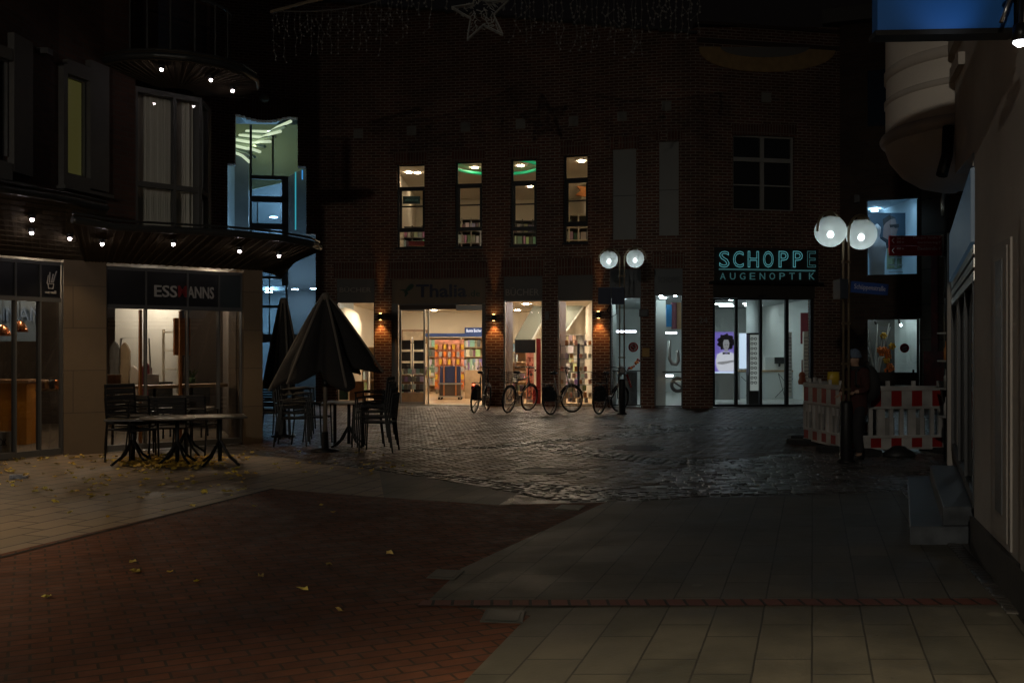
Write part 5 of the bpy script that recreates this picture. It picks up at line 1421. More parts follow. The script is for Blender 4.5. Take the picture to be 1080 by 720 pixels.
downlights(nb, [(9.7, 26.75), (10.3, 26.75), (10.6, 29.1), (9.6, 30)], 5.6, lamp_cb, .10)
downlights(nb, [(9.6, 27.0), (10.4, 27.4), (10.1, 29.2)], 2.55, lamp_c, .07)
o = prop('portrait_poster', 'large dark poster of a head wearing sunglasses in the blue upper window', 'poster', None, tuple(P(938, 243, 27.61))); o.scale = (1.19,) * 3
def pl(pts, y, m, nm, t=.004):
    mb = MB(); mb.plate([(a, y, b) for a, b in pts], (0, -t, 0)); mb.build(nm, m, o, False)
bxs([((.08, .02, 0), (1.15, .03, .82))], 'print', mat('poster_teal', (.02, .045, .07), .5), o, False)
pl([(-.16, -.36), (-.14, .05), (-.10, .24), (.02, .31), (.14, .26), (.17, .12), (.20, .02), (.17, -.02), (.16, -.10), (.12, -.14), (.04, -.13), (.03, -.36)], -.0, mat('poster_skin', (.16, .11, .10), .7), 'face')
pl([(-.14, .10), (-.16, .26), (0, .36), (.15, .29), (.02, .25), (-.08, .18)], -.006, mat('poster_hair', (.02, .018, .02), .8), 'hair')
pl([(.0, .13), (.22, .15), (.22, .07), (.13, .05), (.10, .09), (.02, .06)], -.006, black_m, 'sunglasses')
pl([(-.42, -.36), (-.30, -.2), (-.16, -.15), (.03, -.25), (.06, -.36)], -.004, mat('poster_coat', (.012, .02, .03), .8), 'shirt')
o = prop('clothes_rail', 'rail of garments low in the blue upper window', 'clothes rail', None, (P(946, 0, 28.08).x, 28.08, 3.4)); o.scale = (1.19,) * 3
mb = MB(); mb.tube([(-.75, 0, 0), (-.75, 0, 1.0), (.5, 0, 1.0), (.5, 0, 0)], .02, 6); mb.build('frame', steel, o, False)
for i in range(11): bxs([((-.15 + i * .06, 0, .66), (.045, .35, .62))], 'garment', cloth_m, o, False)
for i in range(5): bxs([((.1, -.22, .25 + i * .17), (.75, .02, .02))], 'rail_bar', steel, o, False)
o = prop('mannequin', 'grey mannequin torso at left of the blue upper window', 'mannequin', None, (P(925, 0, 27.25).x, 27.25, 3.4)); o.scale = (1.19,) * 3
mb = MB(); mb.lathe([(.05, 0), (.17, .05), (.18, .5), (.22, .75), (.2, .88), (.07, .98), (.06, 1.05), (.09, 1.15), (.09, 1.24), (.02, 1.32)], (0, 0, 0), 14, True, 1, .6); mb.build('torso', mat('mannequin_grey', (.25, .25, .25), .6), o, False)
# lower window display
o = prop('dark_backdrop', 'dark backdrop panel in the lower shop window behind barrier', 'panel', None, (P(929, 0, 27.37).x, 27.37, 0)); o.scale = (1.19,) * 3
bxs([((0, 0, 1.05), (.62, .05, 2.0))], 'panel', mat('slate_panel', (.06, .06, .055), .8), o, False)
o = prop('flower_arrangement', 'orange flowers on silvery branches in the lower shop window', 'flower arrangement', None, (P(934, 0, 26.89).x, 26.89, 0)); o.scale = (1.19,) * 3
mb = MB()
for i in range(14):
    a = random.uniform(-.45, .25); mb.tube([(-.2, 0, .5), (-.2 + a * .5, random.uniform(-.1, .1), 1.1), (-.15 + a, random.uniform(-.1, .1), random.uniform(1.1, 1.95))], .012, 5)
mb.build('branch', mat('silver_branch', (.5, .5, .48), .5), o, False)
for i, (px, py) in enumerate(((932, 354), (933, 369), (930, 372), (936, 371), (941, 365), (935, 380), (938, 386), (936, 391), (940, 388), (928, 369), (937, 376))):
    p = P(px, py, 26.77); mb = MB(); cx_, cz_ = (p.x - o.location.x) / 1.19, p.z / 1.19
    for k in range(6):
        a = k * math.pi / 3 + i; mb.ball((cx_ + .05 * math.cos(a), -.1 + random.uniform(-.02, .02), cz_ + .05 * math.sin(a)), .032, 7, 5, 1, .5, 1)
    mb.ball((cx_, -.13, cz_), .025, 6, 4); mb.build('flower', [orange_p, yellow_p][i in (0, 4, 5)], o, False)
mb = MB(); mb.tube([(-.35, 0, 0), (-.2, 0, .55), (-.05, 0, 0)], .02, 5); mb.build('stand', black_m, o, False)
def sticker(px, py, D, r, lab):
    o = prop('round_sticker', lab, 'sticker', None, tuple(P(px, py, D)))
    mb = MB(); mb.lathe([(r, -.004), (r, .004)], (0, 0, 0), 24, False, M=Matrix.Rotation(R(90), 4, 'X')); mb.build('disc', redsign, o, False)
    mb = MB(); mb.box((0, -.008, .02), (r * 1.1, .006, r * .22), ry=R(-20)); mb.box((0, -.008, -r * .35), (r * 1.0, .006, r * .22), ry=R(-20)); mb.build('mark', sign_white, o, False)
sticker(954, 367, 25.95, .12, 'round red sticker with white strokes on lower window behind barrier')
for px in (923, 948):
    o = prop('track_spot', 'ceiling spotlight ' + ('at left' if px == 923 else 'glowing at the middle') + ' in the lower window behind barrier', 'spotlight', None, tuple(P(px, 340, 26.89)))
    mb = MB(); mb.tube([(0, 0, .1), (0, 0, 0), (.03, -.03, -.05)], .03, 8); mb.build('housing', black_m, o, False)
    if px == 948: mb = MB(); mb.ball((.035, -.05, -.07), .028, 8, 6); mb.build('bulb', lamp_c, o, False)
mb = MB(); FN.fbox(mb, 905, 968, 0, 0, .5, .46, zz=(.95, .62)); FN.fbox(mb, 905, 968, 0, 0, .5, .46, zz=(.55, .2))
for x in (908, 935, 962): FN.fbox(mb, x, x + 2, 0, 0, .45, .40, zz=(1.02, 0))
tag(mb.build('board_fence', mat('dark_board', (.045, .04, .036), .8), None), 'low dark board fence behind the striped barrier', 'fence')

# ================================================================== RIGHT BUILDING (cream plaster)
rb = empty('cream_building', (4.2, 8.0, 0), 0, 'cream plastered building at right with rounded corner bay', 'building')
def wx(D): return 1.24 + .3 * D
dirw = Vector((.3, 1, 0)).normalized(); nrw = Vector((-dirw.y, dirw.x, 0))
# lower wall with plinth, from behind the camera up to the pier
mb = MB(); mb.prism([(wx(1), 1), (wx(7.55), 7.55), (wx(7.55) + .35, 7.55 - .1), (wx(1) + .35, 1 - .1)], .28, 3.05); mb.build('wall', plaster, rb)
mb = MB(); mb.prism([(wx(1) - .03, 1), (wx(7.58) - .03, 7.58), (wx(7.58) + .33, 7.48), (wx(1) + .33, .9)], 0, .28); mb.build('plinth', plinth_m, rb)
mb = MB(); mb.prism([(wx(1), 1), (wx(8.55), 8.55), (wx(8.55) + 1.2, 8.2), (wx(1) + 1.2, .7)], 3.05, 9.5); mb.build('upper_wall', plaster, rb)
# casing (door surround) on the wall
def onw(D, out, z): v = Vector((wx(D), D, z)) + nrw * out; return v
def wb(mb, D0, D1, z0, z1, o0, o1):
    c = []
    for z in (z0, z1):
        for D, o_ in ((D0, o0), (D1, o0), (D1, o1), (D0, o1)): c.append(onw(D, o_, z))
    mb.hexa(c)
mb = MB(); wb(mb, 6.12, 6.72, .3, 2.24, .012, -.01); wb(mb, 6.18, 6.66, .34, 2.20, .022, .016); fr_ = mb.build('casing', plaster_t, rb)
mb = MB(); wb(mb, 6.3, 6.52, .5, 2.12, .024, .030); mb.build('casing_inset', mat('blue_grey_inset', (.14, .145, .15), .5), fr_)
mb = MB(); wb(mb, 4.2, 5.75, .0, 2.35, .025, -.01); mb.build('door_surround', plaster_t, rb)
mb = MB(); wb(mb, 4.35, 5.6, .1, 2.2, .023, .035); mb.build('door', mat('grey_door', (.12, .12, .12), .5), rb)
# recessed corner shopfront
g0, g1 = P(1026, 0, 7.62), P(1003, 0, 12.0)
g0 = Vector((g0.x, g0.y, 0)); g1 = Vector((g1.x, g1.y, 0)); gd = (g1 - g0).normalized(); gn = Vector((-gd.y, gd.x, 0))
def gb(mb, t0, t1, z0, z1, o0, o1):
    c = []; L_ = (g1 - g0).length
    for z in (z0, z1):
        for t, o_ in ((t0, o0), (t1, o0), (t1, o1), (t0, o1)):
            v = g0 + gd * t + gn * o_; c.append((v.x, v.y, z))
    mb.hexa(c)
LG = (g1 - g0).length
mb = MB(); gb(mb, -.1, LG, 2.36, 2.92, .02, -.1); mb.build('fascia', emis('blue_sheen_fascia', (.20, .40, .60), .02, (.22, .26, .3)), rb)  # bluish reflection on the fascia glass is put in as faint emission
mb = MB()
for z in (2.34, 2.24, 2.14): gb(mb, -.1, LG - .1, z - .07, z, .0, -.06 - .0)
mb.build('roller_box', alu, rb)
mb = MB()
for t in (0, 1.35, 2.7, LG - .06): gb(mb, t, t + .06, .33, 2.07, .0, -.07)
gb(mb, .06, LG - .06, .33, .42, -.004, -.066)
w = mb.build('corner_window', frame_d, rb)
mb = MB(); v = [g0 + gn * -.03, g1 + gn * -.03]
mb.face([(v[0].x, v[0].y, .4), (v[1].x, v[1].y, .4), (v[1].x, v[1].y, 2.07), (v[0].x, v[0].y, 2.07)]); mb.build('pane', glass_d, w)
mb = MB(); gb(mb, LG, LG + .22, 0, 2.95, .04, -.2); mb.build('corner_post', plaster_t, rb)
mb = MB(); mb.prism([(g0.x + .1, g0.y + .1), (g1.x + .1, g1.y), (5.95, 13.2), (7.4, 13.2), (7.4, 7.8)], .01, .3); mb.build('shop_floor', floor_c, rb)
mb = MB(); mb.box((7.4, 10.2, 1.6), (.1, 5.4, 3)); mb.prism([(5.36, 12.05), (5.98, 13.3), (7.4, 13.3), (7.4, 13.4), (5.9, 13.4), (5.3, 12.15)], .02, 3.0); mb.build('shop_wall', mat('dim_shop_wall', (.05, .05, .05), .8), rb)
mb = MB(); mb.prism([(g0.x - .0, g0.y), (g1.x + .2, g1.y), (g1.x + 3, g1.y), (g0.x + 3, g0.y)], 2.95, 3.05); mb.build('soffit', plaster, rb)
o = prop('bottle_rack', 'pale rack of slim bottles behind the corner shop glass', 'rack', None, (5.85, 12.5, .3))
for z in (.4, .75, 1.1, 1.45): bxs([((0, 0, z), (.9, .3, .02))], 'shelf_board', white_p, o, False)
for i in range(24):
    mb = MB(); mb.lathe([(.03, 0), (.03, .14), (.012, .18), (.012, .24)], (-.4 + (i % 8) * .11, 0, .41 + (i // 8) * .35), 8); mb.build('bottle', [white_p, orange_w, alu][i % 3], o, False)
L = bpy.data.lights.new('rack_lamp', 'POINT'); L.energy = 2.5; L.color = (.8, .95, 1); L.shadow_soft_size = .05
lo = bpy.data.objects.new('rack_lamp', L); COL.objects.link(lo); lo.parent = rb; lo.location = Vector((5.7, 11.9, 2.2)) - rb.location
# rounded corner bay
bx_, by_ = wx(9.2) + .17, 9.3
def bay(prof, nm, m, a0=70, a1=330, seg=26, sq=False):
    """surface of revolution (r,z) round the corner bay axis"""
    mb = MB(); rings = []
    for r, z in prof:
        ring = []
        for k in range(seg + 1):
            a = R(a0 + (a1 - a0) * k / seg); ring.append(mb.bm.verts.new((bx_ + r * math.cos(a), by_ + r * 1.25 * math.sin(a), z)))
        rings.append(ring)
    for i in range(len(rings) - 1):
        for k in range(seg):
            f = mb.bm.faces.new([rings[i][k], rings[i][k + 1], rings[i + 1][k + 1], rings[i + 1][k]]); f.smooth = True
    return mb.build(nm, m, rb)
bay([(.001, 3.02), (.15, 3.03), (.33, 3.09), (.48, 3.20), (.58, 3.34), (.62, 3.46), (.62, 3.48)], 'bay_corbel', plaster)
bay([(.62, 3.48), (.655, 3.50), (.672, 3.54), (.655, 3.58), (.62, 3.60)], 'bay_moulding', plaster_t)
bay([(.62, 3.60), (.62, 3.86)], 'bay_wall', plaster)
bay([(.62, 3.86), (.632, 3.865), (.632, 3.91), (.62, 3.92)], 'bay_moulding', plaster_t)
bay([(.615, 3.92), (.615, 4.10)], 'bay_wall', plaster)
bay([(.615, 4.10), (.632, 4.105), (.632, 4.19), (.62, 4.20)], 'bay_moulding', plaster_t)
bay([(.62, 4.20), (.62, 9.4)], 'bay_wall', plaster)
mb = MB()
for z0, z1, o_ in ((3.84, 3.94, .05), (4.07, 4.22, .06)): wb(mb, 8.0, 8.5, z0, z1, o_, -.01)
mb.build('string_course', plaster_t, rb)
mb = MB(); p = Vector((wx(8.6) - .05, 8.6, 3.12)); mb.tube([p + Vector((.0, 0, .35)), p + Vector((-.02, -.02, .1)), p + Vector((-.08, -.05, -.08))], .05, 8); mb.build('down_pipe', black_m, rb)
# steps
for D0, D1, x0, z in ((7.86, 10.95, None, .15), (7.75, 10.7, None, .30)):
    if z < .2: poly = [(3.14, 7.86), (4.36, 10.97), (5.6, 10.97), (4.2, 7.86)]
    else: poly = [(3.42, 7.90), (4.50, 10.72), (5.6, 10.72), (4.2, 7.90)]
    mb = MB(); mb.prism(poly, 0 if z < .2 else .15, z); mb.build('door_step', step_m, rb, bevel=.006)
# blue box sign high on the wall near the camera with its bracket and spot
o = empty('projecting_sign', tuple(P(995, 12, 5.6)), 0, 'dark blue lit sign panel jutting out at the top right corner', 'sign')
zb_ = Z(35, 5.6); x0_, x1_ = P(924, 0, 5.6).x, P(1063, 0, 5.6).x
ang_ = 0.16
mb = MB(); mb.box(((x0_ + x1_) / 2, 5.6, zb_ + .35), (x1_ - x0_, .10, .70), rz=-.06); mb.build('sign_face', mat('blue_sign_face', (.01, .11, .40), .5), o)
mb = MB(); mb.box(((x0_ + x1_) / 2, 5.6, zb_ - .012), (x1_ - x0_ + .03, .13, .03), rz=-.06); mb.box((x1_ + .02, 5.58, zb_ + .35), (.03, .14, .74)); mb.build('rim', black_m, o)
mb = MB(); a = P(1056, 24, 5.4); b = P(1068, -10, 5.4); mb.tube([a, b], .012, 8); mb.tube([P(1062, -6, 5.4), P(1095, -6, 5.8)], .02, 8); mb.build('bracket', steel, o)
L = bpy.data.lights.new('sign_spot', 'SPOT'); L.energy = .8; L.color = (.75, .85, 1); L.spot_size = R(75); L.spot_blend = 1; L.shadow_soft_size = .03
lo = bpy.data.objects.new('sign_spot', L); COL.objects.link(lo); lo.parent = o; pp = P(1030, 62, 5.15); lo.location = pp - o.location; lo.rotation_euler = (R(155), 0, 0)
mb = MB(); mb.lathe([(.02, -.05), (.03, .03)], tuple(pp + Vector((0, -.02, -.03))), 10); 
bm_ = mb.bm; bm_.free()
lo.location = P(1034, 30, 5.22) - o.location; lo.rotation_euler = (R(125), 0, R(8))
o = empty('spotlight', tuple(P(1076, 36, 5.3)), 0, 'small bright spotlight at the right photo edge below the blue sign', 'spotlight')
mb = MB(); mb.lathe([(.035, 0), (.045, -.09)], (.0, 0, .05), 12); mb.tube([(0, 0, .05), (.02, .02, .2), (.2, .15, .22)], .012, 6); mb.build('housing', black_m, o, False)
mb = MB(); mb.lathe([(.036, -.045), (.033, -.05)], (0, 0, 0), 12); mb.ball((0, 0, -.04), .03, 10, 6); mb.build('lens', emis('spot_lens', (.95, .95, 1), 8), o, False)
L = bpy.data.lights.new('shop_spot', 'SPOT'); L.energy = .8; L.color = (1, .9, .8); L.spot_size = R(110); L.spot_blend = .7; L.shadow_soft_size = .03
lo = bpy.data.objects.new('shop_spot', L); COL.objects.link(lo); lo.parent = o; lo.location = (0, 0, -.09)
# ================================================================== STREET LAMPS
def twin_lamp(loc, rz, H, label, energy):
    o = empty('street_lamp', loc, rz, label, 'street lamp', 'twin globe street lamps')
    mb = MB(); mb.lathe([(.12, 0), (.12, .03), (.085, .05), (.082, .80), (.07, .84), (.001, .84)], (0, 0, 0), 16); mb.build('base_post', post_m, o, False)
    for s_ in (-1, 1):
        pts = [(s_ * .055, 0, .6), (s_ * .055, 0, H)]
        for i in range(1, 15):
            a = math.pi * i / 14 * 1.02; pts.append((s_ * (.32 - .265 * math.cos(a)), 0, H + .265 * math.sin(a)))
        mb = MB(); mb.tube(pts, .017, 8); mb.build('pipe', pole_m, o, False)
        g_ = MB(); g_.ball((s_ * .32, 0, H), .212, 24, 16); g_ = g_.build('globe', globe_m, o, False)
        mb = MB(); mb.lathe([(.05, .24), (.06, .2), (.09, .17), (.03, .16)], (s_ * .32, 0, H), 12); mb.build('cap', pole_m, g_, False)
        mb = MB(); mb.ball((s_ * .32, 0, H - .045), .042, 12, 8); mb.build('bulb', bulb_c, g_, False)
        mb = MB(); mb.tube([(s_ * .32, 0, H + .2), (s_ * .32, 0, H)], .03, 8); mb.build('holder', white_p, g_, False)
    for z in (H - .4, 1.9, 1.35, 1.0):
        mb = MB(); mb.box((0, 0, z), (.17, .03, .03)); mb.build('crossbar', pole_m, o, False)
    return o
lampA = twin_lamp((4.57, 13.62, 0), R(33), 3.14, 'near street lamp with two white globes standing by the barrier', 1)
p = G(656, 437)
lampB = twin_lamp((p.x, p.y, 0), R(-22), 3.68, 'far street lamp with two white globes in front of the bookshop', 1)
# clamps, ring and sign on the far lamp
o = empty('sign_clamp', (p.x, p.y - .12, .95), 0, 'pale metal band low on the far street lamp', 'clamp')
mb = MB(); mb.lathe([(.1, 0), (.1, .05)], (0, .12, .0), 12); mb.lathe([(.1, .14), (.1, .18)], (0, .12, .0), 12); mb.build('band', steel, o, False)
mb = MB(); mb.box((0, .12, .10), (.1, .1, .2)); mb.build('sleeve', white_p, o, False)
o = empty('direction_sign', tuple(P(646, 312, 23.4)), 0, 'dark blue double sign fixed across the far street lamp', 'sign')
for s_ in (-1, 1):
    mb = MB(); mb.box((s_ * .16 - .03, 0, 0), (.30, .03, .40)); mb.build('plate', mat('night_blue', (.008, .018, .06), .5) if 'night_blue' not in MATS else MATS['night_blue'], o, False, bevel=.006)
mb = MB(); mb.tube([(-.05, .03, -.2), (-.12, .0, -.35), (-.02, 0, -.5), (.1, 0, -.42), (.08, 0, -.2)], .012, 5); mb.build('cable', black_m, o, False)
# blue street-name sign on the near lamp
sa = P(917, 304, 13.35)
o = empty('street_name_sign', tuple(P(898, 302, 13.5)), 0, 'blue street name plate reading Schüppenstraße on the near lamp', 'street sign')
mb = MB(); mb.box((sa.x, sa.y, sa.z), (.50, .02, .15), ry=R(5)); mb.build('plate', bluesign, o)
t_ = text('lettering', 'Schüppenstraße', (sa.x, sa.y - .016, sa.z), 0, mat('sign_pale', (.5, .5, .62), .5), o, width=.42, height=.085, extrude=.002); t_.rotation_euler = (R(90), R(5), 0)
mb = MB(); b_ = P(886.5, 305, 13.45); mb.box(tuple(b_), (.10, .32, .26)); mb.box((b_.x - .055, b_.y - .16, b_.z), (.015, .03, .30)); mb.build('side_plate', mat('dark_plate', (.02, .025, .035), .4), o)
# red wayfinding sign on its post
wp = G(998.5, 486)
o = empty('wayfinding_sign', (wp.x, wp.y, 0), 0, 'red street direction sign with white lettering on a slim post', 'signpost')
mb = MB(); mb.tube([(0, 0, 0), (0, 0, 3.72)], .035, 10); mb.lathe([(.045, 2.26), (.045, 2.34)], (0, 0, 0), 10); mb.build('post', mat('post_grey', (.10, .10, .095), .4, .5), o, False)
mb = MB(); mb.tube([(0, 0, 3.72), (-.02, 0, 3.76), (-.06, 0, 3.6), (-.05, 0, 3.4)], .03, 8); mb.build('cap', alu, o, False)
for i, (z, w) in enumerate(((3.05, .76), (2.91, .76))):
    mb = MB(); mb.box((-.42, 0, z), (w, .03, .135)); pl_ = mb.build('arrow_plate', redsign, o, False)
    mb = MB(); mb.tube([(-.735, -.02, z + .035), (-.765, -.02, z), (-.735, -.02, z - .035)], .006, 4); mb.build('arrow', sign_white, pl_, False)
mb = MB(); mb.box((-.065, -.01, 2.98), (.022, .05, .3)); mb.build('bracket', steel, o, False)
def st_(b, x, z, w, h): text('lettering', b, (wp.x + x, wp.y - .018, z), 0, mat('red_sign_text', (.8, .65, .65), .5) if 'red_sign_text' not in MATS else MATS['red_sign_text'], o, width=w, height=h, extrude=.002)
st_('Daruper Straße P', -.28, 3.085, .38, .042); st_('Gerichtsring P', -.25, 3.02, .32, .042); st_('Davidstraße P', -.25, 2.94, .32, .042)
st_('200 m', -.65, 3.08, .10, .03); st_('300 m', -.65, 3.03, .10, .03); st_('400 m', -.65, 2.94, .10, .03)

# ================================================================== PARASOLS
def parasol(loc, label, ztop, zhem, rhem, ribs, pole_h=2.3, closed=True, seed=1, skew=(0, 0)):
    rnd = random.Random(seed)
    o = empty('parasol', loc, 0, label, 'parasol', 'folded dark parasols on the terrace')
    mb = MB(); mb.tube([(0, 0, 0), (0, 0, ztop - .05)], .034, 10); mb.build('pole', mat('parasol_pole', (.20, .165, .13), .5, .3) if 'parasol_pole' not in MATS else MATS['parasol_pole'], o, False)
    mb = MB(); mb.lathe([(.22, 0), (.22, .03), (.06, .05), (.05, .3)], (0, 0, 0), 16); mb.build('base', black_m, o, False)
    # folded cloth: deep pleats between the ribs
    N = ribs * 8; rows = 16
    mb = MB(); grid = []
    hem = [rhem * rnd.uniform(.78, 1.1) for _ in range(ribs)]; hz = [zhem + rnd.uniform(-.10, .30) for _ in range(ribs)]
    for j in range(rows + 1):
        t = j / rows; row = []
        for k in range(N):
            a = 2 * math.pi * k / N; f = (k % 8) / 8; i0 = k // 8; i1 = (i0 + 1) % ribs
            pl = abs(math.cos(math.pi * f)); pl = pl ** 1.3          # 1 on a rib, 0 between
            re = hem[i0] * (1 - f) + hem[i1] * f; ze = hz[i0] * (1 - f) + hz[i1] * f
            r = .045 + (re - .045) * (t ** .92) * ((.42 if not closed else .38) + (.58 if not closed else .62) * pl)
            r *= 1 + .05 * math.sin(5 * t + 1.7 * i0) * t + .03 * math.sin(11 * t + k)
            z = ztop + (ze - ztop) * t + (.22 * (1 - pl)) * t * t * (1 if not closed else .5)
            row.append(mb.bm.verts.new((r * math.cos(a) + skew[0] * t * t, r * math.sin(a) + skew[1] * t * t, z)))
        grid.append(row)
    for j in range(rows):
        for k in range(N):
            f = mb.bm.faces.new([grid[j][k], grid[j][(k + 1) % N], grid[j + 1][(k + 1) % N], grid[j + 1][k]]); f.smooth = True
    co = mb.build('canopy', canvas, o, False)
    md = co.modifiers.new('thick', 'SOLIDIFY'); md.thickness = .006
    mb = MB(); mb.lathe([(.001, .06), (.05, .05), (.075, .0), (.07, -.05)], (0, 0, ztop), 12); mb.build('cap', umb_rib, o, False)
    for i in range(ribs):
        a = 2 * math.pi * i / ribs
        mb = MB(); pts = []
        for j in range(0, rows + 1, 2):
            t = j / rows; r = .045 + (hem[i] - .045) * (t ** .92) + .008; pts.append((r * math.cos(a) + skew[0] * t * t, r * math.sin(a) + skew[1] * t * t, ztop + (hz[i] - ztop) * t))
        mb.tube(pts, .02, 6); mb.build('rib', umb_rib, o, False)
        if not closed:
            m_ = pts[4]; mb = MB(); mb.tube([(0, 0, 1.05), (m_[0] * .9, m_[1] * .9, m_[2] - .03)], .012, 6); mb.build('strut', umb_rib, o, False)
    mb = MB(); mb.lathe([(.05, .98), (.05, 1.1)], (0, 0, 0), 10); mb.build('slider', black_m, o, False)
    return o
u0 = G(343, 476)
parasol((u0.x, u0.y, 0), 'half folded dark parasol with pale ribs by the bistro table', 2.34, .93, 1.02, 6, closed=False, seed=4)
u1 = Vector(((299 - 540) / FPX * 17.6, 17.6, 0))
parasol((u1.x, u1.y, 0), 'narrow tightly folded parasol behind the half folded one', 2.40, .72, .34, 6, closed=True, seed=9)

# ================================================================== TERRACE FURNITURE
def make_chair(label, arm=True):
    t = empty('terrace_chair', (0, 0, 0), 0, label, 'chair', 'dark metal terrace chairs')
    for sx in (-.24, .24):
        mb = MB(); mb.tube([(sx, -.24, 0), (sx, -.22, .44), (sx, -.21, .66)], .012, 6); mb.build('leg', black_m, t, False)
        mb = MB(); mb.tube([(sx, .27, 0), (sx, .22, .44), (sx, .27, .88)], .012, 6); mb.build('leg', black_m, t, False)
        mb = MB(); mb.tube([(sx, -.23, .66), (sx, -.1, .675), (sx, .23, .655)], .014, 6); mb.build('armrest', black_m, t, False)
    mb = MB(); mb.box((0, 0, .45), (.46, .46, .022)); mb.tube([(-.23, -.22, .44), (.23, -.22, .44)], .011, 6); mb.build('seat', blackf, t, False)
    mb = MB(); n = 8
    for i in range(n):
        z0, z1 = .52 + i * .36 / n, .52 + (i + .8) * .36 / n
        mb.box((0, .235 + (z0 - .44) * .09, (z0 + z1) / 2), (.46, .012, z1 - z0))
    mb.tube([(-.24, .27, .88), (.24, .27, .88)], .012, 6)
    mb.build('backrest', blackf, t, False)
    return t
chair0 = make_chair('x'); used = [False]
def chair(px, py, rz, label, z=0, dx=0, dy=0):
    if used[0]: c = copy_tree(chair0)
    else: c = chair0; used[0] = True
    g = G(px, py); c.location = (g.x + dx, g.y + dy, z); c.rotation_euler = (0, 0, rz); c['label'] = label
    return c
# stacks by the parasol
for k in range(4): chair(309, 470, R(95), ['bottom', 'second', 'third', 'top'][k] + ' chair of the dark stack left of the parasol pole', z=k * .085, dx=.03 * k)
for k in range(4): chair(399, 476, R(-95), ['bottom', 'second', 'third', 'top'][k] + ' chair of the dark stack right of the bistro table', z=k * .08, dx=-.025 * k)
chair(330, 468, R(80), 'single dark chair between the left stack and the parasol pole')
chair(291, 462, R(100), 'dark chair beside the stone pier behind the left stack')
chair(281, 458, R(170), 'dark chair half hidden behind the right stone pier')
chair(387, 470, R(-80), 'single dark chair tucked at the bistro table right side')
# cafe chairs by the shopfront
for k in range(3): chair(140, 487, R(60), ['bottom', 'middle', 'top'][k] + ' chair of the stack at the left end of terrace tables', z=k * .09)
chair(180, 484, R(190), 'dark chair behind the middle terrace table')
chair(207, 480, R(175), 'dark chair behind the terrace tables near the shopfront')
chair(160, 480, R(150), 'dark chair between stack and shopfront glass')

def bistro_table(px, py, w, d, h, label, m, rz=0, round_=False, D=None):
    g = G(px, py); t = empty('terrace_table', (g.x, g.y, 0), rz, label, 'table', 'terrace tables')
    mb = MB()
    if round_: mb.lathe([(w / 2, h - .02), (w / 2 + .008, h - .01), (w / 2, h), (.001, h)], (0, 0, 0), 28)
    else: mb.box((0, 0, h - .012), (w, d, .025))
    mb.build('tabletop', m, t, False)
    mb = MB(); mb.tube([(-.0, 0, .05), (.0, 0, h - .03)], .028, 8); mb.build('column', black_m, t, False)
    for k in range(4):
        a = R(45 + 90 * k); mb = MB(); mb.tube([(0, 0, .34), (.16 * math.cos(a), .16 * math.sin(a), .12), (.33 * math.cos(a), .33 * math.sin(a), .01)], .018, 6); mb.build('leg', black_m, t, False)
    return t
tt = mat('tabletop_grey', (.05, .04, .03), .35, var=.15); tp = mat('tabletop_pale', (.26, .22, .17), .45, var=.1); td = mat('tabletop_dark', (.06, .055, .05), .4, var=.2)
bistro_table(140, 489, .62, .62, .62, 'leftmost terrace table among stacked chairs', tt, .2)
bistro_table(187, 491, .95, .95, .65, 'round dark terrace table in the middle of the group', td, .1, True)
bistro_table(232, 490, .66, .66, .66, 'rightmost terrace table with slanted legs by the pier', tt, .35)
bistro_table(196, 479, .7, .7, .69, 'square terrace table behind the round dark one', tt, .1)
tb = bistro_table(368, 471, .76, .6, .72, 'pale-topped bistro table beside the parasol pole', tp, 0)
for k, dx in enumerate((-.22, .22)):
    mb = MB(); mb.tube([(dx, 0, 0), (dx, 0, .7)], .028, 6); mb.build('leg', black_m, tb, False)

# ================================================================== LEAVES
lp = []
for i in range(5):
    mb = MB(); n = 9; r = random.uniform(.03, .05); pts = []
    for k in range(n):
        a = 2 * math.pi * k / n; rr = r * (1 if k % 2 else .62) * random.uniform(.8, 1.1)
        pts.append((rr * math.cos(a), rr * math.sin(a) * .85, .006 + .02 * random.random()))
    c = mb.bm.verts.new((0, 0, .004)); vs = [mb.bm.verts.new(p_) for p_ in pts]
    for k in range(n): mb.bm.faces.new([c, vs[k], vs[(k + 1) % n]])
    lp.append(mb.build('fallen_leaf', leaf_m, None))
cnt = 0
def leaf(px, py):
    global cnt
    o = lp[cnt % 5]
    if cnt >= 5: o = o.copy(); COL.objects.link(o)
    cnt += 1
    g = G(px, py); o.location = (g.x, g.y, .012); o.rotation_euler = (random.uniform(-.3, .3), random.uniform(-.3, .3), random.uniform(0, 6.28)); s_ = random.uniform(.7, 1.25); o.scale = (s_, s_, s_)
    w_ = 'red clinker street' if py > 598 - px * .24 and py > 516 else 'pale terrace slabs' if px < 260 else 'paving near the folded parasols'
    tag(o, 'yellow fallen leaf lying on the ' + w_, 'leaf', 'fallen leaves on the ' + w_)
for px, py in ((347, 597), (208, 615), (357, 647), (275, 610), (50, 632)): leaf(px, py)
while cnt < 295:
    r_ = random.random()
    if r_ < .80:
        px, py = random.uniform(-10, 262), 480 + abs(random.gauss(0, 24))
        if py > 580 - px * .22: continue
    elif r_ < .97: px, py = random.uniform(230, 440), random.uniform(477, 502)
    else: px, py = random.uniform(40, 420), random.uniform(530, 640)
    leaf(px, py)
mb = MB()
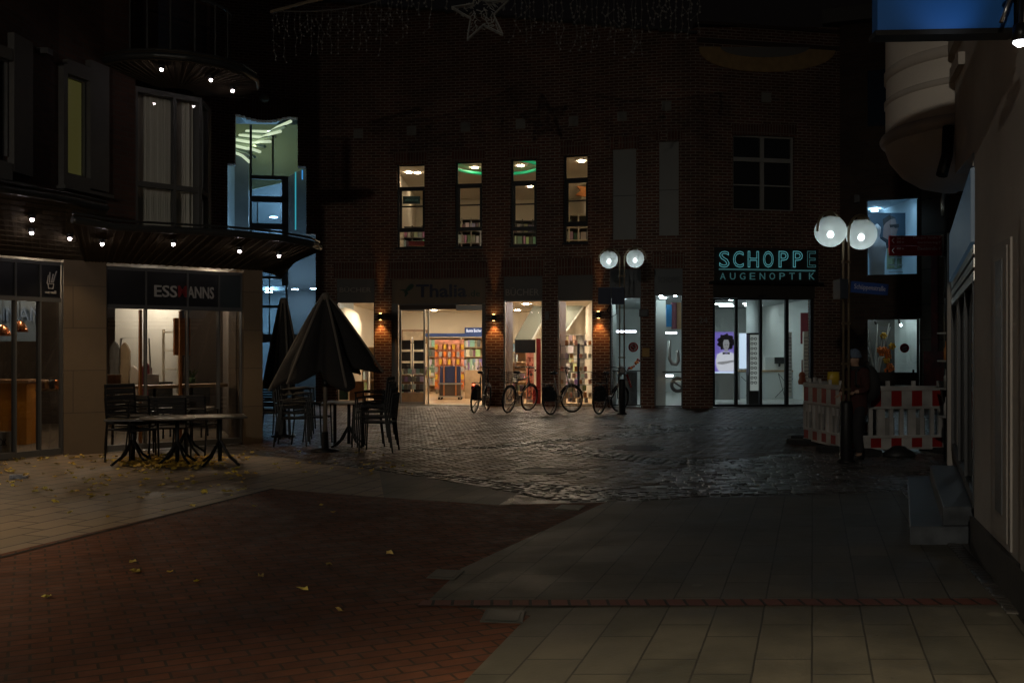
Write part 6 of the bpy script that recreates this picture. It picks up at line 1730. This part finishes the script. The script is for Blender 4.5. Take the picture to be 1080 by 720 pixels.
for i in range(900):
    a = random.uniform(0, 6.28); rr = random.gauss(0, .5); px = random.gauss(172, 26); py = random.gauss(488.5, 2.6)
    if px < 118 or px > 245 or py > 497: continue
    g = G(px, py); r = random.uniform(.022, .04); z = random.uniform(.01, .06); th = random.uniform(0, 6.28); tl = random.uniform(-.7, .7)
    pts = []
    for k in range(6):
        b = th + k * math.pi / 3; q = r * (1 if k % 2 else .6)
        pts.append((g.x + q * math.cos(b), g.y + q * math.sin(b), z + q * math.sin(b) * tl))
    mb.face(pts)
tag(mb.build('leaf_pile', leafpile, None, recalc=False), 'heap of yellow leaves drifted under the terrace tables', 'leaf pile', kind='stuff')
# small litter at far left
mb = MB(); g = G(17, 505); mb.box((g.x, g.y, .03), (.14, .09, .05), rz=.4); mb.box((g.x + .1, g.y + .02, .02), (.05, .05, .03), rz=.1)
tag(mb.build('litter', mat('crumpled_foil', (.3, .32, .38), .3, .5, var=.6, scale=20), None), 'small crumpled piece of litter on the terrace at left', 'litter')

# ================================================================== BICYCLES
def bicycle(label, px, py, frame_col, lean, heading, rack=True, basket=False, steer=0.15, battery=False, tail=False, step=True):
    g = G(px, py); o = empty('bicycle', (g.x, g.y, 0), heading, label, 'bicycle', 'bicycles parked outside the bookshop')
    # tilt through the mesh itself
    T = Matrix.Rotation(lean, 4, 'X')
    def tr(pts): return [T @ Vector(p_) for p_ in pts]
    fm = mat('bike_paint_' + label.split()[0], frame_col, .35, .3)
    WR = .335; WB = 1.08
    def wheel(x, st):
        M = T @ Matrix.Translation((x, 0, WR)) @ Matrix.Rotation(st, 4, 'Z')
        mb = MB(); mb.torus((0, 0, 0), WR - .02, .021, 'Y', 30, 6)
        mb.bm.transform(M); w = mb.build('tyre', black_p, wh, False)
        mb = MB(); mb.torus((0, 0, 0), WR - .045, .009, 'Y', 30, 5); mb.tube([(0, -.05, 0), (0, .05, 0)], .018, 8)
        mb.bm.transform(M); mb.build('rim', steel, wh, False)
        mb = MB()
        for k in range(14):
            a = 2 * math.pi * k / 14; mb.tube([(0, .03 * (-1) ** k, 0), ((WR - .05) * math.cos(a), 0, (WR - .05) * math.sin(a))], .0022, 3, False)
        mb.bm.transform(M); mb.build('spoke', steel, wh, False)
    for x, st in ((0, 0), (WB, steer)):
        mbh = MB(); mbh.tube(tr([(x, -.055, WR), (x, .055, WR)]), .012, 6); wh = mbh.build('wheel', black_m, o, False)
        wheel(x, st)
        mb = MB(); M = T @ Matrix.Translation((x, 0, WR)) @ Matrix.Rotation(st, 4, 'Z')
        mb.torus((0, 0, 0), WR + .018, .016, 'Y', 14, 5, R(20 if x else 10), R(150 if x else 190)); mb.bm.transform(M); mb.build('mudguard', black_p, o, False)
    bb_, st_t, ht, hb_ = (.44, 0, .29), (.30, 0, .86), (.94, 0, .86), (.985, 0, .70)
    mb = MB(); mb.tube(tr([bb_, st_t]), .017, 8)
    if step:
        mb.tube(tr([bb_, (.60, 0, .34), (.84, 0, .56), hb_]), .024, 8)
    else:
        mb.tube(tr([bb_, hb_]), .02, 8); mb.tube(tr([(.32, 0, .78), ht]), .018, 8)
    mb.tube(tr([hb_, ht]), .022, 8)
    for s_ in (-.035, .035):
        mb.tube(tr([(0, s_ * 1.6, WR), bb_]), .010, 6); mb.tube(tr([(0, s_ * 1.6, WR), (.33, s_ * .4, .76)]), .009, 6)
    mb.build('frame', fm, o, False)
    mb = MB()
    for s_ in (-.05, .05): mb.tube(tr([(WB, s_, WR), (1.0, s_, .70), (.985, 0, .72)]), .012, 6)
    mb.build('fork', fm, o, False)
    mb = MB(); mb.tube(tr([st_t, (.285, 0, .96)]), .013, 6)
    mb.build('seat_post', steel, o, False)
    mb = MB(); mb.bm.free(); mb = MB()
    mb.lathe([(.001, -.03), (.08, -.02), (.10, .015), (.06, .04), (.001, .045)], (0, 0, 0), 12, True, 1.25, .8); mb.tube([(.05, 0, .0), (.19, 0, .0)], .03, 8, radii=[.045, .018])
    mb.bm.transform(T @ Matrix.Translation((.27, 0, .98))); mb.build('saddle', black_p, o, False)
    Hs = T @ Matrix.Translation((.93, 0, 0)) @ Matrix.Rotation(steer, 4, 'Z')
    mb = MB(); mb.tube([(0, 0, .86), (-.03, 0, 1.06), (.02, 0, 1.09)], .013, 6)
    mb.tube([(-.10, -.29, 1.07), (-.02, -.16, 1.10), (.03, 0, 1.09), (-.02, .16, 1.10), (-.10, .29, 1.07)], .011, 6)
    mb.bm.transform(Hs); hbx = mb.build('handlebar', black_m, o, False)
    for s_ in (-1, 1):
        mb = MB(); mb.tube([(-.09, s_ * .28, 1.07), (-.17, s_ * .32, 1.05)], .018, 8); mb.bm.transform(Hs); mb.build('grip', black_p, hbx, False)
    mb = MB(); mb.ball((.09, 0, .92), .035, 8, 6); mb.bm.transform(Hs); mb.build('headlight', steel, o, False)
    mb = MB(); mb.torus((.44, .04, .29), .085, .008, 'Y', 16, 4); mb.tube([(.44, .05, .29), (.52, .06, .15)], .011, 6); mb.tube([(.44, -.05, .29), (.36, -.06, .43)], .011, 6)
    mb.box((.54, .10, .145), (.09, .08, .02)); mb.box((.34, -.10, .435), (.09, .08, .02)); mb.bm.transform(T); mb.build('crankset', steel, o, False)
    mb = MB(); mb.tube(tr([(.02, .04, .39), (.44, .04, .375)]), .005, 4); mb.tube(tr([(.02, .04, .30), (.44, .04, .205)]), .005, 4); mb.build('chain', black_m, o, False)
    mb = MB(); mb.tube(tr([(.38, .06, .27), (.30, .2, .01)]), .009, 5); mb.build('kickstand', black_m, o, False)
    if rack:
        mb = MB()
        for s_ in (-.06, .06): mb.tube(tr([(.28, s_, .74), (-.22, s_, .74)]), .007, 5); mb.tube(tr([(-.1, s_, .74), (0, s_, WR)]), .006, 5)
        mb.tube(tr([(-.22, -.06, .74), (-.22, .06, .74)]), .007, 5); mb.build('rack', black_m, o, False)
    if basket:
        mb = MB()
        for i in range(5):
            zz = .77 + i * .055; mb.tube(tr([(-.24, -.15, zz), (.12, -.15, zz), (.12, .15, zz), (-.24, .15, zz), (-.24, -.15, zz)]), .005, 4)
        for i in range(8):
            xx = -.24 + i * .051; mb.tube(tr([(xx, -.15, .77), (xx, -.15, .99)]), .004, 3); mb.tube(tr([(xx, .15, .77), (xx, .15, .99)]), .004, 3)
        mb.build('basket', black_m, o, False)
    if battery:
        mb = MB(); mb.box((-.06, 0, .62), (.34, .12, .09)); mb.box((0, 0, .45), (.30, .15, .26)); mb.bm.transform(T); mb.build('pannier', blackf, o, False, bevel=.015)
    if tail:
        mb = MB(); mb.ball((-.24, 0, .70), .02, 8, 6); mb.bm.transform(T); mb.build('tail_light', taillight, o, False)
    return o
bicycle('leftmost bicycle with glowing red tail light at the bookshop door', 500, 435.5, (.05, .05, .05), R(5), R(75), True, False, .5, True, True, True)
bicycle('second bicycle from left with diagonal frame before the middle window', 535.5, 435.5, (.20, .21, .2), R(6), R(62), True, True, -.2, False, False, False)
bicycle('third bicycle with grey low step frame by the dark brick pier', 581, 437.5, (.32, .33, .33), R(-5), R(58), True, False, -.45, True, False, True)
bicycle('rightmost dark bicycle partly hidden behind the far lamp post', 631.5, 437, (.03, .03, .035), R(4), R(58), True, True, -.25, True, False, True)

# ================================================================== CONSTRUCTION BARRIER
def barrier(p0, p1, label, stripes):
    p0, p1 = Vector(p0), Vector(p1); d = (p1 - p0); L_ = d.length; rz = math.atan2(d.y, d.x)
    o = empty('barrier_panel', tuple(p0), rz, label, 'barrier', 'red and white barrier panels')
    b = lambda x0, x1, z0, z1, t=.05: ((((x0 + x1) / 2, 0, (z0 + z1) / 2)), (x1 - x0, t, z1 - z0))
    bxs([b(0, L_, .93, 1.0, .07)], 'top_rail', white_p, o, False, .006)
    bxs([b(0, L_, .66, .70, .07)], 'middle_rail', white_p, o, False, .006); bxs([b(0, L_, .23, .27, .07)], 'lower_rail', white_p, o, False, .006); bxs([b(0, L_, .06, .09, .06)], 'bottom_rail', white_p, o, False)
    for s_ in range(stripes):
        w = L_ / stripes; m = red_m if s_ % 2 == 0 else white_p
        bxs([b(s_ * w, (s_ + 1) * w, .70, .93, .035)], 'stripe', m, o, False); bxs([b(s_ * w, (s_ + 1) * w, .09, .23, .035)], 'stripe', m, o, False)
    n = stripes
    for s_ in range(n + 1):
        x = min(max(.03, s_ * L_ / n), L_ - .03); bxs([((x, 0, .465), (.06 if s_ % 3 else .12, .04, .39))], 'slat', white_p, o, False)
    for s_ in range(0, n, 3):
        x = (s_ + .5) * L_ / n
        bxs([((x, 0, .40), (.26, .03, .26))], 'info_plate', greyp, o, False)
    for x in [L_ * f for f in (.12, .37, .62, .87)]: bxs([((x, 0, 1.03), (.05, .04, .09))], 'hook', white_p, o, False)
    for x in (.2, L_ - .2): bxs([((x, 0, .03), (.26, .7, .11))], 'foot', mat('rubber_foot', (.02, .02, .02), .9) if 'rubber_foot' not in MATS else MATS['rubber_foot'], o, False, .015)
    return o
A, B = G(849, 467), G(893, 477.5); C_, D_ = G(896, 478.5), G(1004, 477)
barrier(A, B, 'red and white barrier panel angled away at the left', 9)
E_ = C_.lerp(D_, .60 / .60 * 1.0)
barrier(C_, D_, 'long red and white barrier panel facing the camera', 10)
barrier(D_ + Vector((.08, .05, 0)), D_ + Vector((2.1, .3, 0)), 'red and white barrier panel partly behind the corner shop glass', 12)
# back side of the enclosure
barrier(A + Vector((.05, .12, 0)), A + Vector((1.7, 1.5, 0)), 'rear barrier panel closing the dig behind the angled one', 12)
o = empty('warning_lamp', tuple(P(879, 398, 15.6)), 0, 'yellow warning lamp on the angled barrier panel', 'warning lamp')
mb = MB(); mb.lathe([(.001, -.09), (.09, -.09), (.1, 0), (.09, .09), (.001, .09)], (0, 0, .0), 14, True, 1, .5); mb.build('lens', mat('amber_plastic', (.55, .36, .03), .4), o, False)
mb = MB(); mb.box((0, 0, -.13), (.14, .09, .10)); mb.build('housing', mat('warn_yellow', (.3, .2, .02), .5), o, False)
mb = MB(); p = G(948, 482); mb.lathe([(.16, 0), (.17, .05), (.10, .12), (.06, .16), (.001, .17)], (p.x, p.y, 0), 12, True, 1.4, 1); tag(mb.build('rubber_base', black_p, None), 'dark rubber foot weight lying before the long barrier panel', 'weight')
# folded dark board leaning on the sign post
mb = MB(); g = G(1001, 488); a_ = Vector((g.x, g.y, 0))
mb.plate([a_ + Vector(v) for v in ((-.03, .0, 0), (.11, 0, 0), (.10, .0, .6), (-.0, 0, 1.1), (-.12, 0, 1.12), (-.02, 0, .6))], (0, .08, 0)); tag(mb.build('leaning_board', black_p, None, bevel=.01), 'narrow black folded board leaning at the sign post', 'board')

# ================================================================== PERSON
def skinmesh(name, verts, edges, radii, m, parent, sub=2):
    me = bpy.data.meshes.new(name); me.from_pydata(verts, edges, []); o = bpy.data.objects.new(name, me); COL.objects.link(o)
    sk = o.modifiers.new('skin', 'SKIN'); sk.use_smooth_shade = True
    for i, r in enumerate(radii):
        v = me.skin_vertices[0].data[i]; v.radius = (r if isinstance(r, tuple) else (r, r)); v.use_root = (i == 0)
    sb = o.modifiers.new('sub', 'SUBSURF'); sb.levels = sub; sb.render_levels = sub
    bpy.context.view_layer.update(); dg = bpy.context.evaluated_depsgraph_get()
    me2 = bpy.data.meshes.new_from_object(o.evaluated_get(dg)); bpy.data.objects.remove(o)
    me2.materials.clear(); me2.materials.append(m)
    for p_ in me2.polygons: p_.use_smooth = True
    o = bpy.data.objects.new(name, me2); COL.objects.link(o)
    if parent: o.parent = parent
    return o
pe = empty('person', (4.86, 14.05, 0), R(-62), 'person in a blue-grey knit hat and dark red coat carrying a backpack', 'person')
pe.scale = (.88, .88, .88)
# faces local -Y before rotation; left/right = x
J = dict(pel=(0, 0, .93), sp=(0, .01, 1.10), ch=(0, .0, 1.30), nk=(0, -.02, 1.46), hd=(0, -.05, 1.56), hd2=(0, -.055, 1.66),
         shl=(.17, 0, 1.38), shr=(-.17, 0, 1.38), ell=(.22, -.02, 1.12), elr=(-.22, -.02, 1.12), hal=(.16, -.22, 1.08), har=(-.17, -.2, 1.02),
         hil=(.09, 0, .88), hir=(-.09, 0, .88), knl=(.10, -.10, .50), knr=(-.09, .02, .48), anl=(.10, -.02, .09), anr=(-.09, .18, .10), tol=(.11, -.17, .03), tor=(-.09, .05, .03))
K = list(J); ix = {k: i for i, k in enumerate(K)}
E = [('pel', 'sp'), ('sp', 'ch'), ('ch', 'nk'), ('nk', 'hd'), ('hd', 'hd2'), ('ch', 'shl'), ('ch', 'shr'), ('shl', 'ell'), ('shr', 'elr'), ('ell', 'hal'), ('elr', 'har'), ('pel', 'hil'), ('pel', 'hir'), ('hil', 'knl'), ('hir', 'knr'), ('knl', 'anl'), ('knr', 'anr'), ('anl', 'tol'), ('anr', 'tor')]
RD = dict(pel=(.14, .10), sp=(.13, .10), ch=(.15, .11), nk=.05, hd=.07, hd2=.085, shl=.065, shr=.065, ell=.045, elr=.045, hal=.028, har=.028, hil=.085, hir=.085, knl=.058, knr=.058, anl=.038, anr=.038, tol=.032, tor=.032)
body = skinmesh('body', [J[k] for k in K], [(ix[a], ix[b]) for a, b in E], [RD[k] for k in K], skin_m, pe)
# head detail: face, ears
mb = MB(); mb.ball((0, -.06, 1.60), .092, 20, 14, .86, 1.02, 1.22); hd_ = mb.build('head', skin_m, pe, False)
mb = MB(); mb.tube([(0, -.145, 1.615), (0, -.172, 1.585), (0, -.15, 1.575)], .012, 6); mb.ball((.078, -.05, 1.60), .02, 8, 6, .5, 1, 1.4); mb.ball((-.078, -.05, 1.60), .02, 8, 6, .5, 1, 1.4); mb.build('nose_and_ears', skin_m, pe, False)
for s_ in (-.03, .03): mb = MB(); mb.ball((s_, -.143, 1.62), .010, 8, 6); mb.build('eye', black_p, pe, False)
mb = MB(); mb.tube([(-.022, -.148, 1.545), (0, -.153, 1.543), (.022, -.148, 1.545)], .005, 5); mb.build('mouth', mat('lip', (.3, .1, .08), .6), pe, False)
for s_, k in ((1, 'hal'), (-1, 'har')):
    b0 = Vector(J[k])
    for i, (dx, ln) in enumerate(((-.028, .05), (-.010, .06), (.010, .058), (.026, .046))):
        a = b0 + Vector((dx, -.02, -.01)); skinmesh('finger', [tuple(b0 + Vector((dx * .6, .0, 0))), tuple(a + Vector((0, -ln * .6, -.005))), tuple(a + Vector((0, -ln, -.03)))], [(0, 1), (1, 2)], [.010, .009, .007], skin_m, pe, 1)
    skinmesh('thumb', [tuple(b0), tuple(b0 + Vector((-s_ * .035, -.02, .0))), tuple(b0 + Vector((-s_ * .04, -.05, -.01)))], [(0, 1), (1, 2)], [.011, .010, .008], skin_m, pe, 1)
coat = ['pel', 'sp', 'ch', 'shl', 'shr', 'ell', 'elr']
cj = dict(J); cj['hem'] = (0, .02, .66); cj['wl'] = (.175, -.17, 1.09); cj['wr'] = (-.185, -.15, 1.04)
CK = ['pel', 'sp', 'ch', 'shl', 'shr', 'ell', 'elr', 'hem', 'wl', 'wr', 'nk']; ci = {k: i for i, k in enumerate(CK)}
CE = [('pel', 'sp'), ('sp', 'ch'), ('ch', 'shl'), ('ch', 'shr'), ('shl', 'ell'), ('shr', 'elr'), ('pel', 'hem'), ('ell', 'wl'), ('elr', 'wr'), ('ch', 'nk')]
CR = dict(pel=(.185, .15), sp=(.165, .135), ch=(.18, .14), shl=.095, shr=.095, ell=.07, elr=.07, hem=(.20, .165), wl=.052, wr=.052, nk=.085)
skinmesh('coat', [cj[k] for k in CK], [(ci[a], ci[b]) for a, b in CE], [CR[k] for k in CK], coat_m, pe)
for l in 'lr':
    a, b, c = J['hi' + l], J['kn' + l], J['an' + l]
    skinmesh('trouser_leg', [a, b, c], [(0, 1), (1, 2)], [.105, .082, .066], trouser_m, pe)
    t_ = Vector(J['to' + l]); c = Vector(c); mb = MB(); mb.tube([c + Vector((0, .05, -.045)), c + Vector((0, -.03, -.05)), t_ + Vector((0, -.03, .008))], .045, 10, radii=[.042, .048, .034]); mb.build('shoe', black_p, pe, False)
mb = MB(); mb.lathe([(.001, .135), (.05, .125), (.088, .085), (.105, .03), (.107, -.01), (.112, -.012), (.112, .028)][::-1], (0, -.045, 1.635), 20, True, .95, 1.08); mb.build('knit_hat', hat_m, pe, False)
mb = MB(); mb.torus((0, -.045, 1.635), .102, .018, 'Z', 20, 6); mb.build('hat_rim', hat_m, pe, False)
mb = MB(); mb.torus((0, -.02, 1.455), .085, .035, 'Z', 18, 8); mb.build('scarf', blackf, pe, False)
# backpack
M = Matrix.Rotation(R(-62), 4, 'Z')
bk = empty('backpack', tuple(Vector((4.86, 14.05, 0)) + M @ Vector((0, .225, 1.06))), R(-62), 'large black rounded backpack on the back of the person', 'backpack')
mb = MB(); mb.ball((0, 0, 0), .2, 18, 12, .95, .62, 1.35); mb.build('main_bag', blackf, bk, False)
mb = MB(); mb.ball((0, .10, -.08), .13, 14, 10, 1, .5, 1.1); mb.build('front_pocket', blackf, bk, False)
for s_ in (-.10, .10): mb = MB(); mb.tube([(s_, -.08, .18), (s_, -.17, .26), (s_ * 1.1, -.35, .18), (s_ * 1.1, -.36, 0), (s_ * 1.2, -.15, -.15)], .02, 6); mb.build('strap', black_p, bk, False)
mb = MB(); mb.torus((0, -.02, .28), .04, .01, 'Y', 12, 5); mb.build('handle', black_p, bk, False)

# ================================================================== CHRISTMAS LIGHTS (unlit)
wire_m = mat('grey_wire', (.16, .15, .14), .6)
star_m = mat('star_wire', (.40, .40, .38), .6)
bulb_m = mat('unlit_bulb', (.30, .29, .27), .3)
def icicles(px0, px1, D, y0, y1, label, n, lmin, lmax):
    a, b = P(px0, y0, D), P(px1, y1, D); o = empty('icicle_lights', tuple(a), 0, label, 'light string', 'unlit icicle light strings')
    mb = MB(); mb.tube([a.lerp(b, t / 12) + Vector((0, 0, -.25 * math.sin(math.pi * t / 12))) for t in range(13)], .012, 5); mb.build('cable', wire_m, o)
    mw, mbu = MB(), MB()
    for i in range(n):
        t = (i + random.random() * .8) / n; p = a.lerp(b, t) + Vector((0, 0, -.25 * math.sin(math.pi * t))); L_ = random.uniform(lmin, lmax); pts = [p]
        for k in range(1, 6): pts.append(p + Vector((random.uniform(-.03, .03), random.uniform(-.03, .03), -L_ * k / 5)))
        mw.tube(pts, .006, 4, False)
        for k in range(1, 6):
            mbu.ball(tuple(pts[k]), .018, 6, 4)
            if random.random() < .35: q = pts[k] + Vector((random.uniform(-.12, .12), 0, -.10)); mw.tube([pts[k], q], .005, 4, False); mbu.ball(tuple(q), .018, 6, 4)
    mw.build('strand', wire_m, o)['kind'] = 'stuff'; mbu.build('bulb', bulb_m, o)['kind'] = 'stuff'
icicles(286, 480, 17, 12, -32, 'unlit icicle light string left of the star', 34, .25, .9)
icicles(540, 740, 17, -20, -12, 'unlit icicle light string right of the star', 34, .3, 1.0)
mb = MB(); mb.tube([P(285, 13, 17), P(350, -4, 17)], .03, 6); tag(mb.build('support_bar', mat('bar_tan', (.28, .22, .15), .6), None), 'thin pale support bar at the top left of the lights', 'bar')
sp_ = P(508, 14, 17)
o = empty('star_ornament', tuple(sp_), 0, 'unlit wire star hanging over the square', 'star')
Ro, Ri = .52, .21; pts = []
for k in range(10):
    a = R(90 + 36 * k + 8); r = Ro if k % 2 == 0 else Ri; pts.append(Vector((r * math.cos(a), 0, r * math.sin(a))))
mb = MB()
for y in (-.04, .04):
    for k in range(10): mb.tube([pts[k] + Vector((0, y, 0)), pts[(k + 1) % 10] + Vector((0, y, 0))], .014, 5)
mb.build('frame', star_m, o, False)
mb = MB()
for k in range(110):
    i = random.randrange(10); u, v = random.random(), random.random()
    if u + v > 1: u, v = 1 - u, 1 - v
    p1 = pts[i] * u + pts[(i + 1) % 10] * v; p2 = p1 + Vector((random.uniform(-.12, .12), 0, random.uniform(-.12, .12)))
    mb.tube([p1 + Vector((0, random.uniform(-.04, .04), 0)), p2 * .9], .009, 3, False)
mb.build('mesh_wire', star_m, o, False)
mb = MB(); mb.tube([(0, 0, .5), (0, 0, 1.2)], .006, 4); mb.build('hanger', wire_m, o, False)

# ================================================================== street lantern behind the viewer that lights the foreground
o = empty('street_lantern', (0.62, -1.3, 0), 0, 'street lantern standing behind the viewer', 'street lamp')
mb = MB(); mb.lathe([(.09, 0), (.06, .3), (.045, 3.9)], (0, 0, 0), 14); mb.build('pole', post_m, o, False)
mb = MB(); mb.lathe([(.05, 4.16), (.30, 4.04), (.32, 3.98), (.30, 3.98), (.06, 4.1)], (0, 0, 0), 20); mb.build('lamp_shade', post_m, o, False)
mb = MB(); mb.ball((0, 0, 4.02), .06, 12, 8); mb.build('bulb', emis('lantern_bulb', (1, .8, .5), 20), o, False)
L = bpy.data.lights.new('lantern_light', 'SPOT'); L.energy = 1450; L.color = (1, .83, .52); L.spot_size = R(128); L.spot_blend = .3; L.shadow_soft_size = .08
lo = bpy.data.objects.new('lantern_light', L); COL.objects.link(lo); lo.parent = o; lo.location = (0, 0, 3.93); lo.rotation_euler = (0, R(-5), 0)

# unseen flood lamp, added as frontal fill for walls and barrier
o = empty('street_lantern', (-4.7, -12.0, 0), 0, 'tall added fill lamp far behind the viewer', 'street lamp')
mb = MB(); mb.lathe([(.10, 0), (.07, .3), (.05, 6.0)], (0, 0, 0), 14); mb.build('pole', post_m, o, False)
mb = MB(); mb.box((.1, .3, 6.05), (.35, .5, .10), rx=R(-20)); mb.build('lamp_head', post_m, o, False)
mb = MB(); mb.box((.1, .36, 5.99), (.25, .3, .02), rx=R(-20)); mb.build('lens', emis('fill_flood_lens', (1, .9, .75), 8), o, False)
L = bpy.data.lights.new('fill_flood_light', 'SPOT'); L.energy = 950; L.color = (1, .92, .78); L.spot_size = R(76); L.spot_blend = .9; L.shadow_soft_size = .15
lo = bpy.data.objects.new('fill_flood_light', L); COL.objects.link(lo); lo.parent = o; lo.location = (.12, .55, 5.9); lo.rotation_euler = (R(90 - 24), 0, R(-12))

# lantern beside the terrace, outside the picture on the left
o = empty('street_lantern', (-8.2, 6.2, 0), 0, 'street lantern left of the terrace', 'street lamp')
mb = MB(); mb.lathe([(.09, 0), (.06, .3), (.045, 4.5)], (0, 0, 0), 14); mb.build('pole', post_m, o, False)
mb = MB(); mb.lathe([(.05, 4.76), (.30, 4.64), (.32, 4.58), (.30, 4.58), (.06, 4.7)], (0, 0, 0), 20); mb.build('lamp_shade', post_m, o, False)
mb = MB(); mb.ball((0, 0, 4.62), .06, 12, 8); mb.build('bulb', MATS['lantern_bulb'], o, False)
L = bpy.data.lights.new('lantern_light', 'SPOT'); L.energy = 700; L.color = (1, .76, .45); L.spot_size = R(116); L.spot_blend = .5; L.shadow_soft_size = .08
lo = bpy.data.objects.new('lantern_light', L); COL.objects.link(lo); lo.parent = o; lo.location = (0, 0, 4.5)
